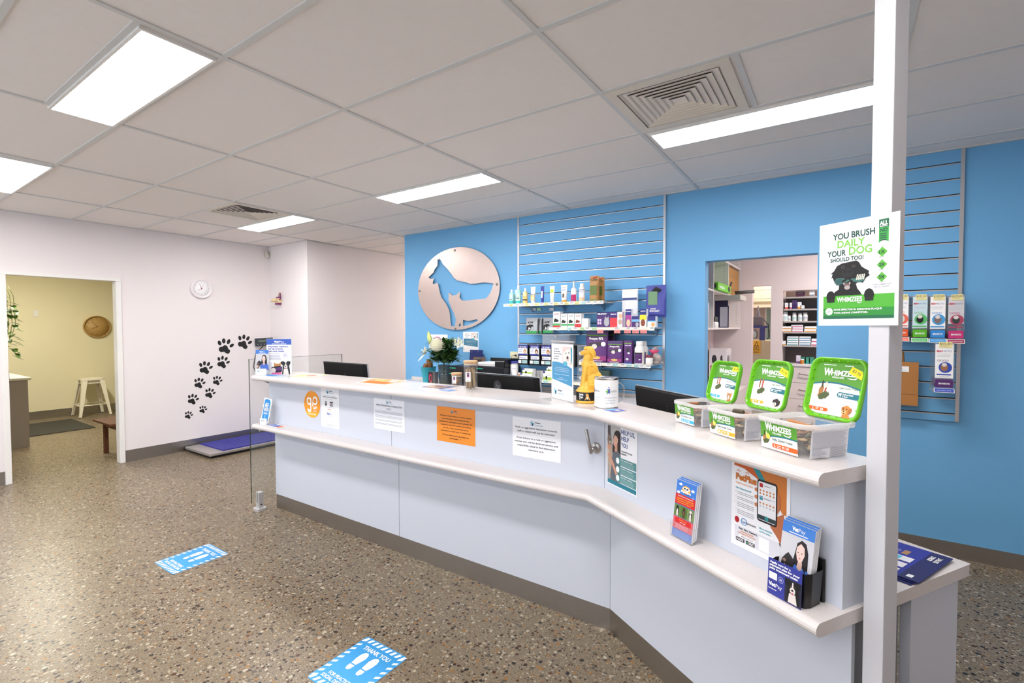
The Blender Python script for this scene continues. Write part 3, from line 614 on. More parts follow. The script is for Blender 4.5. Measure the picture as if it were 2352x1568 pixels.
def tub(px, py, w, size, cnt, colr, price, dog, label, tiltp):
    c = top(px, py); rz = math.radians(-39.5); q = rot(rz, (-w/2, w/2)); h = .098*w/.175
    t = thing('treat_tub', label, 'treat tub', (c[0]+q[0], c[1]+q[1], ZT), rz, 'dental treat tubs')
    R = lambda k, z, r=.030: [(x, y, z) for x, y in rrect(w*k, w*k, r, 5)]
    b = B(); b.rings([R(.90, 0), R(.97, h*.84)], TUBW, cap=False); b.rings([R(.885, .002), R(.955, h*.84)], TUBW, cap=False); b.add(R(.90, .0), [tuple(range(24))], MILK); b.obj('tub_body', t)
    b = B(); b.rings([R(.97, h*.84, .032), R(1.09, h*.86, .036), R(1.10, h*.98, .036), R(1.07, h, .036), R(1.0, h, .032), R(.985, h*.86, .03), R(.955, h*.84, .03)], MILK, cap=False)
    r = random.Random(4)
    for sd in range(4):
        for i in range(9):
            a = sd*PI/2; p = rot(a, ((i-4)*w*.095, -w*.545)); b.T = Matrix.Translation((p[0], p[1], 0)) @ Matrix.Rotation(a, 4, 'Z'); b.box(-.0012, .0012, -.001, .001, h*.87, h*.93, MILK)
    b.T = Matrix(); b.obj('tub_rim', t)
    # front label and fine print label
    y = -w*.452; u0, u1, H_ = -w*.44, w*.30, h*.80
    def wall(sd): return lambda x, z, q: Vector((*rot(sd*PI/2, (x, -w/2*(.90+.07*z/(h*.84))-.0008-q)), z))
    b = B(); g = G(b, fn=wall(0)); W_ = u1-u0; zz = lambda k: .004+k*H_
    n = 8; g.rect(u0, zz(0), u1, zz(1), WH, 1)
    for i in range(n):
        k0, k1 = i/n, (i+1)/n; f = lambda k: .42+.16*math.sin(PI*min(1, k*.62+.02))
        g.poly([(u0+W_*k0, zz(f(k0))), (u0+W_*k1, zz(f(k1))), (u0+W_*k1, zz(1)), (u0+W_*k0, zz(1))], GRN, 3); g.poly([(u0+W_*k0, zz(f(k0))), (u0+W_*k1, zz(f(k1))), (u0+W_*k1, zz(f(k1)-.05)), (u0+W_*k0, zz(f(k0)-.05))], TEAL2, 3)
    brand(g, u0+W_*.50, zz(.72), h*.17, W_*.72); treats_pic(g, u0+W_*.14, zz(.33), W_*.13); g.ell(u0+W_*.22, zz(.47), W_*.06, h*.085, C(246, 214, 90), 8)
    g.text('Daily Dental Treats', u0+W_*.33, zz(.36), h*.07, C(60, 90, 70), W_*.55, 'l', .02, 5); g.lines(u0+W_*.33, u0+W_*.7, zz(.325), 1, .01, GRAY, .0008, 5)
    g.poly([(u0+W_*.32, zz(.2)), (u0+W_*.345, zz(.25)), (u0+W_, zz(.25)), (u0+W_, zz(.08)), (u0+W_*.36, zz(.08)), (u0+W_*.325, zz(.12))], colr, 4)
    g.text(size, u0+W_*.40, zz(.12), h*.085, WH, al='c', bold=.04, L=6); g.lines(u0+W_*.46, u0+W_*.57, zz(.2), 2, h*.05, WH, h*.02, 6); g.text(str(cnt), u0+W_*.74, zz(.12), h*.085, WH, al='c', bold=.04, L=6)
    g.poly([(u0+W_*(.60+x*.06), zz(.12+y*.1)) for x, y in ((0, .6), (.3, 1), (.3, .8), (1, .75), (1.1, .9), (1, 0), (.85, 0), (.8, .4), (.4, .4), (.35, 0), (.2, 0), (.2, .55))], WH, 6)
    b.obj('front_label', t)
    b = B(); g = G(b, fn=wall(1)); u0, u1 = -w*.40, w*.36; g.rect(u0, .004, u1, .004+H_, C(236, 236, 242), 1); g.lines(u0+.006, u1-.004, H_-.002, 20, h*.0245, LGRAY, .0011, 3)
    g.rect(u0+.006, .012, u0+w*.36, .004+H_*.42, C(214, 216, 226), 2); g.lines(u0+.008, u0+w*.34, H_*.40, 12, h*.026, GRAY, .0006, 3, .5); g.lines(u0+w*.40, u1-.004, H_*.42, 12, h*.026, GRAY, .001, 3); b.obj('ingredients_label', t)
    # lid, hinged up on the rear rim
    s = w*1.03; b = B(); L_ = B(); T = Matrix.Translation((0, w*.52, h*.90)) @ Matrix.Rotation(math.radians(-14), 4, 'X') @ Matrix.Rotation(math.radians(tiltp), 4, 'Y') @ Matrix.Rotation(PI/2, 4, 'X') @ Matrix.Translation((0, s/2+.004, 0))
    b.T = L_.T = T; Q = lambda k, z, r=.034: [(x, y, z) for x, y in rrect(s*k, s*k*1.04, r*k, 6)]
    b.rings([Q(.98, -.006), Q(1, -.002), Q(1.0, .009), Q(.975, .012), Q(.945, .012), Q(.92, .009), Q(.87, .001), Q(.86, -.003), Q(.5, -.0032)], LIME, cap=False); b.add(Q(.5, -.0032), [tuple(range(28))], LIME); b.add(Q(.98, -.006), [tuple(range(28))[::-1]], LIME)
    for sd in range(4):
        for i in range(5): p = rot(sd*PI/2, ((i-2)*s*.15, -s*.445)); b.blob((p[0], p[1]*(1.04 if sd % 2 == 0 else 1), .005), (.0036, .0036, .003), LIME, nu=8, nv=5)
    o = b.obj('lid', t)
    g = G(L_, (0, 0, -.0025), (1, 0, 0), (0, 1, 0)); a = s*.425; d = s*.44
    g.poly(rrect(2*a, 2*d, .018, 5), GRN, 1); n = 10; f = lambda k: -.02+.22*math.sin(PI*(k*.75+.18)); xx = lambda k: -a+2*a*k
    low = [(x, y) for x, y in rrect(2*a, 2*d, .018, 5) if y < -d*.2]
    for i in range(n):
        k0, k1 = i/n, (i+1)/n; yb = lambda k: -d+(.012 if (k < .02 or k > .98) else .003 if (k < .11 or k > .89) else 0)
        g.poly([(xx(k0), yb(k0)), (xx(k1), yb(k1)), (xx(k1), d*(f(k1))), (xx(k0), d*f(k0))], WH, 2); g.poly([(xx(k0), d*f(k0)), (xx(k1), d*f(k1)), (xx(k1), d*(f(k1)+.06)), (xx(k0), d*(f(k0)+.06))], TEAL2, 3)
    brand(g, a*.08, d*.52, d*.20, a*1.45); g.lines(-a*.7, -a*.1, d*.92, 1, .01, WH, .0022, 4); g.lines(a*.2, a*.6, d*.92, 1, .01, WH, .0022, 4)
    treats_pic(g, -a*.50, -d*.22, a*.34, third=(size == 'L')); g.text('7 X FUN SHAPES!', -a*.55, -d*.60, d*.05, GRAY, a*.55, L=4); g.lines(-a*.85, -a*.25, -d*.66, 1, .01, LGRAY, .0007, 4)
    g.text('Daily Dental Treats', a*.14, d*.03, d*.075, C(80, 130, 80), a*.76, 'l', .01, 4); g.lines(a*.12, a*.85, -d*.05, 1, .01, LGRAY, .0009, 4)
    g.poly([(a*.12, -d*.14), (a*.18, -d*.09), (a*.995, -d*.12), (a*.995, -d*.33), (a*.16, -d*.29), (a*.10, -d*.22)], TEAL2, 4); g.text('Reduces Plaque', a*.34, -d*.19, d*.055, WH, a*.42, 'l', .04, 5); g.text('& Tartar*', a*.34, -d*.27, d*.055, WH, a*.24, 'l', .04, 5); g.poly([(a*.16, -d*.14), (a*.30, -d*.13), (a*.28, -d*.27), (a*.23, -d*.2), (a*.18, -d*.27)], WH, 5)
    for i, q in enumerate(['Freshens Breath*', 'Useful Ridges Help', 'Long Lasting Treat']): y = -d*(.40+.14*i); g.ring(a*.18, y, d*.05, d*.008, GRAY, 4, n=14); g.text(q, a*.30, y-d*.02, d*.042, GRAY, a*.5, 'l', 0, 4)
    g.poly([(-a*.985, -d*.76), (-a*.985, -d*.90), (-a*.2, -d*.90), (-a*.13, -d*.83), (-a*.2, -d*.76)], colr, 4); g.text(size, -a*.78, -d*.875, d*.09, WH, bold=.05, L=5); g.text(str(cnt), -a*.40, -d*.875, d*.09, WH, bold=.05, L=5); g.lines(-a*.68, -a*.55, -d*.79, 2, d*.045, WH, d*.018, 5)
    dogface(g, a*.58, -d*.76, a*.22, dog)
    y0 = .80; g.poly([(a*.52, d*.90), (a*.40, d*.66), (a*.97, d*.42), (a*.985, d*.72)] if size != 'S' else [(a*.42, d*.93), (a*.42, d*.66), (a*.97, d*.66), (a*.97, d*.90)], YEL, 6); g.text(price, a*.70, d*.64 if size != 'S' else d*.75, d*.11, INK, a*.36, L=7, rot=-.45 if size != 'S' else 0)
    L_.obj('lid_label', o)
    # loose chews seen through the clear wall
    b = B(); cs = [C(120, 78, 44), C(70, 52, 36), C(168, 104, 58), C(60, 66, 40), C(206, 170, 120)]
    for i in range(150):
        m = cs[r.randrange(5)]; a1 = r.random()*PI; p = ((r.random()-.5)*w*.62, (r.random()-.5)*w*.62, .010+r.random()*h*.55); l = .010+r.random()*.014
        b.tube([(p[0]-l*math.cos(a1), p[1]-l*math.sin(a1), p[2]-.003), (p[0]+l*math.cos(a1), p[1]+l*math.sin(a1), p[2]+.004)], .0045, m, 6)
    o = b.obj('dental_treats'); o.location = t.location; o.rotation_euler = t.rotation_euler; o.location.z += .002; o['kind'] = 'stuff'; tag(o, 'pile of brown dental treats inside the %s tub' % {'S': 'blue banded small', 'M': 'yellow banded middle', 'L': 'orange banded large'}[size], 'treats')
    return t, h
tL, hL = tub(1853, 1060, .186, 'L', 14, ORG, '$3.70', 'gold', 'open treat tub with an orange band, largest and nearest the post', 0)
tM, hM = tub(1702, 1017, .172, 'M', 28, AMB, '$1.90', 'pup', 'open treat tub with a yellow band, middle of the three', 0)
tS, hS = tub(1604, 985, .160, 'S', 56, CYAN, '$1.00', 'corgi', 'open treat tub with a light blue band, farthest from the post', 0)
def stick(tb, p0, p1, r, m, label):
    b = B(); n = 10; P0, P1 = Vector(p0), Vector(p1); b.tube([P0+(P1-P0)*i/n for i in range(n+1)], [r*(.6 if i in (0, n) else 1) for i in range(n+1)], m, 8)
    o = b.obj('treat_stick'); o.location = tb.location; o.rotation_euler = tb.rotation_euler; tag(o, label, 'dental treat')
stick(tL, (-.02, -.045, hL-.008), (.045, .01, hL-.030), .0065, C(190, 122, 62), 'upper tan chew stick poking above the orange banded tub')
stick(tL, (-.035, -.035, hL-.016), (.03, .02, hL-.028), .0065, C(206, 146, 84), 'lower paler chew stick lying in the orange banded tub')
stick(tM, (-.03, -.02, hM-.012), (.005, .0, hM-.012), .010, C(70, 58, 36), 'dark green brown chew at the top of the yellow banded tub')
stick(tM, (.01, -.005, hM-.016), (.05, .03, hM-.022), .006, C(160, 102, 56), 'thin tan chew beside the dark one in the yellow banded tub')
stick(tS, (-.06, -.02, hS-.016), (-.035, .01, hS-.014), .007, C(150, 96, 58), 'brown chew at the left wall of the blue banded tub')

# ---- tin with handle
p = (1.257, 1.155, ZT); t = thing('donation_tin', 'white labelled tin can with a metal side handle, beside the yellow dog', 'tin', p, .594)
r = .0565; hh = .146
B().lathe([(r-.001, 0), (r+.001, .002), (r, .004), (r, hh-.006), (r+.002, hh-.003), (r+.002, hh), (r-.004, hh), (r-.006, hh-.004), (r-.014, hh-.004), (r-.016, hh-.001), (0, hh-.001)], mat('tinplate', (200, 200, 200), .25, 1), 40).obj('can_body', t)
b = B(); fn = lambda x, y, q: Vector(((r+.0006+q)*math.sin(x/r), -(r+.0006+q)*math.cos(x/r), y)); g = G(b, fn=fn)
for i in range(36): a = -PI*r+2*PI*r*i/36; g.poly([(a, .006), (a+2*PI*r/36, .006), (a+2*PI*r/36, hh-.010), (a, hh-.010)], WH, 0)
for cx in (.010, -.078):
    g.text('delta', cx+.014, .078, .013, C(120, 122, 130), .040, 'c', 0, 2); g.text('SOCIETY', cx+.016, .066, .0035, LGRAY, .03, L=2); g.poly([(cx-.02, .066), (cx-.012, .084), (cx-.018, .096), (cx-.009, .092), (cx-.002, .1), (cx-.006, .086), (cx-.004, .068), (cx-.009, .078)], C(50, 80, 170), 3); g.ell(cx-.010, .101, .003, .003, C(50, 80, 170), 3, n=8); g.ell(cx-.018, .082, .006, .006, C(120, 200, 90), 2, n=10)
    for i, (q, w) in enumerate([('Thank you for helping', .066), ('our Therapy Dogs', .050), ('make a difference', .052)]): g.text(q, cx, .050-i*.0125, .006, GRAY, w, L=2)
b.obj('paper_label', t)
b = B(); m = mat('tinplate', (200, 200, 200), .25, 1)
for dy in (0,): b.rings([[(x, -.008, z), (x, .008, z), (x+dx, .008, z+dz), (x+dx, -.008, z+dz)] for x, z, dx, dz in ((r, hh-.022, 0, -.002), (r+.026, hh-.040, -.001, -.003), (r+.030, hh-.050, -.003, 0), (r+.029, .045, -.003, 0), (r+.024, .036, -.001, .003), (r, .020, 0, .002))], m, smooth=False)
b.obj('handle', t)

# ---- yellow dog money box
t = thing('dog_money_box', 'yellow sitting dog money box on a black banded round base', 'money box', (1.112, 1.235, ZT), .62)
YD = mat('yellow_moulded_plastic', (246, 190, 70), .38, noise=.02)
b = B(); b.lathe([(.050, .056), (.0535, .058), (.0535, .062), (.050, .067), (.040, .072), (.034, .085), (.024, .11), (0, .12)], YD, 32)
Bl = lambda c, r, rx=0: b.blob(c, r, YD, Matrix.Rotation(rx, 4, 'Y'), 18, 12)
for s in (-1, 1):
    b.tube([(-.018, s*.013, .062), (-.016, s*.013, .10), (-.008, s*.014, .15), (.0, s*.014, .19)], [.014, .0115, .013, .018], YD, 12); Bl((-.026, s*.014, .070), (.017, .012, .010))
    b.tube([(.044, s*.018, .075), (.03, s*.022, .095), (.042, s*.02, .12)], [.014, .02, .02], YD, 12); Bl((.012, s*.022, .075), (.022, .011, .011))
    Bl((.044, s*.017, .106), (.036, .022, .034), .5)
    b.blob((.032, s*.023, .258), (.012, .007, .026), YD, Matrix.Rotation(-.3, 4, 'Y'))
Bl((.040, 0, .122), (.044, .036, .050), -.35); Bl((.030, 0, .175), (.030, .031, .050), -.45); Bl((.018, 0, .165), (.034, .032, .050), -.25); Bl((.008, 0, .195), (.034, .031, .034)); Bl((.010, 0, .225), (.026, .024, .034))
Bl((.016, 0, .266), (.027, .024, .026)); Bl((-.006, 0, .255), (.024, .015, .0135), .12); Bl((-.021, 0, .254), (.010, .011, .0105)); Bl((-.028, 0, .260), (.004, .006, .004)); Bl((.0, 0, .278), (.014, .018, .012))
b.tube([(-.018, -.0, .205), (-.006, -.024, .198), (.016, -.031, .192), (.038, -.02, .190), (.046, 0, .19), (.038, .02, .190), (.016, .031, .192), (-.006, .024, .198), (-.018, 0, .205)], .0052, YD, 8)
b.tube([(.004, -.028, .196), (.018, -.033, .178), (.036, -.03, .160), (.05, -.02, .15)], .0045, YD, 8)
b.tube([(.07, 0, .075), (.082, .012, .072), (.08, .03, .072)], [.011, .009, .005], YD, 8)
o = b.obj('dog_figure', t); m = o.modifiers.new('remesh', 'REMESH'); m.mode = 'VOXEL'; m.voxel_size = .0016; m.use_smooth_shade = True; m = o.modifiers.new('smooth', 'SMOOTH'); m.iterations = 4
for s in (-1, 1): B().blob((-.003, s*.0165, .272), (.0025, .002, .0025), C(150, 96, 40), nu=8, nv=6).obj('eye', t)
B().lathe([(.050, 0), (.0535, .004), (.0535, .012), (.051, .014), (.051, .022)], YD, 32).obj('base_ring', t)
b = B().lathe([(.0515, .013), (.0522, .014), (.0522, .056), (.0515, .057)], FURB, 36)
fn = lambda x, y, q: Vector(((.0524+q)*math.sin(x/.0524), -(.0524+q)*math.cos(x/.0524), y)); g = G(b, fn=fn)
for i, (q, h) in enumerate((('Guide', .042), ('Dogs', .030), ('NSW', .021))): g.text(q, -.048, h, .009 if i < 2 else .005, WH, (.024, .022, .010)[i], 'l', .04, 2)
g.poly([(-.018, .018), (-.012, .03), (-.01, .042), (-.014, .046), (-.006, .052), (.002, .048), (.004, .036), (.008, .026), (.01, .018)], C(226, 170, 90), 2); g.ell(-.004, .028, .004, .007, FURW, 3, n=10); b.obj('black_band', t)

# ---- table sign
p = top(1268, 913); t = thing('table_sign', 'tall upright thank you sign with a white terrier, next to the yellow dog', 'sign', p, -.50)
b = B().box(0, .212, -.0025, 0, 0, .312, ACR).box(0, .212, -.075, 0, 0, .002, ACR); b.obj('acrylic_stand', t); b = B().box(.002, .210, -.0045, -.003, .004, .300, WH)
def thanks(g, W_, H_, small=False):
    g.rect(W_*.52, H_*.64, W_*.96, H_*.955, C(226, 210, 206), 1); g.poly([(W_*.58, H_*.66), (W_*.56, H_*.80), (W_*.60, H_*.94), (W_*.66, H_*.90), (W_*.78, H_*.90), (W_*.84, H_*.94), (W_*.90, H_*.84), (W_*.88, H_*.70), (W_*.80, H_*.63)], C(240, 232, 226), 2); g.poly([(W_*.60, H_*.93), (W_*.66, H_*.89), (W_*.61, H_*.86)], C(226, 180, 170), 3)
    g.ell(W_*.69, H_*.84, W_*.022, H_*.013, FURB, 3, n=10); g.ell(W_*.82, H_*.85, W_*.022, H_*.013, FURB, 3, n=10); g.ell(W_*.76, H_*.765, W_*.05, H_*.025, C(70, 60, 60), 3, n=12); g.ell(W_*.76, H_*.73, W_*.08, H_*.03, C(214, 200, 194), 2.5)
    g.ell(W_*.66, H_*.655, W_*.10, H_*.04, C(90, 180, 205), 4); g.poly([(W_*.90, H_*.95), (W_*.96, H_*.93), (W_*.96, H_*.66), (W_*.91, H_*.72)], C(60, 160, 185), 3)
    n = 10; f = lambda k: .66+.02*math.sin(PI*k*.9+.4)-.08*k*k; f2 = lambda k: .33-.02*math.sin(PI*k)-.09*k*k+.02
    for i in range(n): k0, k1 = i/n, (i+1)/n; g.poly([(W_*(.04+.92*k0), H_*f2(k0)), (W_*(.04+.92*k1), H_*f2(k1)), (W_*(.04+.92*k1), H_*f(k1)), (W_*(.04+.92*k0), H_*f(k0))], C(70, 150, 196) if not small else C(60, 130, 160), 3.5)
    for i, q in enumerate(['Thank you', 'for choosing', 'Forbes St Vets', 'to care for', 'your pets.']): g.text(q, W_*.12, H_*(.90-.045*i), H_*.020, C(60, 80, 110), W_*(.25, .30, .36, .26, .23)[i], 'l', .03)
    for i in range(8):
        if i != 3 and i != 5: w = (.62, .7, .66, 0, .68, 0, .2, .5)[i]; g.text(['We require payment of our services', 'at the time of treatment. This enables', 'us to give the best for your pets.', '', 'We appreciate and support this fully.', '', 'Kind regards,', 'The Forbes Street Vets Team'][i], W_*.5, H_*(.565-.03*i), H_*.013, WH, W_*w, L=5, bold=.01)
thanks(G(b, (.002, -.0045, .004)), .208, .296); g = G(b, (.002, -.0045, .004)); logo(g, .040, .040, .017); b.obj('printed_insert', t); B().box(-.003, .215, -.008, .003, .308, .316, ALU).obj('top_rail', t, bevel=.002)

# ---- jars
def jar(name, label, px, py, dia, h, wood, card, n, cardn):
    c = top(px, py); t = thing(name, label, 'glass jar', c, .6, 'glass jars with wooden lids'); r = dia/2
    B().lathe([(r*.9, 0), (r, .006), (r, h-.006), (r*.96, h)], JARG, 28).lathe([(r*.86, .003), (r*.95, .008), (r*.95, h-.002)], JARG, 28, cap=False).obj('glass_body', t)
    B().lathe([(r*.93, h-.012), (r*.93, h), (r*1.03, h), (r*1.04, h+.012), (r*1.0, h+.015), (0, h+.015)], mat('light_wood', (206, 168, 124), .5, noise=.12, nscale=30), 28).obj('wooden_lid', t)
    B().lathe([(r*.95, h-.010), (r*.97, h-.006), (r*.95, h-.002)], MILK, 24, cap=False).obj('seal_ring', t)
    b = B(); cw, ch, cz = card; b.box(-cw/2-.012, cw/2-.012, -r-.004, -r-.003, cz, cz+ch, WH); g = G(b, (-.012-cw/2, -r-.004, cz))
    g.rect(cw*.28, ch*.45, cw*.75, ch*.92, C(60, 40, 80), 1); g.rect(cw*.34, ch*.5, cw*.70, ch*.62, C(200, 90, 150), 2); g.rect(cw*.4, ch*.7, cw*.66, ch*.86, C(170, 130, 150), 2); g.lines(cw*.3, cw*.7, ch*.30, 1, .01, GRAY, .001); g.text(cardn, cw*.5, ch*.10, ch*.06, INK, cw*.45, bold=.03); b.obj('price_card', t)
    return t, r
t, r = jar('glass_jar', 'tall clear glass jar of brown chew sticks with a wooden lid', 1081, 893, .088, .165, 1, (.032, .060, .052), 0, '$1.00')
rr = random.Random(3)
for i in range(34):
    a = rr.random()*2*PI; q = rr.random()**.5*r*.74; a2 = a+rr.uniform(-.5, .5); q2 = r*.55*rr.random()+.1*r; z1 = .118+rr.random()*.022
    P0 = Vector((q*math.cos(a), q*math.sin(a), .006)); P1 = Vector((q2*math.cos(a2)*1.3, q2*math.sin(a2)*1.3, z1)); b = B(); b.tube([P0.lerp(P1, k/4)+Vector((rr.uniform(-.001, .001), rr.uniform(-.001, .001), 0)) for k in range(5)], .0042, C(*[(150, 122, 80), (122, 96, 60), (172, 146, 102)][i % 3]), 7)
    o = b.obj('chew_stick'); o.location = t.location; tag(o, 'brown twisted chew stick standing in the tall glass jar', 'chew stick', 'chew sticks in the tall jar')
t, r = jar('glass_jar', 'short clear glass jar with a wooden lid, left of the tall jar', 1049, 885, .070, .072, 1, (.026, .050, .018), 0, '50c each')
t.location.y -= .0
b = B()
for i in range(26): a = rr.random()*6.28; q = rr.random()**.5*.022; b.blob((q*math.cos(a), q*math.sin(a), .010+rr.random()*.040), (.008, .006, .005), C(*[(170, 128, 74), (140, 96, 54)][i % 2]), Matrix.Rotation(rr.random()*3, 4, 'Z'), 8, 5)
o = b.obj('small_treats'); o.location = t.location; o['kind'] = 'stuff'; tag(o, 'small brown treats filling the short glass jar', 'treats')

# ---- flat papers on the benchtop
def flat(name, label, pts, art, cat='leaflet', z=ZT, th=.0015, base=WH, group=None):
    P = [Vector(hit(x, y, 2, z)) for x, y in pts] if len(pts[0]) == 2 else [Vector(p) for p in pts]     # lower left, lower right, upper right, upper left as read
    o, u, v = P[0], P[1]-P[0], P[3]-P[0]; w, h = u.length, v.length; u.normalize(); v = (v-u*v.dot(u)).normalized()
    t = thing(name, label, cat, (o.x, o.y, z), math.atan2(u.y, u.x), group); b = B()
    if cat == 'floor sticker': b.prism(rrect(w, h, .02, 5, w/2, h/2), 0, th, base)
    else: b.box(0, w, 0, h, 0, th, base)
    g = G(b, (0, 0, th), (1, 0, 0), (0, 1, 0)); art(g, w, h); b.obj('sheet', t); return t
def a_orange(g, w, h): g.rect(.012, .008, w-.012, h-.008, C(246, 140, 50), 1); g.text('FREE DENTAL CHECKS', w/2, h*.7, .02, WH, w*.8, bold=.02) if 0 else None; g.rect(w*.1, h*.62, w*.5, h*.82, C(250, 180, 110), 2); g.lines(w*.12, w*.9, h*.5, 5, h*.08, C(200, 90, 30), .004); g.rect(w*.6, h*.6, w*.88, h*.84, WH, 2)
y = 1.17
flat('flyer', 'orange flyer nearer the counter front, behind the cancellation notice', [(-.66, y, 0), (-.36, y+.01, 0), (-.37, y+.22, 0), (-.67, y+.21, 0)], a_orange)
flat('flyer', 'orange flyer under the nearer one, lying farther back', [(-.72, y+.10, 0), (-.42, y+.14, 0), (-.45, y+.26, 0), (-.75, y+.255, 0)], a_orange, z=ZT-.0003, th=.001)
def a_mag(g, w, h): g.rect(.003, .003, w-.003, h-.003, C(74, 70, 120), 1); g.rect(w*.1, h*.25, w*.75, h*.8, C(190, 160, 130), 2); g.ell(w*.5, h*.6, w*.2, h*.16, C(120, 80, 56), 3); g.rect(0, 0, w, h*.14, C(226, 226, 236), 2)
flat('brochure', 'dark blue brochure with a photo cover lying left of the small jar', [(-.07, 1.20, 0), (.12, 1.19, 0), (.13, 1.36, 0), (-.06, 1.37, 0)], a_mag)
def a_card(g, w, h): g.rect(.002, .002, w-.002, h-.002, C(70, 120, 200), 1); g.rect(w*.1, h*.5, w*.6, h*.8, C(190, 220, 245), 2); g.lines(w*.1, w*.8, h*.35, 2, h*.12, WH, .003)
flat('leaflet', 'small light blue leaflet in front of the two glass jars', [(.135, 1.165, 0), (.235, 1.15, 0), (.25, 1.225, 0), (.15, 1.24, 0)], a_card)
def a_card2(g, w, h): g.rect(0, 0, w, h, C(76, 84, 176), 1); g.rect(w*.06, h*.15, w*.35, h*.8, C(110, 190, 235), 2); g.rect(w*.42, h*.5, w*.75, h*.8, WH, 2); g.lines(w*.42, w*.9, h*.35, 2, h*.14, C(200, 210, 240), .002)
flat('leaflet_pad', 'small blue leaflet pad in front of the white tin', [(1.285, 1.045, 0), (1.35, 1.01, 0), (1.40, 1.075, 0), (1.335, 1.11, 0)], a_card2, th=.004)
def a_blue(g, w, h): g.rect(0, 0, w, h, C(90, 160, 226), 1); g.rect(w*.5, h*.2, w*.95, h*.8, C(210, 230, 246), 2); g.poly([(w*.1, 0), (w*.4, h), (w*.55, h), (w*.3, 0)], C(40, 110, 200), 2)
flat('leaflet', 'light blue leaflet lying in front of the payment options sign', [(-1.72, 1.07, 0), (-1.45, 1.08, 0), (-1.47, 1.17, 0), (-1.74, 1.16, 0)], a_blue)
def a_yel(g, w, h): g.rect(0, 0, w, h, C(226, 220, 150), 1); g.rect(w*.1, h*.15, w*.9, h*.85, C(236, 226, 206), 2); g.ell(w*.6, h*.5, w*.2, h*.2, C(190, 120, 90), 3); g.rect(w*.1, h*.2, w*.4, h*.5, C(220, 200, 90), 3)
flat('brochure', 'pale yellow brochure lying right of the payment options sign', [(-1.46, 1.15, 0), (-1.26, 1.16, 0), (-1.28, 1.40, 0), (-1.48, 1.39, 0)], a_yel)

# ---- payment signs at the left end
def vet_head(g, w, h, c=VBLUE): g.rect(0, h*.84, w, h, c, 1); g.text('Vet', w*.50, h*.90, h*.055, WH, w*.20, 'r', .06); g.text('Pay', w*.51, h*.90, h*.055, WH, w*.20, 'l', .0); g.lines(w*.22, w*.8, h*.872, 1, .01, WH, h*.012, 3, 0)
def border_collie(g, x, y, s):
    a = g.at(x, y, s); a.poly([(-.9, -1.9), (-.75, -.6), (-.7, .2), (-1.1, .5), (-1.2, 1.0), (-.5, 1.15), (-.2, .9), (.2, .9), (.5, 1.2), (1.15, 1.05), (1.05, .5), (.8, .1), (.95, -.8), (1.0, -1.9)], FURB, 3)
    a.poly([(-.06, .95), (.1, .95), (.14, .3), (.42, .0), (.38, -.45), (.0, -.65), (-.34, -.4), (-.38, .0), (-.1, .3)], FURW, 4); a.ell(0, -.12, .17, .13, FURB, 5, n=12); a.poly([(-.45, -.6), (.45, -.6), (.7, -1.9), (-.6, -1.9)], FURW, 3.8)
    a.ell(-.3, .35, .08, .09, C(120, 90, 60), 5, n=8); a.ell(.34, .35, .08, .09, C(120, 90, 60), 5, n=8); a.poly([(-.14, -.42), (.14, -.42), (.1, -.68), (-.06, -.7)], C(220, 110, 130), 5)
def woman(g, x, y, s):          # long dark hair, blue top, small dog in her arm
    a = g.at(x, y, s); a.poly([(-.30, .25), (-.42, -.5), (-.62, -1.5), (-.2, -1.9), (.7, -1.9), (.72, -.9), (.66, .3), (.45, .95), (.1, 1.1), (-.22, .8)], HAIR, 2); a.poly([(-.5, -1.1), (-.25, -.75), (.1, -.9), (.45, -.8), (1.0, -1.1), (1.05, -2.2), (-.7, -2.2)], C(70, 110, 200), 3)
    a.poly([(-.02, -.4), (.28, -.45), (.3, -.95), (.1, -1.1), (-.1, -.9)], C(216, 180, 168), 3.5); a.poly([(-.24, .15), (-.2, .55), (.08, .85), (.36, .62), (.42, .1), (.26, -.4), (.06, -.52), (-.12, -.35)], C(232, 202, 192), 4)
    for e in (-.08, .2): a.ell(e, .18, .06, .035, HAIR, 5, n=8)
    a.poly([(-.04, -.17), (.06, -.2), (.17, -.17), (.06, -.28)], C(196, 90, 96), 5); a.poly([(.06, .1), (.0, -.04), (.08, -.05)], C(210, 170, 160), 5); a.poly([(.36, .62), (.42, .1), (.34, -.7), (.55, -1.2), (.62, .3)], HAIR, 4.5)
    a.poly([(-1.25, -.7), (-1.0, -.3), (-.8, -.1), (-.55, -.3), (-.3, -.55), (-.35, -1.0), (-.7, -1.25), (-1.1, -1.9), (-1.35, -1.6)], C(44, 40, 42), 6); a.ell(-1.05, -.75, .14, .12, C(150, 120, 110), 7, n=10); a.ell(-.7, -.45, .06, .06, FURB, 7, n=8); a.poly([(-1.3, -1.2), (-.95, -1.0), (-1.0, -1.6), (-1.3, -1.7)], C(226, 190, 176), 7)
xa = hx(613, 840, 1.15)[0]+.004; t = thing('table_sign', 'large payment options sign with a dog and cat, at the counter\'s left end', 'sign', (xa, 1.15, ZT), .60); w, h = .207, .297
b = B().box(-.001, w+.001, -.003, 0, 0, h+.004, ACR).box(0, w, -.002, .06, 0, .002, ACR); b.obj('acrylic_stand', t); b = B().box(0, w, -.0045, -.003, .002, h, WH); g = G(b, (0, -.0045, .002)); vet_head(g, w, h*.99, VBLUE)
for i, (q, ww) in enumerate([('Payment options', .165), ('for all of your', .125), ('pet care needs', .132)]): g.text(q, .014, .226-i*.019, .0125, C(84, 92, 180), ww, 'l', .04)
g.lines(.022, .12, .172, 5, .012, C(110, 120, 180), .003); g.ring(.155, .158, .020, .002, C(84, 92, 180), 3); g.text('10', .155, .151, .014, C(84, 92, 180), bold=.03); g.rect(.018, .02, .045, .10, C(226, 226, 234), 1)
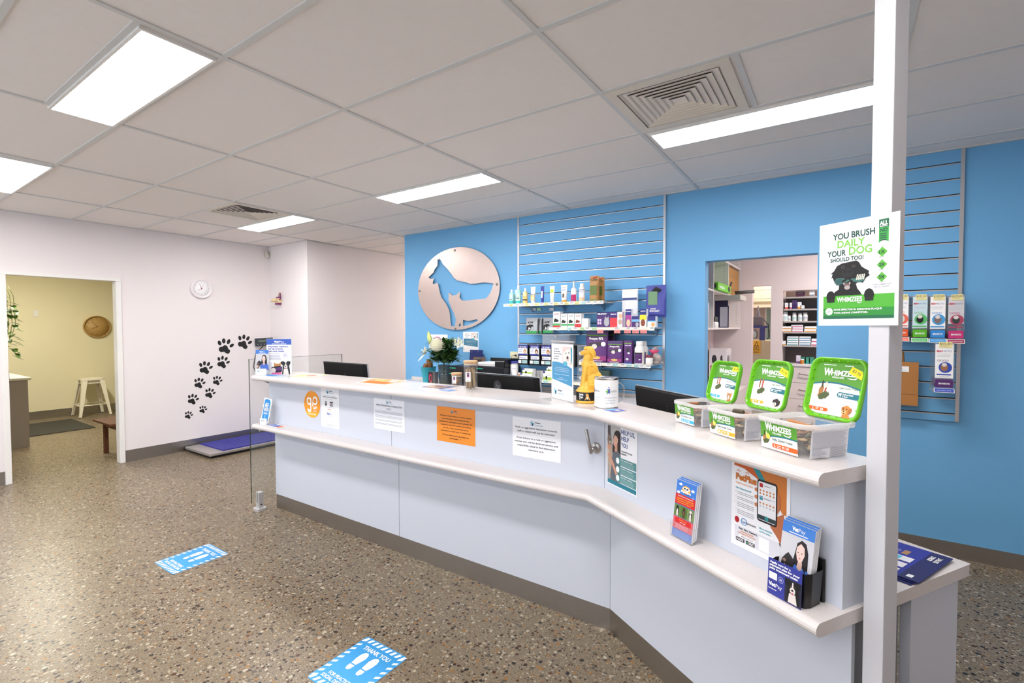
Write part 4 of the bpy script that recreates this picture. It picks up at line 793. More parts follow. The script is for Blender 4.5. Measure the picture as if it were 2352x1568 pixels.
g.poly([(.035, .0), (.05, .03), (.12, .03), (.12, .0)], C(224, 110, 170), 2); border_collie(g, .158, .068, .036); g.poly([(.06, .05), (.06, .10), (.075, .088), (.10, .088), (.118, .10), (.115, .05)], TAN, 4); g.poly([(.04, .06), (.11, .072), (.128, .06), (.125, .02), (.06, .012), (.035, .03)], FURB, 5); g.poly([(.07, .05), (.12, .066), (.12, .035), (.08, .03)], C(90, 40, 110), 6); g.ell(.055, .032, .02, .022, FURW, 6)
b.obj('printed_insert', t)
def brochure_rack(px, py, y, z, label, art, w, h, name='brochure_holder', rz=0, n=3, lean=.12):
    xa = hx(px, py, y)[0]; t = thing(name, label, 'brochure holder', (xa, y, z), rz); b = B(); d = .012+.008*n; b.box(-.003, w+.003, -d, -d+.0015, 0, .055, ACR).box(-.003, w+.003, -d, .012, 0, .002, ACR).box(-.003, w+.003, .010, .012, 0, h*.9, ACR).box(-.005, -.003, -d, .012, 0, .055, ACR).box(w+.003, w+.005, -d, .012, 0, .055, ACR); b.obj('acrylic_holder', t)
    for i in range(n):
        b = B(); b.T = Matrix.Translation((.0, -.007-.008*(n-1)+.007*i, .003+.003*i)) @ Matrix.Rotation(-lean*.3, 4, 'X'); b.box(0, w, -.002, .0, 0, h, WH); g = G(b, (0, -.002, 0)); art(g, w, h)
        o = b.obj('brochure'); o.parent = None; o.location = t.location; o.rotation_euler = t.rotation_euler; tag(o, label.split(' with ')[0].replace('holder', 'leaflet')+(', front one of the stack', ', second one of the stack', ', rear one of the stack')[min(i, 2)], 'leaflet')
    return t
def a_vet(g, w, h): vet_head(g, w, h, C(62, 128, 214) if w < .12 else VBLUE); g.rect(0, 0, w, h*.84, C(206, 206, 212), 1); woman(g, w*.60, h*.60, w*.40)
def a_vet2(g, w, h): a_vet(g, w, h); g.rect(0, 0, w, h*.16, WH, 8)
t = brochure_rack(588, 850, 1.068, ZT, 'small payment leaflet holder with a woman cover, at the counter\'s far left end', a_vet2, .098, .205, n=1, rz=.80)
xa = hx(584, 850, 1.04)[0]+.004; t = thing('business_card_holder', 'white business cards standing in a holder on the upper left counter end', 'card holder', (xa+.004, 1.043, ZT), .62); B().box(0, .09, 0, .010, 0, .022, ACR).obj('acrylic_holder', t)
def a_bc(g): logo(g, .022, .034, .007); g.ell(.008, .007, .003, .003, C(200, 120, 120), 2, n=8); g.ell(.078, .007, .003, .003, C(60, 60, 80), 2, n=8)
b = B().box(.001, .088, .001, .006, .002, .055, WH); a_bc(G(b, (.001, .001, .002))); b.obj('business_cards', t)

# ================= THINGS ON THE LOWER LEDGE, DESK AND FLOOR =================
# tall leaflet card and business cards at the ledge's left end
xa = hx(601, 968, 1.10)[0]
t = thing('leaflet_card', 'tall blue pet insurance leaflet leaning in a holder on the ledge\'s left end', 'leaflet', (xa+.006, 1.088, ZL), .12)
b = B(); b.T = Matrix.Translation((0, 0, .0095)) @ Matrix.Rotation(-.14, 4, 'X') @ Matrix.Rotation(.09, 4, 'Y'); b.box(0, .098, -.002, 0, .002, .208, WH); g = G(b, (0, -.002, 0)); g.poly(rrect(.074, .188, .02, 4, .046, .106), C(36, 140, 214), 1); g.rect(.086, .03, .092, .19, C(150, 190, 170), 1)
g.text("LET'S", .046, .160, .010, WH, .040, bold=.05); g.text('PET', .046, .134, .022, WH, .046, bold=.05); g.text('GO!', .046, .104, .026, WH, .056, bold=.05); g.lines(.02, .07, .09, 2, .008, WH, .004); g.rect(.038, .04, .05, .07, C(120, 190, 230), 2); b.obj('card_face', t)
B().box(.002, .108, .010, .012, 0, .14, ACR).box(.002, .108, -.03, .012, 0, .0015, ACR).obj('acrylic_holder', t)
t = thing('business_card_holder', 'white business cards standing in a holder on the ledge below the first ones', 'card holder', (hx(597, 965, 1.052)[0]+.004, 1.048, ZL), .40); B().box(0, .062, 0, .012, 0, .02, ACR).obj('acrylic_holder', t)
b = B().box(.001, .061, .001, .006, .002, .055, WH); g = G(b, (.001, .001, .002)); logo(g, .018, .036, .006); g.ell(.008, .007, .002, .002, INK, 2, n=8); g.ell(.05, .007, .002, .002, INK, 2, n=8); b.obj('business_cards', t)
def a_fl(g, w, h): g.rect(w*.04, h*.12, w*.7, h*.88, C(60, 110, 196), 1); g.rect(w*.7, h*.12, w*.96, h*.88, C(240, 130, 90), 1); g.lines(w*.1, w*.6, h*.65, 3, h*.18, WH, .004)
flat('leaflet', 'blue and orange leaflet lying flat on the ledge\'s left end', [(-1.68, 1.075, 0), (-1.48, 1.06, 0), (-1.47, 1.135, 0), (-1.67, 1.15, 0)], a_fl, z=ZL)
# price strip sign stuck on wing ledge
# dog trainer leaflets
def a_pup(g, w, h):
    g.rect(0, 0, w, h, C(62, 126, 214), 1)
    for x, y in ((.2, .93), (.12, .78), (.82, .88), (.84, .74)): g.ell(w*x, h*y, w*.09, h*.018, WH, 2, n=10); g.ell(w*(x+.02), h*(y+.012), w*.05, h*.016, WH, 2, n=10)
    g.ell(w*.5, h*.86, w*.21, h*.07, C(244, 176, 40), 2); g.ell(w*.5, h*.875, w*.17, h*.035, WH, 3); g.ell(w*.43, h*.88, w*.045, h*.016, FURB, 4, n=10); g.ell(w*.57, h*.88, w*.045, h*.016, FURB, 4, n=10); g.ell(w*.5, h*.865, w*.03, h*.01, FURB, 4, n=8)
    g.text('PupMan', w*.5, h*.805, h*.032, WH, w*.5, bold=.08, L=5); g.text('Pet Trainer', w*.56, h*.782, h*.013, INK, w*.28, bold=.04, L=5)
    g.rect(0, h*.575, w, h*.755, C(206, 30, 34), 2); g.text('Pat Wright | Cheerinne', w*.5, h*.715, h*.020, WH, w*.76, bold=.02); g.text('QUALIFIED & ACCREDITED', w*.5, h*.672, h*.018, C(250, 196, 50), w*.84, bold=.03); g.text('POSITIVE REINFORCEMENT TRAINER', w*.5, h*.638, h*.014, C(250, 196, 50), w*.9, bold=.03); g.lines(w*.1, w*.9, h*.615, 1, .01, C(250, 196, 50), h*.008)
    g.rect(0, h*.355, w, h*.565, C(96, 128, 66), 2)
    for i in range(3): x = w*(.17+.33*i); g.rect(x-w*.16, h*.36, x+w*.155, h*.56, C(*[(100, 130, 70), (84, 120, 52), (120, 140, 90)][i]), 3); g.ell(x, h*.46, w*.08, h*.065, [FURB, C(60, 44, 34), C(60, 56, 56)][i], 4); g.ell(x, h*.44, w*.045, h*.05, [FURW, C(120, 84, 52), FURW][i], 5); g.ell(x, h*.52, w*.06, h*.025, [FURB, C(60, 44, 34), FURW][i], 5); g.ell(x-w*.02, h*.39, w*.02, h*.03, FURW if i != 1 else C(60, 44, 34), 5); g.ell(x+w*.03, h*.39, w*.02, h*.03, FURW if i != 1 else C(60, 44, 34), 5)
    g.rect(0, h*.14, w, h*.35, C(216, 96, 106), 2); g.poly(rrect(w*.8, h*.10, w*.05, 3, w*.5, h*.29), C(210, 34, 38), 3); g.text('Contact us', w*.5, h*.305, h*.018, C(250, 180, 60), w*.38, bold=.03, L=5); g.text('0400 000 000' if 0 else 'call today', w*.5, h*.268, h*.013, WH, w*.3, bold=.03, L=5); g.lines(w*.15, w*.85, h*.235, 4, h*.022, C(236, 190, 196), h*.006); g.rect(0, 0, w, h*.135, C(96, 132, 200), 2); g.lines(w*.08, w*.9, h*.11, 3, h*.03, C(150, 170, 220), h*.008)
def mk(name, label, w, h, art, T0, rz, tilt, n, holder, lb2):
    t = thing(name, label, 'brochure holder', T0, rz); holder(t, w, h)
    for i in range(n):
        b = B(); b.T = Matrix.Translation((0, .009*i, .004+.0035*i)) @ Matrix.Rotation(-tilt, 4, 'X'); b.box(0, w, -.007, 0, 0, h, WH); g = G(b, (0, -.007, 0)); art(g, w, h); o = b.obj('brochure'); o.location = t.location; o.rotation_euler = t.rotation_euler
        tag(o, lb2 % ['front', 'second', 'third', 'rear'][i if i < n-1 else 3], 'brochure')
    return t
def hold_clear(t, w, h):
    d = .045; b = B(); b.box(-.004, w+.004, -.012, -.010, 0, .062, ACR).box(-.004, w+.004, -.012, d, 0, .002, ACR).box(-.004, w+.004, d-.002, d, 0, .13, ACR); b.prism([(-.004, -.012), (-.002, -.012), (-.002, d), (-.004, d)], 0, .06, ACR).prism([(w+.002, -.012), (w+.004, -.012), (w+.004, d), (w+.002, d)], 0, .06, ACR); b.obj('acrylic_holder', t)
p = top(1537, 1228, ZL)
mk('brochure_holder', 'clear holder with blue and red dog trainer brochures on the wing ledge', .099, .210, a_pup, (p[0]+.012, p[1]+.010, ZL), WA, .13, 3, hold_clear, 'blue and red dog trainer brochure with three dog photos, %s one in the clear holder')
def hold_black(t, w, h):
    b = B(); pr = [(-.006, .0), (-.002, .012), (-.004, .06), (.01, .07), (w-.01, .07), (w+.006, .05), (w+.010, .0), (w+.004, -.022), (w*.75, -.026), (.0, -.022)]
    b.rings([[(x, y, z) for x, y in [(a*(1 if z else .96), c*(1 if z else .9)) for a, c in pr]] for z in (0, .10)], BLACK, cap=False, smooth=False); b.add([(x*.96, y*.9, .001) for x, y in pr], [tuple(range(10))[::-1]], BLACK); b.prism([(0, .058), (w, .058), (w+.004, .066), (-.002, .066)], 0, .125, BLACK)
    b.obj('black_holder', t, bevel=.002)
    b = B(); b.T = Matrix.Translation((-.006, -.034, .001)) @ Matrix.Rotation(-.05, 4, 'X'); b.box(0, .105, -.001, 0, 0, .105, VDK); g = G(b, (0, -.001, 0))
    for i, q in enumerate(['Apply now for a', 'payment plan for your', 'pets treatment costs']): g.text(q, .005, .093-i*.009, .0062, WH, (.066, .094, .088)[i], 'l', .05)
    g.rect(.004, .040, .030, .066, WH, 2); g.rect(.004, .040, .030, .046, C(60, 64, 150), 3); g.ring(.042, .054, .009, .0014, C(170, 180, 230), 3); g.text('10', .042, .051, .006, WH, bold=.03); g.text('Vet', .004, .026, .011, WH, .022, 'l', .06); g.text('Pay', .027, .026, .011, WH, .020, 'l'); g.lines(.004, .03, .018, 1, .01, WH, .002, 3, 0)
    g.rect(.055, .002, .105, .070, C(34, 34, 54), 1.5); border_collie(g, .079, .044, .021); b.poly = None; b.obj('front_card', t)
p = top(1766, 1355, ZL)
mk('brochure_holder', 'black holder with payment plan brochures at the ledge\'s right end', .099, .210, a_vet, (p[0]+.020, p[1]+.014, ZL), WA, .16, 3, hold_black, 'blue payment brochure with a dark haired woman on it, %s one in the black holder')
# stacked leaflets on the desk end behind the post
def a_navy(g, w, h):
    g.rect(0, 0, w, h, C(34, 44, 150), 1); g.rect(w*.72, 0, w, h, C(24, 26, 92), 2)
    for i in range(3): y = h*(.80-.24*i); g.rect(w*.03, y-h*.22, w*.08, y, WH, 3); g.lines(w*.12, w*.4, y-.01, 3, .009, WH, .0016, 3); g.rect(w*.43, y-h*.14, w*.52, y, C(170, 130, 90), 3)
    for i in range(3): y = h*(.05+.20*i); g.rect(w*.08, y, w*.66, y+h*.15, C(230, 228, 236), 4); g.rect(w*.3, y+h*.02, w*.46, y+h*.13, C(50, 130, 160), 5); g.rect(w*.42, y+h*.02, w*.5, y+h*.13, C(80, 190, 220), 5)
    g.text('SCIENCE', w*.83, h*.78, .012, WH, .046, bold=.04, rot=PI/2, L=4); g.text('DID THAT.', w*.92, h*.78, .012, WH, .052, bold=.04, rot=PI/2, L=4); g.rect(w*.80, h*.06, w*.88, h*.14, WH, 4)
P = [W(UE-.30, .24), W(UE-.035, .22), W(UE-.02, .57), W(UE-.28, .585)]
P = [(2.225, .940, 0), (2.405, .860, 0), (2.512, 1.130, 0), (2.332, 1.21, 0)]
for i in range(3): flat('brochure', 'dark blue pet food brochure on the desk end behind the post, %s of the pile' % ('topmost', 'middle', 'lowest')[i], [(x-.010*i, y-.004*i-.006*(i == 2), 0) for x, y, _ in P], a_navy, z=ZL+.0062-.003*i, th=.001, base=C(40, 44, 130))

# ---- floor stickers
def floor_sticker(label, pts):
    def art(g, w, h):
        bl = C(44, 148, 212)
        k = .036; n = 9
        for i in range(n):
            x = w*(i+.5)/n; g.poly([(x-.012, h-k*.9), (x+.004, h-k*.9), (x+.016, h-.006), (x, h-.006)], WH, 1); g.poly([(x-.012, .006), (x+.004, .006), (x+.016, k*.9), (x, k*.9)], WH, 1)
        for i in range(9):
            y = h*(.09+.82*i/8); g.poly([(.005, y-.012), (k*.75, y), (k*.75, y+.014), (.005, y+.002)], WH, 1); g.poly([(w-.005, y+.014), (w-k*.75, y+.002), (w-k*.75, y-.012), (w-.005, y)], WH, 1)
        g.text('THANK YOU', w/2, h*.775, .026, WH, w*.62, bold=.02, L=2)
        for s in (-1, 1):
            c = w/2+s*.037; g.poly([(c+dx*.8*s*1.0, h*.40+dy) for dx, dy in ((-.02, .035), (-.026, .06), (-.030, .085), (-.022, .108), (-.004, .118), (.014, .112), (.024, .092), (.024, .066), (.016, .035))], WH, 2); g.poly([(c+dx*s, h*.40+dy) for dx, dy in ((-.017, .028), (.013, .028), (.013, .010), (.006, -.004), (-.006, -.006), (-.015, .004))], WH, 2)
        g.text('FOR PRACTICING', w/2, h*.20, .019, WH, w*.58, bold=.02, L=2); g.text('SOCIAL DISTANCING', w/2, h*.125, .019, WH, w*.72, bold=.02, L=2)
    flat('floor_sticker', label, pts, art, 'floor sticker', z=.0002, th=.0008, base=C(44, 148, 212))
def fs(cx, cy): w, h = .282, .335; return [(cx-w/2, cy-h/2, 0), (cx+w/2, cy-h/2, 0), (cx+w/2, cy+h/2, 0), (cx-w/2, cy+h/2, 0)]
floor_sticker('blue thank you floor sticker farther away, on the open floor at left', fs(-1.363, .389))
floor_sticker('blue thank you floor sticker nearest the camera, cut by the bottom edge', fs(.413, .336))

# ---- monitors on the desk behind the counter, seen from behind
MBK = mat('matte_black_plastic', (9, 9, 10), .6, spec=.25)
def monitor(label, x, y, z, rz, w=.545, tilt=.10, logo_=True, cable=True):
    t = thing('computer_monitor', label, 'monitor', (x, y, .74), rz, 'black computer monitors behind the counter'); hh = z-.74
    T = Matrix.Translation((0, 0, hh-.165)) @ Matrix.Rotation(tilt, 4, 'X')
    b = B(); b.T = T; b.box(-w/2, w/2, 0, .012, -.165, .165, MBK); b.prism([(-w*.44, -.022), (w*.44, -.022), (w*.495, 0), (-w*.495, 0)], -.163, .163, MBK); b.obj('screen_housing', t, bevel=.003)
    b = B(); b.T = T; b.box(-w/2-.001, w/2+.001, .0005, .013, .1655, .168, ALU).box(w/2, w/2+.003, .0005, .013, -.165, .168, ALU); b.obj('bezel_edge', t)
    b = B(); b.T = T; g = G(b, (-.05, -.0225, .0)); 
    if logo_: g.ell(0, .095, .034, .036, C(52, 54, 60), 1, n=28); g.text('hp', 0, .078, .036, C(170, 176, 182), .034, 'c', -.01, 3, slant=.3)
    else: g.rect(.09, .03, .094, .07, C(120, 120, 124), 1); g.lines(.07, .084, .10, 4, .014, C(80, 80, 84), .002)
    b.obj('badge', t)
    B().tube([(0, -.02, hh-.19), (0, -.03, .02)], .018, BLACK, 10).obj('stand_neck', t); B().prism(rrect(.22, .18, .02, 4, 0, -.0), 0, .012, BLACK).obj('stand_base', t, bevel=.003)
def mon_at(label, pl, pr, z, **k):     # back top corners seen at pixels on the height z
    a, c = hit(*pl, 2, z), hit(*pr, 2, z); rz = math.atan2((c-a).y, (c-a).x); m = (a+c)/2; monitor(label, m.x, m.y, z, rz, w=(c-a).length, **k)
mon_at('black monitor at the far left behind the counter, no round badge seen', (746, 829), (846, 836), 1.232, logo_=False)
mon_at('black monitor behind the jars, with a silver round badge on its back', (1092, 855), (1243, 867), 1.225)
a = hit(1465, 884, 2, 1.225); rz = WA-.10; monitor('black monitor behind the tubs, nearest the doorway', a.x+.27*math.cos(rz), a.y+.27*math.sin(rz)+.0, 1.225, rz, w=.54, logo_=False)

# ================= THE BLUE WALL =================
# oval metal emblem with a dog and cat cut out
def zp(L, ox, oy, k, y): return [(lambda p: (p[0], p[2]))(hx(ox+a/k, oy+c/k, y)) for a, c in L]
YP = YW-.025
dog = zp([(435, 222), (433, 290), (405, 325), (398, 352), (350, 398), (362, 412), (385, 415), (402, 408), (392, 435), (388, 455), (398, 465), (415, 458), (432, 450), (440, 470), (455, 540), (470, 590), (515, 650), (540, 700), (550, 740), (555, 800), (562, 860), (598, 866), (606, 815), (606, 790), (590, 740), (570, 700), (558, 675), (555, 660), (540, 630), (538, 600), (540, 540), (572, 570), (610, 568), (643, 535), (648, 560), (642, 590), (665, 618), (700, 620), (895, 598), (925, 560), (945, 520), (965, 458), (900, 448), (860, 448), (800, 458), (745, 460), (700, 445), (660, 437), (625, 430), (590, 405), (560, 360), (530, 322), (485, 275), (470, 245), (452, 215), (448, 238), (440, 224)], 900, 540, 4.1275, YP)
tail = zp([(675, 802), (720, 812), (760, 808), (805, 795), (818, 808), (780, 830), (730, 850), (677, 861)], 900, 540, 4.1275, YP)
slit = zp([(650, 828), (654, 862), (634, 864), (640, 845)], 900, 540, 4.1275, YP)
cx, cz = -1.452, 1.981; cu = D.curves.new('plate', 'CURVE'); cu.dimensions = '2D'; cu.fill_mode = 'BOTH'; cu.extrude = .002
for pts in (ell(cx, cz, .612, .472, 0, 96), dog, tail, slit):
    s = cu.splines.new('POLY'); s.points.add(len(pts)-1); s.use_cyclic_u = True
    for i, (x, z) in enumerate(pts): s.points[i].co = (x-cx, z-cz, 0, 1)
o = D.objects.new('plate', cu); COL.objects.link(o); me = D.meshes.new_from_object(o); D.objects.remove(o)
me.materials.clear(); BR = mat('brushed_rose_steel', (206, 190, 184), .36, .85, noise=.05, nscale=8); me.materials.append(BR)
t = thing('wall_emblem', 'large oval brushed metal emblem with dog and cat cut out, on the blue wall', 'wall emblem', (cx, YP, cz))
o = D.objects.new('metal_plate', me); COL.objects.link(o); o.parent = t; o.rotation_euler = (PI/2, 0, 0)
for x, z in ((-.02, .44), (-.02, -.455), (-.585, .0), (.575, .02)):
    b = B(); b.T = Matrix.Translation((x, -.004, z)) @ Matrix.Rotation(PI/2, 4, 'X'); b.lathe([(.008, -.026), (.008, .0), (.013, .0), (.012, .004), (0, .005)], STEEL, 14); b.obj('screw_cap', t)

# slat wall panels
YSL = YW-.02
def slatwall(x0, x1, z0, label):
    t = thing('slatwall_panel', label, 'slatwall', (0, 0, 0)); b = B(); zs = []; z = 2.597
    while z > z0: zs.append(z); z -= .1026
    tops = [2.685]+[q-.006 for q in zs]; bots = [q+.006 for q in zs]+[z0]
    for a, c in zip(tops, bots):
        if a-c > .01: b.box(x0+.02, x1-.02, YSL, YW-.001, c, a, BLUE)
    b.box(x0+.02, x1-.02, YSL+.012, YW-.001, z0, 2.68, BLUE)
    b.obj('slat_boards', t)
    for q in zs: B().box(x0+.02, x1-.02, YSL-.0015, YSL+.011, q-.0065, q-.0005, ALU).box(x0+.02, x1-.02, YSL+.0105, YSL+.012, q-.0005, q+.006, DARK).obj('groove_insert', t)
    for a in (x0, x1-.02): B().box(a, a+.02, YSL-.004, YW-.001, z0, 2.685, ALU).obj('edge_trim', t)
    return zs
slatwall(-.612, .932, .93, 'wide blue slatwall with product shelves, right of the oval emblem')
slatwall(2.40, 2.852, .905, 'narrow blue slatwall with leaflet dispensers, behind the grey post')

# shelves
SH = mat('grey_metal_shelf', (206, 206, 206), .4, .2)
def shelf(x0, x1, zt, label, bx, y0=2.93):
    t = thing('wall_shelf', label, 'shelf', (0, 0, 0), 0, 'metal shelves on the slatwall')
    B().box(x0, x1, y0, YSL-.004, zt-.012, zt, SH).obj('shelf_board', t, bevel=.001); B().box(x0, x1, y0-.006, y0-.001, zt-.024, zt+.003, mat('ticket_strip', (232, 228, 214), .4)).obj('ticket_strip', t)
    for x in bx:
        b = B().prism([(y0+.03, zt-.014), (YSL-.004, zt-.014), (YSL-.004, zt-.075), (y0+.20, zt-.035), (y0+.03, zt-.030)], -.006, .006, ALU); b.v = [(x+z, p, q) for p, q, z in b.v]; b.obj('bracket', t)
    return t
def tickets(t, y, zt, specs):      # (x, w, colour, text)
    for x, w, c, q in specs:
        b = B().box(x-w/2, x+w/2, y-.0085, y-.007, zt-.025, zt+.004, c); g = G(b, (x-w/2, y-.0085, zt-.025))
        if q: g.text(q, w/2, .008, .010, INK, w*.75, L=1)
        else: g.lines(.004, w-.004, .024, 2, .008, INK, .0035, 1)
        b.obj('price_ticket', t)
YT, BT, GT, RT_ = C(240, 228, 160), C(190, 226, 226), C(190, 226, 170), C(240, 150, 146)
Z1, Z2, Z3, Z4 = 1.766, 1.532, 1.218, 1.030
X = lambda px, py=740, y=2.98: hx(px, py, y)[0]
s1 = shelf(X(1157, 699, 2.93), .462, Z1, 'top product shelf with shampoo bottles and tubes', (-.42, -.05, .36))
tickets(s1, 2.93, Z1, [(X(1142+v/4.9, 695, 2.93), .042, c, q) for v, c, q in ((110, WH, ''), (160, YT, '$28.60'), (232, WH, ''), (290, WH, ''), (340, YT, '$28.60'), (400, WH, ''), (450, YT, '$24.10'), (505, WH, ''), (555, YT, '$25.00'), (615, WH, ''), (665, YT, '$28.40'), (730, WH, ''), (785, YT, '$38.10'), (840, WH, ''), (900, YT, '$42.10'), (975, BT, '$75.90'), (1035, WH, ''), (1110, WH, ''), (1175, WH, ''))])
s2 = shelf(X(1262, 751, 2.93), .905, Z2, 'second product shelf with white boxes and calming products', (.12, .46, .86))
tickets(s2, 2.93, Z2, [(X(1142+v/4.9, 750, 2.93), .042, c, q) for v, c, q in ((690, WH, ''), (815, BT, '$41.90'), (885, WH, ''), (960, GT, '$70.60'), (1020, WH, ''), (1095, GT, '$75.50'), (1350, WH, ''), (1480, WH, ''), (1560, WH, ''), (1745, WH, ''))])
s3 = shelf(X(1330, 832, 2.93), .895, Z3, 'third product shelf with purple pouches and a dog figure', (.35, .80))
tickets(s3, 2.93, Z3, [(X(1142+v/4.9, 836, 2.93), .046, c, q) for v, c, q in ((1145, WH, ''), (1260, WH, ''), (1330, BT, '$30.00'), (1415, WH, ''), (1485, BT, '$55.50'), (1570, BT, '$24.20'), (1630, WH, ''), (1700, WH, ''))])
s4 = shelf(-.62, X(1402, 886, 2.93), Z4, 'lowest product shelf with medicine boxes, partly hidden by the counter', (-.2, .2))
tickets(s4, 2.93, Z4, [(X(1142+548/4.9, 873, 2.93), .05, BT, '$16.30'), (X(1142+955/4.9, 880, 2.93), .05, WH, '')])
for v, c in ((418, WH), (475, GT), (620, WH)):
    p = hx(1140+v/4.9, 710, 3.19); B().box(p[0]-.025, p[0]+.025, 3.193, 3.1945, p[2]-.014, p[2]+.014, c).box(p[0]-.004, p[0]+.004, 3.1945, 3.201, p[2]-.004, p[2]+.004, c).obj('price_ticket', s1)
# hanging red price tickets under the second shelf
for v, q in ((1165, '$146.50'), (1355, '$160.90'), (1470, '$80.60'), (1562, '$80.70'), (1652, '$102.50')):
    x = X(1142+v/4.9, 752, 2.93); b = B().box(x-.028, x+.028, 2.9205, 2.922, Z2-.050, Z2-.020, RT_); G(b, (x-.028, 2.9205, Z2-.05)).text(q, .028, .008, .011, C(120, 40, 40), .046, L=1); b.obj('price_ticket', s2)

# ---- product builders: b0 is at the shelf, x centre, bottom z
def prod(name, label, cat, x, z, y=3.0, grp=None, rz=0): return thing(name, label, cat, (x, y, z+.0005), rz, grp)
def bottle(x, z, label, h, r, body, cap, band=None, mark=None, grp=None, y=3.0, capr=.45, caph=.18, name='bottle', bw=1.3):
    t = prod(name, label, 'bottle', x, z, y, grp); hb = h*(1-caph)
    B().lathe([(r*.92, 0), (r, .004), (r, hb*.86), (r*.80, hb*.95), (r*capr, hb)], body, 20).obj('bottle_body', t); B().lathe([(r*capr, hb), (r*capr*1.02, hb+.003), (r*capr*.95, h), (0, h)], cap, 16).obj('cap', t)
    if band:
        b = B(); fn = lambda u, v, q: Vector(((r+.0006+q)*math.sin(u/r), -(r+.0006+q)*math.cos(u/r), v)); g = G(b, fn=fn)
        for q, (a, c, m) in enumerate(band): g.rect(-r*bw, hb*a, r*bw, hb*c, m, q)
        if mark: mark(g, r, hb)
        b.obj('label', t)
    return t
def tubeup(x, z, label, h, w, body, cap, bands=(), txt=None, y=3.0, capm=None):
    t = prod('squeeze_tube', label, 'tube', x, z, y); b = B(); n = 16; rs = []
    for k in range(7):
        f = k/6; a, c = w*.36+(w*.5-w*.36)*f, w*.36*(1-f)+.002*f; rs.append([(a*math.cos(2*PI*i/n), c*math.sin(2*PI*i/n), h*.14+h*.86*f) for i in range(n)])
    b.rings(rs, body); b.obj('tube_body', t); B().lathe([(w*.34, 0), (w*.36, h*.13), (w*.30, h*.14)], cap, 18).obj('cap', t)
    b = B(); g = G(b, fn=lambda u, v, q: Vector((u, -(w*.36*(1-max(0, (v-h*.14)/(h*.86)))+.002)*math.sqrt(max(0, 1-min(1, (abs(u)/(w*.5))**2)))-.0012-q, v)))
    for a, c, ww, m in bands: g.poly([(-w*ww, h*a), (-w*ww*.5, h*a), (w*ww*.5, h*a), (w*ww, h*a), (w*ww, h*c), (w*ww*.5, h*c), (-w*ww*.5, h*c), (-w*ww, h*c)], m, 1)
    if txt: g.text(txt, 0, h*.84, h*.05, INK, w*.7, L=2)
    b.obj('label', t); return t
def carton(x, z, label, w, h, d, faces, y=None, rz=-.0, name='medicine_box', cat='box', grp=None, base=WH):
    t = prod(name, label, cat, x-w/2, z, (2.95 if y is None else y), grp, rz); b = B().box(0, w, 0, d, 0, h, base); g = G(b, (0, 0, 0)); faces(g, w, h); b.obj('carton', t, bevel=.0006); return t
def pouch(x, z, label, w, h, d, m, art, y=3.0, grp=None, name='treat_pouch', hang=False):
    t = prod(name, label, 'pouch', x, z, y, grp); b = B(); rs = []; n = 12
    for f, dd in ((0, .55), (.08, 1), (.5, .8), (.85, .3), (1, .08)): rs.append([(w/2*math.copysign(abs(math.cos(2*PI*i/n+.26))**.5, math.cos(2*PI*i/n+.26)), d/2*dd*math.sin(2*PI*i/n+.26), h*f) for i in range(n)])
    b.rings(rs, m, smooth=False); b.obj('pouch_body', t); b = B()
    g = G(b, fn=lambda u, v, q: Vector((u, -d/2*((1-.45*max(0, v/h)) if v/h < .85 else .3)-.0015-q, v))); art(g, w, h); b.obj('printed_front', t)
    if name == 'hanging_pack': B().tube([(0, -.012, h*.955), (0, YSL-y-.0035, h*.955)], .0025, STEEL, 6).obj('hook', t)
    return t

# top shelf
MINT, CRM = C(176, 226, 220), C(238, 214, 160)
def mk1(g, r, h): g.text('MALASEB', 0, h*.36, h*.06, INK, r*1.5, bold=.05, L=2); g.ell(0, h*.52, r*.25, h*.02, C(120, 60, 50), 2, n=8)
XT = lambda v, y=3.0: hx(1140+v/4.9, 690, y)[0]
bottle(XT(173), Z1, 'short mint shampoo bottle at the far left of the top shelf', .150, .024, MINT, WP, [(.0, .3, C(60, 190, 190)), (.3, .75, C(200, 236, 230))], mk1)
bottle(XT(215, 3.06), Z1, 'mint shampoo bottle standing behind the two left mint bottles', .150, .022, MINT, WP, [(.0, .3, C(60, 190, 190))], None, y=3.07)
bottle(XT(249), Z1, 'tallest mint shampoo bottle, second from the left on the top shelf', .185, .028, MINT, WP, [(.0, .22, C(60, 190, 190)), (.22, .7, C(196, 234, 228))], mk1)
bottle(XT(326), Z1, 'cream shampoo bottle with a dark band on the top shelf', .155, .0245, CRM, WP, [(.0, .6, C(240, 200, 120)), (.27, .36, INK)], lambda g, r, h: g.ell(0, h*.55, r*.3, h*.02, C(140, 50, 50), 2, n=8))
tubeup(XT(415), Z1, 'white tube with an orange lower half, right of the cream bottle', .165, .056, WP, WP, ((.18, .5, .38, C(240, 196, 120)), (.5, .55, .42, C(90, 96, 140))), 'DermCare')
tubeup(XT(519), Z1, 'slim navy toothpaste tube with a white dog on it', .165, .040, C(44, 58, 150), C(44, 58, 150), ((.32, .72, .2, WH),))
tubeup(XT(630), Z1, 'white tube with a lime green square at its top', .160, .054, WP, WP, ((.62, .82, .3, C(190, 216, 40)),))
tubeup(XT(764), Z1, 'wider white tube with a dog picture and orange cap', .165, .070, WP, C(240, 160, 40), ((.28, .5, .14, C(90, 70, 50)), (.7, .73, .3, VBLUE)), 'Dermoscent')
bottle(XT(872), Z1, 'white spray bottle with a magenta label', .195, .027, WP, WP, [(.06, .52, C(200, 30, 110))], lambda g, r, h: g.poly([(-r*.2, h*.1), (-r*.3, h*.3), (0, h*.46), (r*.35, h*.4), (r*.3, h*.1)], C(110, 50, 40), 2), capr=.34, caph=.30)
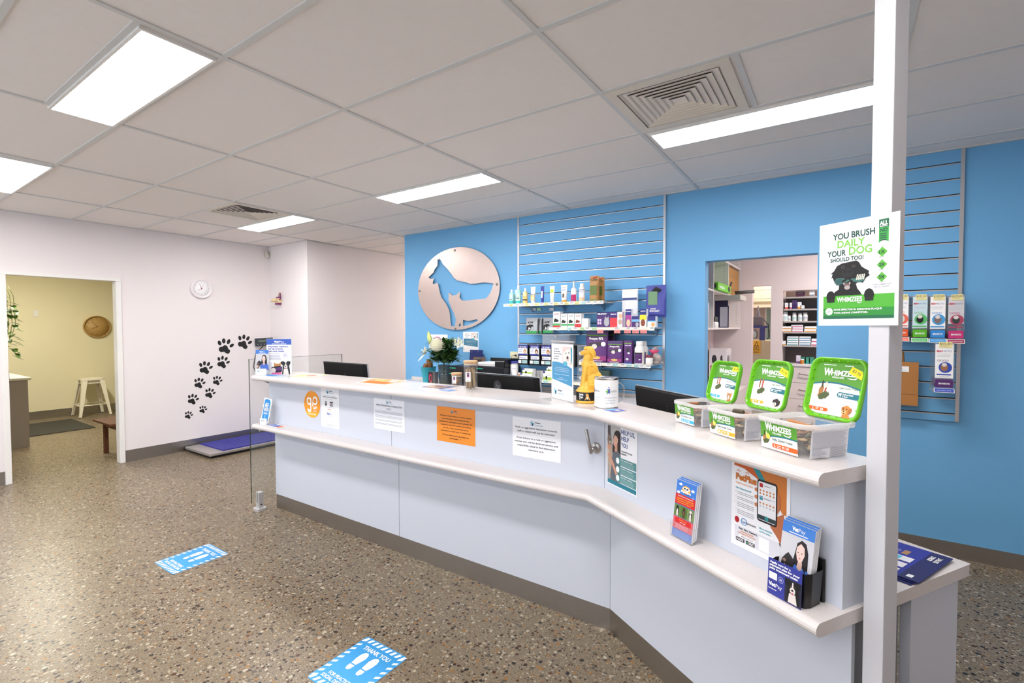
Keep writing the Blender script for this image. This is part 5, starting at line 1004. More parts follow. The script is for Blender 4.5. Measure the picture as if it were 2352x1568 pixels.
bottle(XT(965), Z1, 'white bottle with a blue banded top, right of the spray bottle', .170, .028, WP, WP, [(.04, .82, WH), (.74, .78, C(60, 60, 140)), (.05, .3, C(226, 200, 170))], lambda g, r, h: g.text('EPI-OTIC', 0, h*.6, h*.06, VBLUE, r*1.3, bold=.03, L=2), capr=.7, caph=.16)
KR = C(178, 128, 70)
def a_bag(g, w, h): g.poly([(-w*.38, h*.90), (w*.35, h*.98), (w*.1, h*.88)], C(180, 60, 40), 1); g.text('Dog Rocks', 0, h*.82, h*.06, C(60, 90, 40), w*.75, bold=.03, L=2); g.rect(-w*.36, h*.25, w*.36, h*.62, C(96, 116, 50), 1); g.rect(-w*.4, h*.04, w*.4, h*.10, C(120, 130, 60), 1)
pouch(XT(1110), Z1, 'tall brown paper bag of dog rocks, front one of two', .090, .232, .055, KR, a_bag, y=2.99, name='paper_pack')
pouch(XT(1165, 3.08), Z1, 'tall brown paper bag behind the front dog rocks bag', .090, .226, .05, KR, a_bag, y=3.08, name='paper_pack')

# second shelf
XS = lambda v, y=2.96: hx(1140+v/4.9, 735, y)[0]
def cyte(red, horse):
    def f(g, w, h):
        g.text('4CYTE', w*.5, h*.80, h*.085, C(60, 120, 90) if not red else C(160, 40, 40), w*.7, bold=.04); g.lines(w*.4, w*.8, h*.72, 1, .01, C(200, 60, 60), .002)
        g.poly([(w*.1, h*.34), (w*.15, h*.52), (w*.35, h*.58), (w*.55, h*.52), (w*.75, h*.50), (w*.85, h*.40), (w*.6, h*.34)], FURB if not horse else C(140, 60, 40), 3); g.rect(0, 0, w, h*.13, C(200, 40, 40) if (red or not horse) else C(70, 170, 90), 2) if red or horse else None
        g.rect(0, h*.12, w, h*.26, C(80, 170, 100) if not horse else C(210, 60, 60), 2)
    return f
carton(XS(683), Z2, 'tallest white joint supplement box with a black and white dog', .072, .150, .06, cyte(1, 0), grp='joint supplement boxes on the second shelf')
carton(XS(767), Z2, 'shorter white joint supplement box next to the tallest one', .062, .125, .06, cyte(0, 0), grp='joint supplement boxes on the second shelf')
carton(XS(847), Z2, 'white joint supplement box with green band, third from the left', .062, .125, .06, cyte(0, 0), grp='joint supplement boxes on the second shelf')
carton(XS(925), Z2, 'white supplement box with a brown horse and red band', .062, .125, .06, cyte(1, 1), grp='joint supplement boxes on the second shelf')
carton(XS(1003), Z2, 'small plain white box right of the brown horse box', .062, .082, .05, lambda g, w, h: g.lines(w*.1, w*.8, h*.6, 3, h*.15, LGRAY, .002))
PU, MG = C(76, 40, 110), C(170, 60, 150)
def fel(c, cat): 
    def f(g, w, h): g.rect(0, h*.78, w, h, C(50, 40, 110), 1); g.text('FELIWAY', w*.42, h*.84, h*.09, WH, w*.7, bold=.05); g.rect(0, 0, w, h*.78, c, 1); g.ell(w*.76, h*.35, w*.2, h*.28, cat, 3); g.poly([(w*.6, h*.55), (w*.64, h*.74), (w*.74, h*.62)], cat, 3); g.poly([(w*.8, h*.62), (w*.9, h*.72), (w*.92, h*.52)], cat, 3); [g.rect(w*(.06+.17*(i % 2)), h*(.2+.2*(i//2)), w*(.19+.17*(i % 2)), h*(.36+.2*(i//2)), C(220, 200, 230), 3) for i in range(4)]
    return f
carton(XS(1208), Z2, 'wide purple cat diffuser box with a grey cat', .125, .135, .06, fel(PU, C(180, 180, 188)), base=PU)
carton(XS(1325), Z2, 'red and purple cat box, left of the cats photo box', .068, .135, .06, lambda g, w, h: (g.rect(0, 0, w, h*.62, C(220, 60, 66), 1), g.rect(0, h*.62, w, h, C(60, 40, 120), 1), g.text('FELIWAY', w*.5, h*.82, h*.07, WH, w*.8, bold=.05)), base=C(220, 60, 66))
carton(XS(1398), Z2, 'white box with two kitten faces', .062, .135, .06, lambda g, w, h: (g.ell(w*.55, h*.72, w*.28, h*.16, C(230, 190, 150), 2), g.ell(w*.5, h*.35, w*.3, h*.18, C(190, 170, 150), 2), g.rect(w*.85, 0, w, h, C(120, 60, 120), 2)))
def vert(c1, c2, ph): return lambda g, w, h: (g.rect(0, h*.68, w, h, C(40, 46, 130), 1), g.text('ADAPTIL', w*.5, h*.86, h*.045, WH, w*.85, bold=.05), g.rect(0, h*.40, w, h*.68, c1, 2), g.rect(0, 0, w, h*.40, c2, 2), g.ell(w*.5, h*.25, w*.36, h*.20, ph, 3))
carton(XS(1491), Z2, 'tall narrow box with a magenta middle band and puppies', .050, .155, .05, vert(MG, C(150, 60, 140), C(226, 196, 160)))
carton(XS(1572), Z2, 'low purple diffuser box with a light blue strip', .066, .095, .06, lambda g, w, h: (g.rect(0, 0, w, h, PU, 1), g.rect(0, h*.80, w, h, C(40, 46, 130), 2), g.rect(0, h*.5, w, h*.72, C(120, 190, 230), 2), g.ell(w*.7, h*.25, w*.2, h*.2, C(180, 180, 188), 3)))
carton(XS(1655), Z2, 'tall box with a yellow band and a brown spaniel', .054, .155, .05, vert(C(236, 226, 50), WH, C(140, 70, 40)))
carton(XS(1750), Z2, 'low blue and white dog diffuser box at the shelf\'s right end', .066, .092, .06, lambda g, w, h: (g.rect(0, h*.6, w, h, C(40, 46, 130), 1), g.rect(0, h*.5, w, h*.6, C(120, 190, 230), 1), g.ell(w*.7, h*.25, w*.25, h*.2, C(226, 170, 110), 2)))
# hanging packs left of and above the second shelf
def silver(g, w, h): g.rect(-w*.46, 0, w*.46, h*.16, C(40, 160, 80), 1); g.text('4CYTE', -w*.1, h*.66, h*.10, INK, w*.45, bold=.05, L=2); g.poly([(-w*.44, h*.22), (-w*.40, h*.5), (-w*.15, h*.58), (w*.12, h*.56), (w*.2, h*.46), (-w*.02, h*.42), (-w*.1, h*.2)], FURB, 2); g.poly([(-w*.3, h*.2), (-w*.22, h*.42), (-w*.06, h*.3)], FURW, 3)
SV = mat('silver_foil', (170, 172, 176), .35, .5)
for i in range(3): pouch(hx(1140+(415+30*i)/4.9, 735, 3.10)[0], Z2-.058, 'grey foil sachet with a black and white dog, %s of the left hanging stack' % ('front', 'middle', 'rear')[i], .135-.01*i, .155, .022, SV, silver, y=3.075+.035*i, name='foil_sachet')
pouch(hx(1140+585/4.9, 735, 3.12)[0], Z2-.052, 'grey foil sachet hanging behind the tallest white box', .12, .150, .022, SV, silver, y=3.12, name='foil_sachet')
t = pouch(hx(1140+1500/4.9, 700, 3.13)[0], 1.63, 'hanging white pet accessory pack with a blue stripe', .150, .245, .03, C(236, 238, 242), lambda g, w, h: (g.rect(-w*.46, h*.60, w*.46, h*.68, C(60, 80, 140), 1), g.rect(-w*.46, h*.68, w*.46, h*.98, WH, 1), g.text('UniVet', -w*.05, h*.86, h*.06, INK, w*.55, L=2)), y=3.14, name='hanging_pack')
t = pouch(hx(1140+1795/4.9, 690, 3.10)[0], 1.62, 'clear bag with a folded blue and green dog jacket, hung at the panel\'s right', .175, .275, .06, C(70, 76, 160), lambda g, w, h: (g.rect(-w*.35, h*.38, w*.1, h*.80, C(110, 150, 110), 1), g.poly([(-w*.2, h*.82), (0, h*.95), (w*.3, h*.85), (w*.2, h*.78)], FURB, 2), g.text('DOG', -w*.1, h*.24, h*.045, WH, w*.25, bold=.04, L=2), g.text('SNOOZZY', -w*.02, h*.17, h*.05, WH, w*.5, bold=.05, L=2)), y=3.11, name='hanging_pack')
# third shelf
X3 = lambda v, y=2.97: hx(1140+v/4.9, 815, y)[0]
PP = C(96, 48, 120)
def proz(g, w, h):
    g.rect(-w*.45, h*.86, w*.45, h*.99, C(84, 64, 120), 1); g.rect(-w*.45, h*.83, w*.45, h*.86, C(120, 180, 60), 1); g.text('Prozym RF2', 0, h*.72, h*.07, WH, w*.62, bold=.04, L=2); g.poly([(-w*.38, h*.60), (w*.30, h*.66), (w*.2, h*.52), (-w*.1, h*.45), (-w*.34, h*.50)], C(60, 50, 66), 1.5); g.ell(-w*.08, h*.50, w*.12, h*.08, FURW, 2)
    g.poly([(w*.22, h*.62), (w*.32, h*.66), (w*.42, h*.62), (w*.42, h*.54), (w*.32, h*.50), (w*.22, h*.54)], WH, 2); g.rect(-w*.45, h*.06, w*.45, h*.20, C(150, 50, 120), 1); g.ell(0, h*.15, w*.2, h*.05, C(220, 190, 100), 2); g.rect(-w*.3, h*.04, w*.3, h*.055, WH, 2)
pouch(X3(1130, 2.99), Z3, 'largest purple dental pouch, behind the yellow dog', .215, .285, .06, PP, proz, y=3.0)
pouch(X3(1260, 3.10), Z3, 'dark purple pouch standing behind the largest one', .12, .29, .05, C(60, 34, 80), lambda g, w, h: g.rect(-w*.4, h*.83, w*.4, h*.86, C(120, 180, 60), 1), y=3.12)
pouch(X3(1335), Z3, 'smaller purple dental pouch, front of the pair', .145, .195, .05, PP, proz, y=2.98)
pouch(X3(1425, 3.06), Z3, 'purple pouch tucked behind the smaller front pouch', .10, .20, .04, C(70, 38, 90), lambda g, w, h: None, y=3.07)
carton(X3(1490), Z3, 'tall narrow purple dental box', .068, .200, .055, lambda g, w, h: (g.rect(0, 0, w, h, PP, 1), g.rect(0, h*.87, w, h*.90, C(120, 180, 60), 2), g.text('Prozym RF2', w*.5, h*.78, h*.035, WH, w*.8, bold=.04), g.ell(w*.5, h*.6, w*.28, h*.1, C(60, 50, 66), 2), g.ell(w*.6, h*.46, w*.16, h*.04, WH, 3), g.ell(w*.4, h*.2, w*.2, h*.05, C(210, 220, 220), 2), g.rect(0, 0, w, h*.07, C(50, 70, 150), 2)), base=PP)
for i in range(2): bottle(X3(1612+42*i, 2.98+.088*i), Z3, ('front white dental rinse bottle with a purple label', 'rear white dental rinse bottle, half hidden')[i], .195, .042, WP, WP, [(.06, .64, PP), (.56, .64, INK)], lambda g, r, h: (g.ell(0, h*.36, r*.5, h*.10, C(40, 36, 50), 2, n=12), g.ell(r*.35, h*.26, r*.2, h*.035, WH, 3, n=10)), y=2.98+.088*i, capr=.70, caph=.20, bw=.85)
bottle(X3(1722), Z3, 'small white pot with a dark red lid', .080, .029, WP, C(120, 24, 50), [(.1, .85, WH), (.12, .16, C(240, 180, 60))], None, y=2.97, capr=1.02, caph=.24, name='small_pot')
# grey dog figure in a pink cone
t = prod('dog_figurine', 'small grey sitting dog figurine wearing a pink cone collar', 'figurine', X3(1785, 3.03), Z3, 3.04); GD = mat('grey_ceramic', (170, 160, 156), .35, noise=.08)
b = B(); b.blob((.018, 0, .045), (.040, .030, .045), GD); b.blob((0, 0, .07), (.026, .026, .040), GD); b.blob((-.008, 0, .118), (.026, .024, .024), GD); b.blob((-.030, 0, .112), (.016, .013, .012), C(230, 226, 222)); b.tube([(-.016, -.014, .06), (-.020, -.014, .006)], [.012, .010], GD); b.tube([(-.016, .014, .06), (-.020, .014, .006)], [.012, .010], GD); b.blob((.012, -.028, .016), (.026, .012, .014), GD); b.tube([(.05, 0, .02), (.066, .01, .012), (.074, .02, .014)], [.010, .008, .004], GD)
for s in (-1, 1): b.blob((.004, s*.022, .135), (.010, .005, .014), GD)
b.obj('dog_body', t); b = B(); b.lathe([(.020, .086), (.048, .122), (.046, .123), (.018, .088)], mat('pink_plastic', (222, 84, 124), .35), 20, (-.010, 0, 0), cap=False); b.obj('cone_collar', t); B().lathe([(.021, .078), (.023, .084), (.021, .090)], FURB, 18, (-.006, 0, 0), cap=False).obj('collar_band', t)
B().blob((-.030, -.011, .124), (.003, .003, .004), FURB, nu=8, nv=6).blob((-.045, 0, .115), (.004, .005, .004), FURB, nu=8, nv=6).obj('eye', t)

# chew box rack hanging on hooks left of the table sign
for i in range(5):
    x = hx(1140+(302, 432, 562, 700, 826)[i]/4.9, 800, 3.02)[0]; w = .118
    t = thing('box_dispenser', 'black dispenser of flea chew boxes, %s from the left' % ('first', 'second', 'third', 'fourth', 'fifth')[i], 'dispenser', (x-w/2, 3.02, 1.16), 0, 'chew box dispensers on the slatwall')
    B().box(0, w, 0, .006, 0, .17, BLACK).box(0, w, .006, .12, 0, .006, BLACK).box(0, .004, .006, .17, 0, .19, BLACK).box(w-.004, w, .006, .17, 0, .19, BLACK).box(0, w, .165, .170, 0, .20, BLACK).obj('tray', t, bevel=.0015)
    if i == 4: continue
    b = B().box(.004, w-.004, -.004, -.001, .165, .200, C(60, 62, 140)); G(b, (.004, -.004, .165)).text('JUST 1 MG CHEW', .055, .010, .010, WH, .08, bold=.04); b.obj('header', t)
    b = B().box(.008, w-.008, -.012, -.001, .10, .168, WH); g = G(b, (.008, -.012, .10)); g.rect(0, 0, .102, .012, C(50, 60, 160), 1); g.text('Nexgard', .03, .048, .009, VBLUE, .04, bold=.03); g.lines(.008, .05, .035, 1, .01, INK, .004); g.ell(.078, .036, .018, .024, [C(190, 150, 110), C(110, 60, 44), C(170, 110, 60), TAN][i], 2); g.ell(.078, .030, .009, .012, C(226, 200, 170), 3); b.obj('front_box', t)
    b = B().box(.02, w-.006, -.010, -.001, .058, .090, WH); g = G(b, (.02, -.010, .058)); g.lines(.012, .08, .020, 2, .009, VBLUE, .003); g.ell(.01, .016, .006, .006, C(230, 130, 90), 1, n=8); b.obj('lower_box', t)
    b = B().box(.006, .04, -.008, -.001, .016, .046, WH).box(.05, w-.01, -.008, -.001, .016, .046, BT); G(b, (.05, -.008, .016)).text(('$88.40', '$95.20', '$97.50', '$99.90')[i], .029, .01, .012, INK, .045, L=1); b.obj('price_tag', t)
t = thing('storage_box', 'translucent plastic storage box on top of the chew dispensers', 'box', (hx(1140+530/4.9, 790, 3.05)[0], 3.03, 1.365)); w = .30
FR = clear('frosted_box', (226, 230, 236), .22, .2, 1.2); b = B().box(0, w, 0, .002, 0, .09, FR).box(0, w, .13, .132, 0, .09, FR).box(0, .002, 0, .13, 0, .09, FR).box(w-.002, w, 0, .13, 0, .09, FR).box(0, w, 0, .13, 0, .002, FR); b.obj('box_body', t); B().box(-.004, w+.004, -.004, .137, .088, .094, MILK).obj('box_lid', t); B().box(w*.47, w*.53, -.006, 0, .07, .09, MILK).obj('clip', t)
# clear rack with grey packs right of the table sign
t = thing('dispenser_rack', 'clear acrylic rack of tilted white packs, between the sign and yellow dog', 'dispenser', (hx(1328, 860, 3.0)[0], 2.98, Z4)); b = B().box(0, .095, 0, .002, 0, .34, ACR).box(0, .002, 0, .16, 0, .34, ACR).box(.093, .095, 0, .16, 0, .34, ACR); b.obj('acrylic_case', t)
for k in range(4):
    b = B(); b.T = Matrix.Translation((.022, .012, .02+.075*k)) @ Matrix.Rotation(-.5, 4, 'Y'); b.box(0, .078, 0, .10, 0, .028, C(226, 226, 232)); G(b, (0, 0, 0)).lines(.01, .09, .022, 3, .006, GRAY, .002); b.obj('pack', t)
# lowest shelf
X4 = lambda v, y=2.97: hx(1140+v/4.9, 860, y)[0]
t = bottle(X4(185), Z4, 'white wipes canister with a dark blue lid, behind the middle monitor', .165, .040, WP, C(40, 50, 140), [(.05, .9, WH)], lambda g, r, h: (g.text('antibact', r*.5, h*.6, h*.07, C(40, 60, 140), r*1.0, L=2), g.rect(-r*.5, h*.15, r*.0, h*.3, INK, 2), g.poly([(-r*.3, h*.36), (0, h*.36), (-r*.15, h*.44)], C(60, 110, 60), 2)), capr=1.02, caph=.13, name='wipes_canister')
bottle(X4(242), Z4, 'tiny amber pill bottle beside the wipes canister', .050, .015, C(214, 130, 30), WP, None, None, capr=1.05, caph=.25, name='pill_bottle')
def med(g, w, h): g.rect(0, 0, w, h*.34, C(170, 200, 90), 1); g.rect(0, h*.75, w*.2, h, C(60, 50, 130), 2); g.ell(w*.35, h*.28, w*.1, h*.22, FURB, 2); g.lines(w*.35, w*.85, h*.6, 1, .01, GRAY, .003)
carton(X4(345), Z4, 'white and green tablet box, lower one of the stack', .135, .050, .07, med); carton(X4(360), Z4+.051, 'white and green tablet box, upper one of the stack', .118, .046, .06, med, y=2.955)
carton(X4(590), Z4, 'taller white and green medicine box beside the table sign', .100, .085, .06, med); carton(X4(625, 3.0), Z4+.086, 'small green topped box on the taller medicine box', .07, .04, .05, med, y=2.96)
for a, c in ((395, 490), (495, 600)):
    x0, x1 = hx(1140+a/4.9, 860, 3.04)[0], hx(1140+c/4.9, 860, 3.04)[0]; t = thing('plastic_basket', ('left', 'right')[a > 400]+' small clear plastic basket on the lowest shelf', 'basket', (x0, 3.04, Z4+.0005)); w = x1-x0-.004
    b = B().box(0, w, 0, .003, 0, .075, MILK).box(0, w, .1, .103, 0, .075, MILK).box(0, .003, 0, .1, 0, .075, MILK).box(w-.003, w, 0, .1, 0, .075, MILK).box(0, w, 0, .1, 0, .003, MILK); b.obj('basket_body', t)
x0 = hx(1140+1190/4.9, 870, 3.1)[0]; t = thing('metal_tin', 'dark green square tin right of the yellow dog', 'tin', (x0, 3.03, Z4+.0)); B().box(0, .10, 0, .08, 0, .115, C(74, 96, 88)).obj('tin_body', t, bevel=.004)

# ================= BACK BENCH UNDER THE EMBLEM =================
t = thing('back_bench', 'low white bench along the blue wall, mostly hidden by the counter', 'bench unit', (0, 0, 0))
B().box(-2.20, 1.20, 2.66, YW-.002, .86, .90, STONE).obj('bench_top', t, bevel=.008); B().box(-2.16, 1.18, 2.70, YW-.002, .10, .86, LAM).obj('cabinet_body', t); B().box(-2.20, 1.20, YW-.012, YW-.002, .90, .93, STONE).obj('upstand', t)
for i in range(5): B().box(-2.15+.67*i, -1.49+.67*i, 2.682, 2.70, .12, .84, LAM).obj('cabinet_door', t, bevel=.001)
ZB = .9005
def on(px, y, py=850): return hx(px, py, y)[0]
# bucket with brown paper
t = thing('bucket', 'turquoise bucket with crumpled brown paper, at the left end of the back bench', 'bucket', (on(984, 2.90), 2.90, ZB)); TQ = mat('turquoise_plastic', (60, 186, 206), .4)
B().lathe([(.055, 0), (.088, .19), (.091, .195), (.086, .195), (.054, .006), (0, .006)], TQ, 28).obj('bucket_body', t)
b = B(); rr = random.Random(5); BP = mat('brown_kraft_paper', (150, 96, 54), .8, noise=.2, nscale=14)
for a0, hh in ((.2, .10), (2.2, .13), (4.0, .08)):
    rs = [[(q*.5*math.cos(a0)+.035*math.cos(a0+k*1.05+z*4), q*.5*math.sin(a0)+.035*math.sin(a0+k*1.05), .17+z+.02*rr.random()) for k in range(6)] for z, q in ((0, .02), (hh*.4, .05), (hh*.8, .055), (hh, .05))]; rs.append([(sum(p[0] for p in rs[-1])/6+.004*k, sum(p[1] for p in rs[-1])/6, rs[-1][0][2]+.004) for k in range(6)]); b.rings(rs, BP)
o = b.obj('crumpled_paper'); o.location = (on(984, 2.90), 2.90, ZB-.03); tag(o, 'crumpled brown paper sticking out of the turquoise bucket', 'paper')
# pink picture bag
t = thing('gift_bag', 'small dark gift bag with a pink picture, between bucket and vase', 'bag', (on(984, 2.70), 2.70, ZB)); b = B().box(0, .095, 0, .05, 0, .165, C(110, 110, 112)).box(0, .06, -.002, 0, 0, .165, C(60, 40, 44)); g = G(b, (0, -.002, 0)); g.ell(.032, .10, .022, .045, C(220, 80, 120), 1); g.ell(.034, .10, .014, .03, C(90, 50, 50), 2); g.ell(.04, .04, .016, .025, C(180, 130, 100), 1); b.obj('bag_body', t)
# vase of flowers
vx, vy = on(1020, 2.80), 2.80
t = thing('flower_vase', 'ribbed clear glass vase of flowers standing on the back bench', 'vase', (vx, vy, ZB)); VG = clear('ribbed_glass', (120, 132, 132), .42, .1, 1.4)
b = B(); b.lathe([(.048, 0), (.052, .01), (.066, .24), (.063, .24), (.049, .012), (0, .012)], VG, 28)
for k in range(12): q = .018*k+.02; b.lathe([(.0525+.058*q, q), (.0545+.058*q, q+.003), (.0525+.058*q, q+.006)], VG, 28, cap=False)
b.obj('vase_body', t)
LEAF = mat('dark_green_leaf', (70, 108, 54), .45, noise=.25, nscale=30); STEM = mat('stem_green', (110, 130, 60), .5); PET = mat('white_petal', (246, 244, 226), .5)
def leaf(b, p, d, L_, w, m, up=.15):
    p, d = Vector(p), Vector(d).normalized(); s = d.cross(Vector((0, 0, 1))).normalized(); n = s.cross(d); c = []
    for f, ww in ((0, .1), (.25, .8), (.5, 1), (.75, .7), (1, .02)): q = p+d*L_*f+Vector((0, 0, -up*L_*f*f)); c.append((q-s*w*ww*.5+n*w*.12*ww, q, q+s*w*ww*.5+n*w*.12*ww))
    v = [x for r in c for x in r]; f = []
    for i in range(4):
        for k in range(2): f.append((i*3+k, i*3+k+1, i*3+k+4, i*3+k+3))
    b.add(v, f, m, True)
b = B(); rr = random.Random(11)
for i in range(9): a = i*.7; b.tube([(.02*math.cos(a), .02*math.sin(a), .02), (-.02*math.cos(a), .02*math.sin(a+1), .22), (.05*math.cos(a+2), .05*math.sin(a+2), .36)], .003, STEM, 6)
for i in range(300):
    a = rr.random()*2*PI; z = .255+rr.random()*.22; r0 = .02+.09*rr.random(); e = rr.uniform(-.12, 1.0); leaf(b, (r0*math.cos(a), r0*math.sin(a)*.8, z), (math.cos(a), math.sin(a)*.8, e), .07+rr.random()*.09, .030+rr.random()*.022, LEAF)
for i in range(60): a = rr.random()*.9-.3; leaf(b, (.04+.06*rr.random(), -.01+.03*rr.random(), .24+.1*rr.random()), (math.cos(a)*.75, .3*math.sin(a)-.1, .55+.4*rr.random()), .13+.08*rr.random(), .020, LEAF, .2)
o = b.obj('foliage'); o.location = (vx, vy, ZB); tag(o, 'dark green stems and leaves standing in the ribbed vase', 'foliage'); o['kind'] = 'stuff'
def bloom(lbl, dx, dz, dy, kind):
    b = B()
    if kind == 'mum':
        for k in range(9):
            th = PI*.06+k*PI*.075; n = max(5, int(26*math.sin(th)))
            for i in range(n): a = 2*PI*i/n+k; d = Vector((math.sin(th)*math.cos(a), math.sin(th)*math.sin(a), math.cos(th))); leaf(b, d*.035, d+Vector((0, 0, .25)), .034, .016, PET, -.1)
        b.blob((0, 0, 0), (.045, .045, .04), PET)
    elif kind == 'lily':
        for i in range(6): a = i*PI/3; leaf(b, (0, 0, 0), (-.6+.8*math.cos(a), .5*math.sin(a)-.4, .2+.8*math.sin(a)), .085, .028, PET, .25)
        for i in range(4): b.tube([(0, 0, 0), (-.03+.01*i, -.03, .01*i)], .0012, STEM, 4); b.blob((-.03+.01*i, -.03, .01*i), (.003, .002, .002), C(90, 50, 30), nu=6, nv=4)
    elif kind == 'bud': b.rings([[(r*math.cos(2*PI*i/8)+z*-.25, r*math.sin(2*PI*i/8), z) for i in range(8)] for r, z in ((.006, -.05), (.018, -.02), (.020, .01), (.012, .04), (.002, .065))], mat('pale_green_bud', (206, 216, 130), .5))
    else:
        for i in range(12): a = i*PI/6; leaf(b, (.006*math.cos(a), 0, .006*math.sin(a)), (math.cos(a), -.3, math.sin(a)), .030, .012, PET, .1)
        b.blob((0, -.004, 0), (.008, .004, .008), C(236, 232, 190), nu=8, nv=6)
    b.v = [tuple(1.3*q for q in v) for v in b.v]; o = b.obj('flower'); o.location = (vx+dx, vy+dy, ZB+dz); tag(o, lbl, 'flower')
def fl(px, py, y): p = hx(px, py, y); return p[0]-vx, p[2]-ZB, y-vy
bloom('large round white chrysanthemum at the front of the vase', *fl(1003, 796, 2.62), 'mum'); bloom('open white lily drooping at the left of the vase', *fl(978, 812, 2.74), 'lily'); bloom('pale green closed lily bud above the white chrysanthemum', *fl(987, 778, 2.78), 'bud')
for px, py, q in ((1046, 785, 'upper left'), (1054, 782, 'topmost'), (1060, 787, 'right hand'), (1052, 790, 'lowest')): bloom('small white daisy at the right of the vase, %s of the four' % q, *fl(px, py, 2.78), 'daisy')
# drawer organisers
def organiser(px0, px1, y, h, label, z0=ZB, tabs=True):
    x0, x1 = on(px0, y), on(px1, y); t = thing('drawer_unit', label, 'drawer unit', (x0, y, z0)); w = x1-x0
    B().box(0, w, 0, .30, 0, h, mat('dark_navy_plastic', (26, 32, 44), .4)).obj('case', t, bevel=.003); n = max(2, int(h/.055))
    for i in range(n):
        z = h*(i+.08)/n; d = B().box(.008, w-.008, -.008, 0, z, z+h*.8/n, mat('black_plastic_drawer', (20, 22, 28), .3)).obj('drawer', t, bevel=.002)
        if tabs and i >= n-2: B().box(.02 if i % 2 else .012, .10, -.0095, -.008, z+h*.45/n, z+h*.62/n, C(30, 176, 140)).obj('green_tab', d)
    return t, w
organiser(1031, 1073, 2.78, .235, 'black drawer unit with green tabs, right of the flower vase')
organiser(1092, 1158, 2.88, .235, 'dark drawer unit with a paper tray on it, right of the tall glass jar')
x0 = on(1094, 2.88); t = thing('paper_tray', 'black open paper tray on the right drawer unit', 'tray', (x0, 2.88, ZB+.2355)); b = B().box(0, .36, 0, .25, 0, .004, BLACK).box(.24, .36, 0, .004, 0, .055, BLACK).box(.356, .36, 0, .25, 0, .075, BLACK).box(.0, .36, .246, .25, 0, .075, BLACK); b.obj('tray_body', t)
b = B()
for i in range(9): b.box(.01+.006*math.sin(i*2), .228+.006*math.cos(i*3), .012+.004*math.sin(i), .22, .0045+.004*i, .0075+.004*i, WH)
o = b.obj('paper_stack'); o.location = (x0, 2.88, ZB+.236); o['kind'] = 'stuff'; tag(o, 'loose stack of white papers in the black paper tray', 'papers')
t = thing('clipboard', 'dark blue clipboard standing above the drawer units', 'clipboard', (on(1078, 3.165), 3.165, ZB+.2355)); b = B(); b.T = Matrix.Rotation(-.1, 4, 'X'); b.box(0, .18, 0, .004, 0, .15, C(36, 48, 110)); b.obj('board', t); B().blob((.04, -.002, .125), (.006, .003, .006), STEEL, nu=8, nv=5).blob((.13, -.002, .13), (.006, .003, .006), STEEL, nu=8, nv=5).obj('rivet', t)
t = thing('clipboard', 'brown clipboard with a metal clip in front of the blue one', 'clipboard', (on(1086, 3.14), 3.14, ZB+.2355)); b = B(); b.T = Matrix.Rotation(-.12, 4, 'X'); b.box(0, .17, 0, .004, 0, .075, C(120, 100, 90)); b.obj('board', t); B().box(.05, .12, -.010, -.001, .04, .062, STEEL).obj('clip', t, bevel=.002)
# wall notices
def wallsheet(px0, px1, py0, py1, label, art, m=WH, cat='paper notice'):
    a, c = hx(px0, py1, YW-.001), hx(px1, py0, YW-.001); w, h = c[0]-a[0], c[2]-a[2]; g = sheet('paper_notice', label, cat, w, h, m, loc=(a[0], YW-.0005, a[2])); art(g, w, h); fin(g)
wallsheet(1064, 1099, 762, 808, 'thank you notice with a white terrier on the blue wall below the emblem', lambda g, w, h: thanks(g, w, h, True))
wallsheet(986, 1028, 768, 800, 'white card with pink flowers on the blue wall behind the vase', lambda g, w, h: (g.ell(w*.45, h*.75, w*.16, h*.10, C(206, 150, 180), 1), g.ell(w*.55, h*.68, w*.14, h*.08, C(190, 130, 170), 2)))
def outlet(px, py, label, cable=False):
    p = hx(px, py, YW-.001); t = thing('wall_socket', label, 'socket', (p[0], YW-.001, p[2])); B().box(-.058, .058, -.010, 0, -.036, .036, mat('cream_plastic', (232, 226, 190), .4)).obj('face_plate', t, bevel=.003); B().box(.010, .03, -.030, -.010, -.010, .006, BLACK).obj('plug', t, bevel=.003)
    if cable: B().tube([(.02, -.03, 0), (-.01, -.045, -.005), (-.025, -.04, -.03), (-.03, -.03, -.09), (-.03, -.03, -.2)], .003, BLACK, 6).obj('cable', t)
outlet(1183, 815, 'cream wall socket with a black plug, left of the chew dispensers', True)
p = hx(1187, 838, YW-.001); t = thing('wall_socket', 'lower cream wall socket beside the wipes canister', 'socket', (p[0], YW-.001, p[2])); B().box(-.04, .058, -.010, 0, -.045, .045, MATS['cream_plastic']).obj('face_plate', t, bevel=.003)

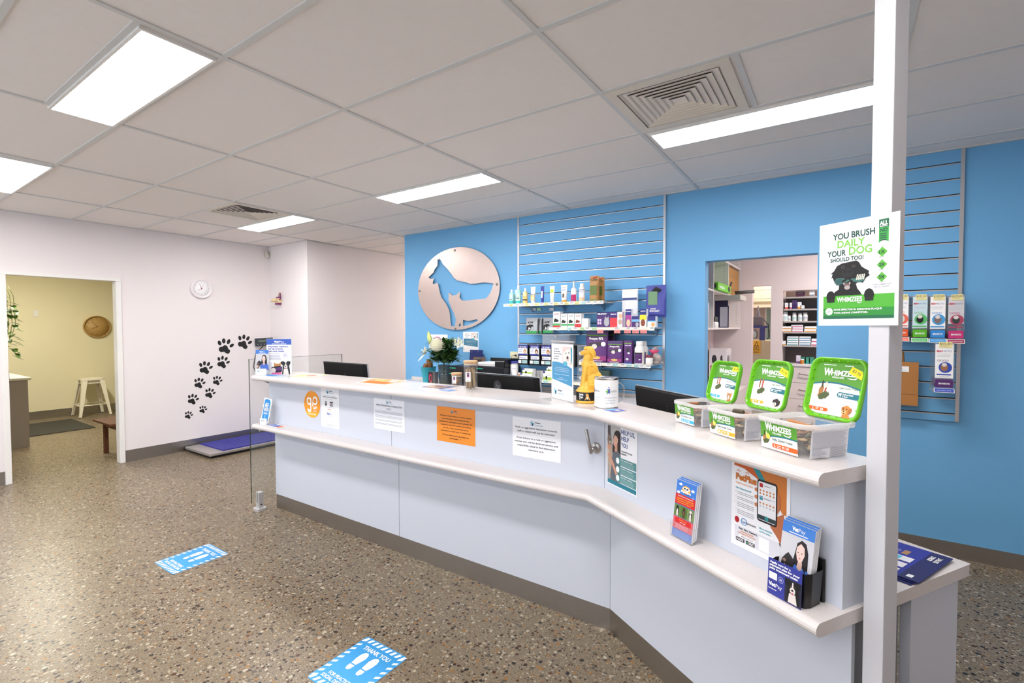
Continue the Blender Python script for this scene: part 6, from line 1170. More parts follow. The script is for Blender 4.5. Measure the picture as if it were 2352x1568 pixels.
# ---- right slatwall: tablet dispensers and paper bag
def dispenser(px, py_top, label, price, c1, c2, title, y=3.02, h=.30, w=.085, tint=WH, animal=FURB, empty=False):
    p = hx(px, py_top, y); t = thing('leaflet_dispenser', label, 'dispenser', (p[0]-w/2, y, p[2]-h), 0, 'clear box dispensers on the narrow slatwall')
    b = B().box(0, w, 0, .0015, .055, h-.004, ACR).box(0, .003, 0, .17, .0, h, ACR).box(w-.003, w, 0, .17, .0, h, ACR).box(0, w, .168, .17, 0, h, ACR).box(0, w, 0, .17, h-.004, h, MILK).box(0, w, 0, .17, .0, .004, MILK); b.obj('acrylic_case', t)
    B().box(.008, w-.008, -.012, .15, .030, .078, c1).obj('front_carton', t)
    if not empty: B().box(.006, w-.006, .004, .008, .085, h-.008, tint).obj('carton_stack', t)
    b = B(); b.T = Matrix.Rotation(-.5, 4, 'X'); b.box(.0, w, -.018, -.016, -.012, .018, WP); b.box(.004, w-.004, -.019, -.018, -.009, .015, c2); G(b, (0, -.019, 0)).text('See product details', w/2, .000, .005, WH, w*.7, L=1); b.obj('shelf_lip', t)
    b = B().box(.006, w-.006, -.0015, 0, .088 if not empty else .12, h-.01, tint); g = G(b, (0, -.0015, 0)); g.text(title[:4], w*.12, h-.058, .011, C(200, 50, 70), w*.30, 'l', .05); g.text(title[4:], w*.46, h-.058, .011, C(90, 110, 170), w*.38, 'l', .0)
    g.lines(w*.15, w*.8, h-.07, 3, .008, LGRAY, .002)
    for i in range(4): g.ring(w*(.22+.14*i), h-.112, .006, .0015, c1, 3, n=12)
    g.ell(w*.55, h-.155, .032, .034, c2, 3); g.ell(w*.5, h-.155, .018, .024, animal, 4); g.ell(w*.5, h-.138, .012, .012, FURW, 5); g.poly(rrect(.07, .008, .004, 3, w*.48, h-.20), c2, 3); 
    if not empty: g.text('3 MONTHS', w*.5, .095, .005, GRAY, w*.5)
    b.obj('display_card', t)
    b = B().box(w*.22, w*.86, -.004, -.002, h-.030, h+.006, YT); g = G(b, (w*.22, -.004, h-.03)); g.text(price, w*.32, .018, .013, INK, w*.56, L=1); g.lines(.006, w*.5, .014, 2, .006, GRAY, .0012, 1); b.obj('price_ticket', t)
    b = B(); g = G(b, (.01, -.0125, .035)); g.text(title, (w-.02)/2, .014, .010, WH, w*.55, bold=.04, L=3); b.obj('carton_lettering', t)
OR3, GR3, BL3, MG3 = C(232, 90, 40), C(110, 190, 60), C(60, 150, 220), C(200, 50, 120)
for px, lb, c1, c2, ti, an, em in ((2071, 'dispenser with orange box half hidden by the grey post', OR3, C(236, 110, 90), WH, FURW, 0), (2114, 'dispenser with a green box and lighter green lip', C(90, 180, 30), C(90, 190, 110), C(206, 228, 236), FURB, 0), (2155, 'dispenser with a blue box and blue lip', C(50, 140, 214), C(70, 160, 220), WH, C(130, 110, 110), 0), (2197, 'nearly empty dispenser with a magenta box, farthest right', MG3, C(170, 70, 100), C(214, 212, 216), C(50, 60, 60), 1)):
    dispenser(px, 678, lb, '$103.00', c1, c2, 'BRAVECTO', y=3.03, animal=an, tint=ti, empty=bool(em))
dispenser(2170, 787, 'single dispenser with a purple box, hung below the row of four', '$55.80', C(86, 40, 110), C(50, 80, 180), 'BRAVECTO', y=2.99, h=.31, w=.098, animal=C(160, 110, 80))
a = hx(2109, 850, 3.13); t = thing('paper_bag', 'brown paper carrier bag with a white label, hung on the narrow slatwall', 'bag', (a[0]-.25, 3.11, 1.005)); w, h = .25, .29
b = B(); b.rings([[(0, 0, z), (w, 0, z), (w, d, z), (0, d, z)] for z, d in ((0, .085), (h*.5, .08), (h, .035))], mat('kraft_bag', (176, 120, 64), .75, noise=.06, nscale=12), smooth=False); b.obj('bag_body', t); B().box(0, w, -.001, 0, .075, .077, C(150, 100, 54)).obj('fold_crease', t)
b = B().box(.08, .20, -.002, -.0005, .225, .262, WH); g = G(b, (.08, -.002, .225)); g.text('Forbes', .05, .020, .009, C(70, 90, 120), .036, 'l', .02); g.text('Street Vets', .05, .009, .006, C(90, 170, 200), .05, 'l'); g.ring(.03, .02, .010, .0015, C(60, 170, 200), 2); b.obj('label', t)
B().tube([(.075, .012, h-.03), (.078, .012, h+.06), (.095, .012, h+.088), (.15, .012, h+.088), (.168, .012, h+.06), (.172, .012, h-.03)], .0075, mat('twisted_paper', (150, 110, 60), .8), 8).obj('handle', t)
B().tube([(.12, .0, h+.088), (.12, .094, h+.092)], .003, STEEL, 6).obj('hook', t)

# ================= LEFT WALL =================
def on_left(px, py): return hit(px, py, 0, XL)
# white round clock
p = on_left(461.5, 662.5); t = thing('wall_clock', 'white round clock with arabic numerals on the white wall', 'clock', (XL+.001, p[1], p[2])); R_ = .128
b = B(); b.T = Matrix.Rotation(PI/2, 4, 'Y'); b.lathe([(R_, 0), (R_, .022), (R_*.93, .032), (R_*.80, .028), (R_*.76, .016)], mat('clock_white_plastic', (240, 232, 234), .35), 48, cap=False); b.obj('rim', t)
b = B(); b.T = Matrix.Rotation(PI/2, 4, 'Y'); b.lathe([(R_*.78, .012), (R_*.78, .016), (0, .016)], WH, 40); g = G(b, (0, 0, .0165), (0, 1, 0), (-1, 0, 0)); g.b = b
g = G(b, (0, 0, .017), (0, 1, 0), (-1, 0, 0))
for i in range(1, 13): a = math.radians(90-30*i); g.text(str(i), R_*.63*math.cos(a), R_*.63*math.sin(a)-.007, .014, GRAY, L=0)
b.obj('dial', t)
def hand(b, a, L_, w, m, z): a = math.radians(a); u = Vector((0, math.sin(a), math.cos(a))); s = Vector((0, u.z, -u.y)); o = Vector((z, 0, 0)); v = [o-u*.012-s*w, o+u*L_-s*w*.5, o+u*L_+s*w*.5, o-u*.012+s*w]; b.add([tuple(q) for q in v]+[tuple(q+Vector((.001, 0, 0))) for q in v], [(0, 1, 2, 3), (7, 6, 5, 4)], m)
CR = C(120, 30, 50)
for nm, a, L_, m in (('hour_hand', 238, .050, CR), ('minute_hand', 338, .062, CR), ('second_hand', 18, .060, C(200, 90, 100))): b = B(); hand(b, a, L_, .0028 if nm[0] != 's' else .001, m, .019); b.obj(nm, t)
# paw print decals
PAW = mat('black_vinyl', (20, 20, 22), .5)
PS = [((518, 797), .125, .12, 0, 'upper left of the largest pair'), ((561, 787), .118, .32, 1, 'topmost and right of the largest pair'), ((472, 846), .10, .2, 0, 'second row left'), ((512, 833), .098, .3, 1, 'second row right'), ((458, 881), .082, .25, 0, 'third row left'), ((499, 875), .074, .3, 1, 'third row right'), ((443, 918), .080, .3, 0, 'fourth row left'), ((482, 904), .078, .3, 1, 'fourth row right'), ((433, 954), .058, .3, 0, 'lowest, leftmost'), ((466, 941), .058, .3, 1, 'lowest pair right')]
for (px, py), s, a, k, q in PS:
    p = on_left(px, py); t = thing('paw_print_decal', 'black paw print on the white wall, %s' % q, 'wall decal', (XL+.0005, p[1], p[2]), 0, 'paw print trail'); b = B(); s *= 1.46
    def pw(pts): pts = [(x*math.cos(a)+y*math.sin(a), -x*math.sin(a)+y*math.cos(a)) for x, y in pts]; v = [(z, x*s, y*s) for z in (0, .0006) for x, y in pts]; n = len(pts); b.add(v, [tuple(range(n))[::-1], tuple(range(n, 2*n))]+[(i, (i+1) % n, n+(i+1) % n, n+i) for i in range(n)], PAW)
    pw([(-.42, -.30), (-.46, -.14), (-.38, -.02), (-.22, .02), (-.10, .14), (.04, .14), (.14, .04), (.20, -.10), (.34, -.20), (.34, -.36), (.22, -.48), (.04, -.42), (-.08, -.34), (-.26, -.40)])
    for x, y, rx, ry, r in ((-.44, .26, .12, .18, .5), (-.17, .44, .12, .19, .15), (.17, .42, .12, .19, -.25), (.42, .16, .11, .18, -.8)): pw(ell(x, y, rx, ry, r, 16))
    b.obj('vinyl', t)
# motion sensor, ornament, socket plate
t = thing('motion_sensor', 'small cream motion sensor in the top corner of the white walls', 'sensor', (XL+.002, 2.700, 2.58)); b = B(); b.T = Matrix.Rotation(.5, 4, 'Z'); b.box(0, .035, -.03, .03, -.055, .045, mat('sensor_cream', (214, 206, 194), .4)); b.obj('housing', t, bevel=.008); b = B(); b.T = Matrix.Rotation(.5, 4, 'Z'); b.box(.034, .040, -.022, .022, -.045, .0, WP); b.obj('lens', t, bevel=.004)
p = hit(643, 690, 1, 2.743); t = thing('skull_model', 'small wall mounted anatomy model beside the corner, with a purple loop', 'wall ornament', (p[0], 2.74, p[2]))
B().box(-.030, .030, -.006, 0, .055, .115, MATS['cream_plastic']).obj('switch_plate', t, bevel=.002); b = B().box(-.02, .045, -.05, 0, -.035, .03, mat('bone_plastic', (226, 204, 160), .5)); b.obj('bracket', t, bevel=.004); B().blob((-.025, -.07, .0), (.045, .035, .028), MATS['bone_plastic']).blob((-.055, -.08, -.012), (.02, .02, .014), MATS['bone_plastic']).obj('head', t)
PUR = mat('purple_plastic', (120, 30, 100), .4); B().tube([(.055+.022*math.cos(q*PI/8), -.03, .055+.048*math.sin(q*PI/8)) for q in range(17)], .006, PUR, 8).obj('loop_handle', t); B().box(-.03, .05, -.055, -.01, -.062, -.038, PUR).obj('base_strip', t, bevel=.002); B().box(-.015, .035, -.045, 0, .03, .05, PUR).obj('top_strip', t)

# ---- walk-on scale along the wall
t = thing('walk_on_scale', 'long grey walk on animal scale with a blue mat against the white wall', 'scale', (-4.20, 2.17, 0)); SG = mat('scale_grey', (176, 170, 166), .4, .5)
B().box(-.325, .325, -.56, .58, .03, .062, SG).obj('platform', t, bevel=.006); B().box(-.30, .30, -.54, .56, .008, .03, DARK).obj('underframe', t)
for x in (-.26, .26):
    for y in (-.48, .5): B().lathe([(.03, 0), (.03, .012), (0, .012)], BLACK, 12, (x, y, 0)).obj('foot', t)
b = B().box(-.30, .30, -.40, .56, .062, .074, mat('blue_rubber_mat', (42, 44, 140), .6, noise=.05, bump=.4, nscale=150))
for i in range(9):
    for j in range(10): b.box(-.16+.04*i-.012, -.16+.04*i+.012, -.2+.06*j-.004, -.2+.06*j+.004, .074, .0755, MATS['blue_rubber_mat'])
b.obj('rubber_mat', t)
t = thing('scale_display', 'small black scale read-out with buttons on the wall above the blue scale mat', 'display', (-4.20, 2.17, 0))
p = hit(607, 785, 0, -4.46); b = B(); b.T = Matrix.Translation((p[0]+4.20, p[1]-2.17, p[2])) @ Matrix.Rotation(.6, 4, 'Z') @ Matrix.Rotation(-.06, 4, 'Y'); b.box(-.115, .115, -.03, .02, -.055, .055, BLACK); g = G(b, (-.115, -.03, -.055)); g.rect(.05, .058, .19, .085, C(96, 106, 88), 1); [g.ell(.04+.045*i, .025, .008, .006, GRAY, 1, n=8) for i in range(4)]; h_ = b.obj('display_head', t, bevel=.004)
q0 = (p[0]+4.20, .54, p[2]-.06); B().tube([(q0[0], .505, q0[2]+.05), (q0[0], .505, .40), (q0[0]-.02, .46, .16), (q0[0]-.03, .35, .10)], .014, mat('beige_conduit', (206, 200, 184), .5), 10).obj('conduit', t)
B().tube([(q0[0], .505, .95), (q0[0], .505, .965)], .02, BLACK, 10).obj('cable_tie', t)
B().tube([(q0[0]-.02, .42, q0[2]), (q0[0]-.03, .32, q0[2]-.10), (q0[0]-.03, .29, q0[2]-.28), (q0[0]-.03, .34, q0[2]-.45), (q0[0]-.01, .49, q0[2]-.52)], .007, BLACK, 8).obj('cable', t)

# ================= CREAM ROOM THROUGH THE LEFT DOORWAY =================
p = hit(222, 750, 0, -9.0); R_ = .197; WD = mat('bamboo_wood', (190, 154, 92), .5, noise=.12, nscale=18)
t = thing('wall_clock', 'round wooden clock with line markers in the cream room', 'clock', (-8.999, p[1], p[2])); b = B(); b.T = Matrix.Rotation(PI/2, 4, 'Y'); b.lathe([(R_, 0), (R_, .045), (R_*.94, .048), (R_*.92, .02)], WD, 48, cap=False); b.obj('rim', t)
b = B(); b.T = Matrix.Rotation(PI/2, 4, 'Y'); b.lathe([(R_*.93, .012), (R_*.93, .018), (0, .018)], WD, 48); g = G(b, (0, 0, .0185), (0, 1, 0), (-1, 0, 0)); DB = C(120, 84, 40)
for i in range(12): a = PI*i/6; c, s = math.cos(a), math.sin(a); g.poly([(R_*.66*c-.0025*s, R_*.66*s+.0025*c), (R_*.82*c-.0025*s, R_*.82*s+.0025*c), (R_*.82*c+.0025*s, R_*.82*s-.0025*c), (R_*.66*c+.0025*s, R_*.66*s-.0025*c)], DB, 1)
b.obj('dial', t)
for nm, a, L_ in (('hour_hand', 242, .09), ('minute_hand', 318, .13)): b = B(); hand(b, a, L_, .004, DB, .022); b.obj(nm, t)
# stool
SW = mat('white_painted_metal', (244, 238, 220), .35); sx, sy, sz = -8.735, 1.82, .66
t = thing('metal_stool', 'white metal stool with tapered legs against the cream room wall', 'stool', (sx, sy, 0))
B().prism(rrect(.31, .31, .04, 4), sz-.03, sz, SW).obj('seat', t, bevel=.008, seg=3)
for a in (-1, 1):
    for c in (-1, 1):
        b = B(); q = lambda cx, cy, w: [(cx-a*w, cy), (cx, cy), (cx, cy-c*w), (cx-a*w*.2, cy-c*w), (cx-a*w*.2, cy-c*w*.2), (cx-a*w, cy-c*w*.2)]
        b.rings([[(x, y, z) for x, y in q(cx*a, cx*c, w)] for cx, w, z in ((.225, .035, .012), (.15, .07, sz-.03))], SW, smooth=False); b.obj('leg', t); B().box(a*.225-.02*(a > 0)-.0*(a < 0), a*.225+.02*(a < 0), c*.225-.02*(c > 0), c*.225+.02*(c < 0), 0, .012, BLACK).obj('foot', t)
for a in (-1, 1): B().tube([(-.19, a*.19, .20), (.19, a*.19, .20)], .008, SW, 6).obj('stretcher', t); B().tube([(a*.19, -.19, .20), (a*.19, .19, .20)], .008, SW, 6).obj('stretcher', t)
B().box(-.12, .12, -.135, .135, sz-.09, sz-.03, SW).obj('seat_apron', t)
P_ = [hit(x, y, 2, 0) for x, y in ((70, 1004), (220, 982), (170, 962), (70, 974))]
t = thing('door_mat', 'dark grey rubber backed mat on the cream room floor', 'mat', (0, 0, 0)); B().prism([(-8.54, 1.50), (-8.50, .66), (-7.28, .66), (-7.31, 1.49)][::-1], .001, .010, mat('dark_mat', (60, 58, 52), .95, bump=.5, nscale=300)).obj('mat_pile', t)
# cabinet
t = thing('low_cabinet', 'grey cabinet with a pale worktop at the left of the cream room', 'cabinet', (0, 0, 0)); zc = hit(68, 866, 0, -6.51)[2]
B().box(-7.9, -6.515, -1.6, .602, 0, zc-.035, mat('grey_cabinet', (150, 140, 132), .5)).obj('cabinet_body', t); B().box(-7.93, -6.49, -1.63, .63, zc-.035, zc, mat('pale_worktop', (206, 202, 186), .35)).obj('worktop', t, bevel=.008)
# wooden bench
t = thing('wooden_bench', 'brown wooden bench end just inside the left doorway', 'bench', (-4.925, 1.30, 0)); WB = mat('brown_timber', (98, 58, 34), .5, noise=.2, nscale=12)
B().box(-.42, .16, -.36, .8, .40, .425, WB).obj('seat', t, bevel=.004)
for x in (-.34, .10):
    for y in (-.26, .7): B().box(x-.022, x+.022, y-.022, y+.022, 0, .40, WB).obj('leg', t, bevel=.003)
B().box(-.33, .10, -.27, -.25, .33, .40, WB).obj('apron', t); B().box(.09, .11, -.26, .7, .33, .40, WB).obj('apron', t)
b = B(); b.prism([(-.24, .40), (-.24, .28), (-.12, .40)], .08, .10, WB); b.v = [(z, x, y) for x, y, z in b.v]; b.obj('corner_brace', t)
# trailing plant
p = hit(14, 745, 0, -6.4); t = thing('hanging_plant', 'trailing green pothos at the left edge of the cream room doorway', 'plant', (-6.4, p[1]-.10, 0)); PL = mat('pothos_leaf', (92, 128, 40), .4, noise=.2, nscale=20); rr = random.Random(2)
B().lathe([(.05, 1.95), (.09, 2.10), (.085, 2.10), (.05, 1.96), (0, 1.96)], WP, 20).obj('pot', t); B().tube([(0, 0, 2.09), (0, 0, 2.69)], .003, WP, 6).obj('hanger', t)
b = B(); vs_ = []
for k in range(5):
    y0 = .03*k; b.tube([(0, y0, 2.08), (0, y0+.05, 1.95), (.02, y0+.06, 1.6), (.02, y0+.03, 1.15+.08*k)], .003, STEM, 5)
    for i in range(12): z = 1.95-.06*i-.03*k; a = rr.uniform(-1.5, 1.5); leaf(b, (.02, y0+.05, z), (math.cos(a)*.5, math.sin(a), -.3), .09, .06, PL)
b.obj('vines', t)
t = thing('light_switch', 'small white switch plate on the cream room wall', 'switch', (-8.999, hit(82, 720, 0, -9)[1], hit(82, 720, 0, -9)[2])); B().box(0, .008, -.03, .03, -.055, .055, WP).obj('plate', t, bevel=.002)

# ================= PHARMACY ROOM THROUGH THE BLUE WALL =================
SHW = mat('white_melamine', (236, 226, 220), .45); xf = 1.17
def xq(px, y): return hx(px, 700, y)[0]
def yfx(px, x):                      # y where the ray of a pixel column meets the plane x
    return hit(px, 700, 0, x)[1]
def zfx(px, py, x): return hit(px, py, 0, x)[2]
y1, y2, y3 = yfx(1639, xf), yfx(1673, xf), PB-.03
t = thing('wall_shelving', 'white open shelf unit with pin holes at the left of the pharmacy', 'shelving', (0, 0, 0)); zt, zb = zfx(1701, 621, xf), zfx(1700, 752, xf); zm = zfx(1701, 683, xf)
for y in (y1, y2, y3): B().box(.851, xf, y-.009, y+.009, zb, 2.35, SHW).obj('upright', t)
B().box(.851, xf, 3.36, y3, zb-.018, zb, SHW).obj('shelf_board', t); B().box(.851, xf, 3.36, y3, zm-.018, zm, SHW).obj('shelf_board', t); B().box(.851, xf, 3.36, y3, zt-.0, zt+.018, SHW).obj('shelf_board', t); B().box(.851, .856, 3.36, y3, zb, 2.35, SHW).obj('back_board', t)
b = B()
for y in (y1, y2, y3):
    for k in range(34): b.box(xf-.05, xf-.044, y-.0095, y+.0095, zb+.05+.032*k, zb+.056+.032*k, DARK)
b.obj('pin_holes', t)
KRF = mat('cardboard', (180, 134, 76), .8, noise=.05)
def crate(x0, x1, y0, y1_, z0, z1, label, m=KRF, name='cardboard_box', art=None):
    t = thing(name, label, 'box', ((x0+x1)/2, (y0+y1_)/2, z0+.0005)); w, d, h = (x1-x0)/2, (y1_-y0)/2, z1-z0; b = B().box(-w, w, -d, d, 0, h, m); g = G(b, (w, -d, 0), (0, 1, 0), (0, 0, 1))
    if art: art(g, 2*d, h)
    g2 = G(b, (-w, -d, 0), (1, 0, 0), (0, 0, 1)); 
    if art: art(g2, 2*w, h)
    b.obj('box_body', t, bevel=.002); return t
def a_kraft(g, w, h): g.lines(w*.2, w*.9, h*.78, 2, h*.1, C(110, 76, 40), .004); g.poly([(w*.02, h*.1), (w*.3, h*.5), (w*.45, h*.5), (w*.15, h*.1)], FURB, 2); g.lines(w*.3, w*.85, h*.25, 3, .012, C(100, 70, 40), .004)
crate(.86, xf-.02, y2+.03, y3-.03, zm, zm+(zt-zm)*.95, 'large brown cardboard box in the upper right shelf bay', art=a_kraft)
crate(.90, xf+.03, y1+.05, y2-.04, zm, zm+.075, 'flat bright green box on the middle shelf', C(110, 200, 40), 'snack_box', lambda g, w, h: (g.text('MADA', w*.3, h*.3, h*.35, WH, w*.4, bold=.03), g.ell(w*.85, h*.5, w*.1, h*.4, INK, 3)))
crate(.90, xf+.14, y2-.12, y2+.28, zm-.02-.055, zm-.02-.001, 'pale grey device lying across the shelf edge', C(196, 190, 180), 'device'); 
t = thing('handle_tool', 'dark cylindrical tool handle sticking out from the shelf', 'tool', (xf+.13, y2+.25, zm-.035)); B().tube([(0, 0, 0), (.20, .03, .012)], [.022, .018], C(90, 86, 84), 12).obj('grip', t); t.location = (xf+.02, y2+.28, zm+.025)
crate(.90, xf-.02, 3.40, y1-.05, zm, zm+.085, 'grey metal basket at the left end of the middle shelf', C(96, 92, 94), 'wire_basket')
t = thing('clipboard', 'rear dark navy clipboard standing on the lower shelf', 'clipboard', (hx(1642, 700, 4.70)[0], 4.70, zb+.0005)); B().box(0, .135, 0, .005, 0, .30, C(24, 26, 70)).obj('board', t)
t = thing('clipboard', 'front navy edged clipboard with white papers on the lower shelf', 'clipboard', (hx(1653, 700, 4.58)[0], 4.58, zb+.0005)); B().box(0, .092, 0, .005, 0, .235, C(24, 26, 70)).obj('board', t); B().box(.004, .082, -.004, 0, .01, .222, C(206, 204, 214)).obj('papers', t)
t = thing('file_box', 'grey white file box leaning at the left end of the lower shelf', 'file box', (1.02, y1-.22, zb+.0005)); b = B(); b.T = Matrix.Rotation(-.12, 4, 'X'); b.box(0, .13, 0, .09, 0, .25, C(200, 204, 206)); g = G(b, (.13, 0, 0), (0, 1, 0), (0, 0, 1)); g.rect(.01, .02, .03, .24, C(70, 120, 140), 1); b.obj('box_body', t)
for i, (y, c) in enumerate(((y1+.06, C(70, 70, 180)), (y2-.02, C(80, 80, 190)))): t = thing('pill_pot', ('left', 'right')[i]+' small blue labelled pot on the lower pharmacy shelf', 'pot', (xf-.035, y+.0, zb+.0005)); B().lathe([(.022, 0), (.024, .003), (.024, .06), (.020, .07), (.020, .085), (0, .085)], c, 16).obj('pot_body', t)
for i in range(3): t = thing('spray_bottle', 'small dark topped bottle by the navy clipboard, %s of three' % ('first', 'second', 'third')[i], 'bottle', (xf-.025, y1+.17+.055*i, zb+.0005)); B().lathe([(.016, 0), (.018, .003), (.018, .05), (.008, .06)], WP, 14).lathe([(.010, .06), (.012, .11), (0, .112)], C(60, 66, 50), 12).obj('bottle_body', t)
# box below on the wall side
crate(.88, 1.08, 5.20, 5.50, .80, 1.27, 'white pet food carton standing left of the caution sign', C(236, 230, 230), 'carton', lambda g, w, h: (g.ell(w*.3, h*.72, w*.14, h*.12, INK, 2), g.rect(w*.08, h*.42, w*.5, h*.56, C(190, 60, 90), 2), g.poly([(w*.6, h*.4), (w*.65, h*.8), (w*.75, h*.85), (w*.85, h*.4)], C(70, 56, 50), 2)))
t = thing('side_cabinet', 'low pinkish cabinet under the white carton', 'cabinet', (0, 0, 0)); B().box(.851, 1.25, 3.8, 5.58, 0, .799, SHW).obj('cabinet_body', t, bevel=.003)
# alcove shelves with medicines
x0, x1, ya, yb = 1.640, 2.86, PB-.01, PB+.41
t = thing('medicine_shelves', 'recessed shelves of medicines on the pharmacy back wall', 'shelving', (0, 0, 0)); zsh = [hx(1836, py, PB)[2] for py in (681, 709, 737, 762, 793)]
for z in zsh: B().box(x0, x1, ya, yb, z-.018, z, mat('grey_melamine', (190, 180, 174), .5)).obj('shelf_board', t)
zw = hx(1836, 835, PB)[2]
t2 = thing('drawer_cabinet', 'pinkish drawer cabinet with a pale worktop below the medicine shelves', 'cabinet', (0, 0, 0)); B().box(x0, x1, ya-.05, yb, zw-.03, zw, SHW).obj('worktop', t2, bevel=.004); B().box(x0, x1, ya-.02, yb, .12, zw-.03, SHW).obj('cabinet_body', t2)
zd = zw-.035
for k in range(4):
    for xa in (x0+.005, x0+.505):
        d = B().box(xa, xa+.49, ya-.038, ya-.02, zd-.19*(k+1)+.004, zd-.19*k, mat('drawer_front', (232, 216, 208), .45)).obj('drawer', t2, bevel=.001)
        B().tube([(xa+.17, ya-.04, zd-.19*k-.075), (xa+.18, ya-.065, zd-.19*k-.082), (xa+.24, ya-.068, zd-.19*k-.088), (xa+.30, ya-.065, zd-.19*k-.082), (xa+.31, ya-.04, zd-.19*k-.075)], .006, STEEL, 8).obj('handle', d)
def row(zi, items):
    z = zsh[zi]+.0005 if zi < 5 else zw+.0005
    for px, kind, w, h, cs, lb in items:
        x = hx(px, 700, PB+.06)[0]
        if kind == 'b':
            t = thing('medicine_bottle', lb, 'bottle', (x, PB+.06, z)); B().lathe([(w/2*.95, 0), (w/2, .003), (w/2, h*.70), (w*.36, h*.80)], WP, 16).obj('bottle_body', t); B().lathe([(w*.42, h*.80), (w*.42, h), (0, h)], WP, 16).obj('cap', t); b = B(); fn = lambda u, v, q: Vector(((w/2+.0006+q)*math.sin(u/(w/2)), -(w/2+.0006+q)*math.cos(u/(w/2)), v)); G(b, fn=fn).rect(-w*.7, h*.2, w*.7, h*.5, cs, 0); b.obj('label', t)
        else:
            t = thing('medicine_box', lb, 'box', (x-w/2, PB+.02, z)); b = B().box(0, w, 0, .09, 0, h, cs[0]); g = G(b, (0, 0, 0)); g.rect(0, 0, w*.99, h*.3, cs[1], 1); g.lines(w*.1, w*.8, h*.8, 2, h*.2, GRAY, .002); b.obj('carton', t)
PK, OG, TE, PR = C(214, 120, 150), C(226, 160, 60), C(50, 150, 150), C(70, 40, 100)
row(0, [(1838, 'c', .09, .06, (C(70, 30, 50), C(90, 40, 60)), 'dark red box on the top medicine shelf'), (1865, 'c', .05, .07, (WH, GRAY), 'white box at the right of the top medicine shelf')])
row(1, [(1809, 'c', .05, .075, (WH, C(220, 90, 70)), 'white box with an orange foot, left on the second medicine shelf'), (1816, 'c', .045, .075, (WH, PK), 'white box beside the orange footed one, second medicine shelf'), (1823, 'c', .03, .105, (PR, PR), 'left slim dark purple box'), (1829, 'c', .03, .105, (PR, PR), 'right slim dark purple box'), (1836, 'c', .045, .08, (WH, OG), 'white box with an orange foot right of the purple boxes'), (1843, 'c', .04, .04, (WH, LGRAY), 'small low white box at the second shelf\'s right')])
row(2, [(1804, 'b', .058, .115, C(200, 224, 224), 'large white pill bottle left on the third medicine shelf'), (1813, 'b', .036, .065, LGRAY, 'smallest white pill bottle on the third medicine shelf'), (1825, 'b', .045, .10, C(190, 224, 214), 'middle white pill bottle on the third medicine shelf'), (1838, 'b', .045, .095, C(200, 220, 220), 'fourth white pill bottle on the third medicine shelf'), (1850, 'b', .05, .10, LGRAY, 'white pill bottle behind the poster edge, third medicine shelf')])
def stack(zi, px, n, c, lb, w=.12, h=.028):
    z = zsh[zi]+.0005; x = hx(px, 700, PB+.06)[0]
    for k in range(n):
        t = thing('medicine_box', lb+', %s' % ('lowest', 'second lowest', 'third lowest', 'fourth up', 'topmost')[k if k < n-1 else 4], 'box', (x-w/2+.003*(k % 2), PB+.02, z+k*(h+.0008)), 0, 'stacked medicine boxes'); b = B().box(0, w, 0, .09, 0, h, WH); G(b, (0, 0, 0)).rect(w*.04, 0, w*.96, h*.35, c, 1); b.obj('carton', t, bevel=.0005)
stack(3, 1808, 2, OG, 'white box with an orange band at the left of the fourth shelf', .12, .032); stack(3, 1832, 3, PK, 'white box with a pink band on the fourth shelf'); stack(3, 1862, 2, OG, 'white box with an orange band at the right of the fourth shelf', .12, .032)
stack(4, 1822, 4, TE, 'white box with a teal band, left stack of the fifth shelf', .115, .026); stack(4, 1850, 4, C(70, 130, 170), 'white box with a blue band, middle stack of the fifth shelf', .115, .026); stack(4, 1872, 2, PK, 'pink marked box at the right of the fifth shelf', .06, .04)
row(4, [(1801, 'c', .05, .05, (WH, OG), 'small box with an orange foot at the left of the fifth shelf')])
row(5, [(1836, 'c', .045, .095, (C(230, 220, 230), C(150, 110, 160)), 'tall lilac marked box on the drawer cabinet'), (1848, 'c', .05, .075, (C(50, 140, 110), TE), 'left green box on the drawer cabinet'), (1857, 'c', .05, .075, (C(70, 160, 130), TE), 'middle green box on the drawer cabinet'), (1866, 'c', .05, .08, (C(60, 150, 120), TE), 'right green box on the drawer cabinet')])
t = thing('pill_bottle', 'amber pill bottle on the drawer cabinet', 'bottle', (hx(1842, 830, PB-.02)[0], PB-.02, zw+.0005)); B().lathe([(.018, 0), (.019, .003), (.019, .045)], C(220, 130, 30), 14).lathe([(.020, .045), (.020, .058), (0, .058)], WP, 14).obj('bottle_body', t)
# beyond the rear opening
yr = 7.0; X7 = lambda px, y: hx(px, 740, y)[0]; Z7 = lambda py, y: hx(1748, py, y)[2]
t = thing('roller_blind', 'cream horizontal blind in the room behind the pharmacy', 'blind', (0, 0, 0)); CB = mat('cream_blind', (214, 204, 178), .7); z0, z1 = Z7(706, yr), 2.6
for k in range(6): zz = z0+(z1-z0)*k/6; B().box(1.02, 2.38, yr, yr+.01, zz, zz+(z1-z0)/6-.004, CB).obj('slat', t)
B().box(1.02, 2.38, yr-.015, yr-.0, Z7(692, yr)-.02, Z7(692, yr), C(160, 146, 110)).obj('blind_rail', t)
t = thing('rear_door', 'grey green door panel with a window behind the pharmacy', 'door', (X7(1757, 7.2), 7.2, 0)); B().box(0, .5, 0, .04, 0, Z7(708, 7.2), C(214, 212, 206)).obj('door_leaf', t); B().box(.02, .48, -.005, 0, 1.0, Z7(710, 7.2), C(120, 146, 140)).obj('door_window', t)
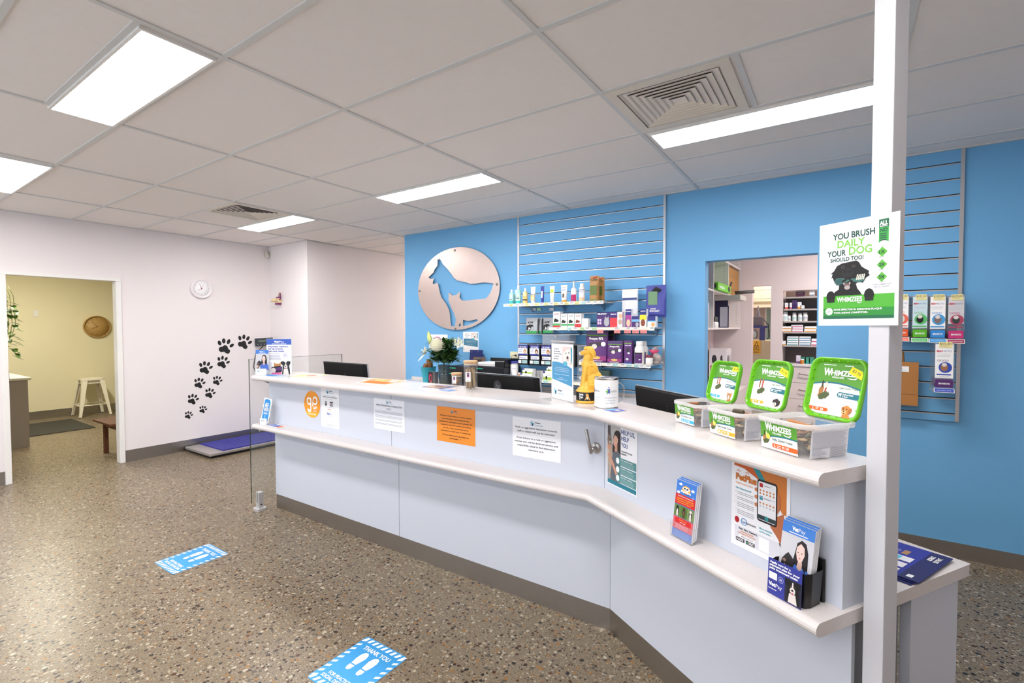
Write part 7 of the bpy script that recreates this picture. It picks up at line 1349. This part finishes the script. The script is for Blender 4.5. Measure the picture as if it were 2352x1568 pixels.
t = thing('work_bench', 'cream bench front under the machine behind the pharmacy', 'bench', (0, 0, 0)); zbn = Z7(782, 6.3); B().box(1.02, 2.38, 6.3, 6.9, 0, zbn, C(206, 192, 158)).obj('bench_body', t)
t = thing('anaesthetic_machine', 'dark blue and grey medical machine on the rear bench', 'machine', (X7(1741, 6.5), 6.5, zbn+.0005)); NB = C(50, 56, 120); B().box(-.10, .12, -.08, .1, .17, .20, NB).obj('shelf_plate', t); B().box(.03, .09, -.06, .06, 0, .17, NB).obj('column', t); B().box(-.06, .06, -.05, .05, .20, .33, C(100, 96, 104)).obj('monitor_body', t, bevel=.008); B().lathe([(.035, .33), (.02, .40), (.008, .42), (.008, .48), (0, .485)], C(100, 96, 104), 14).obj('vaporiser', t); B().blob((-.05, 0, .08), (.05, .05, .07), C(190, 200, 206)).obj('breathing_bag', t); B().tube([(.06, 0, .3), (.13, 0, .22), (.14, 0, .05), (.12, 0, .012)], .008, C(40, 40, 50), 8).obj('hose', t)
a, c = hx(1728, 812, PB+.13), hx(1747, 782, PB+.13)
t = thing('caution_sign', 'yellow radiation caution sign in the pharmacy rear opening', 'sign', (a[0]+.0, 6.295, hx(1728, 812, 6.295)[2])); a, c = hx(1728, 812, 6.295), hx(1747, 782, 6.295); w, h = c[0]-a[0], c[2]-a[2]; t.location = (a[0], 6.295, a[2]); b = B().box(0, w, -.003, 0, 0, h, C(240, 180, 40)); g = G(b, (0, -.003, 0)); g.poly([(w*.1, h*.42), (w*.9, h*.42), (w*.5, h*.95)], INK, 1); g.poly([(w*.2, h*.46), (w*.8, h*.46), (w*.5, h*.86)], C(240, 180, 40), 2); g.ell(w*.5, h*.56, w*.06, h*.035, INK, 3)
for k in range(3): a_ = PI/2+k*2*PI/3+PI/3; g.ell(w*.5+w*.16*math.cos(a_), h*.56+h*.10*math.sin(a_), w*.09, h*.05, INK, 3, n=10)
g.text('CAUTION', w*.5, h*.26, h*.10, INK, w*.85, bold=.04); g.lines(w*.1, w*.9, h*.18, 2, h*.07, INK, h*.03); b.obj('sign_face', t)
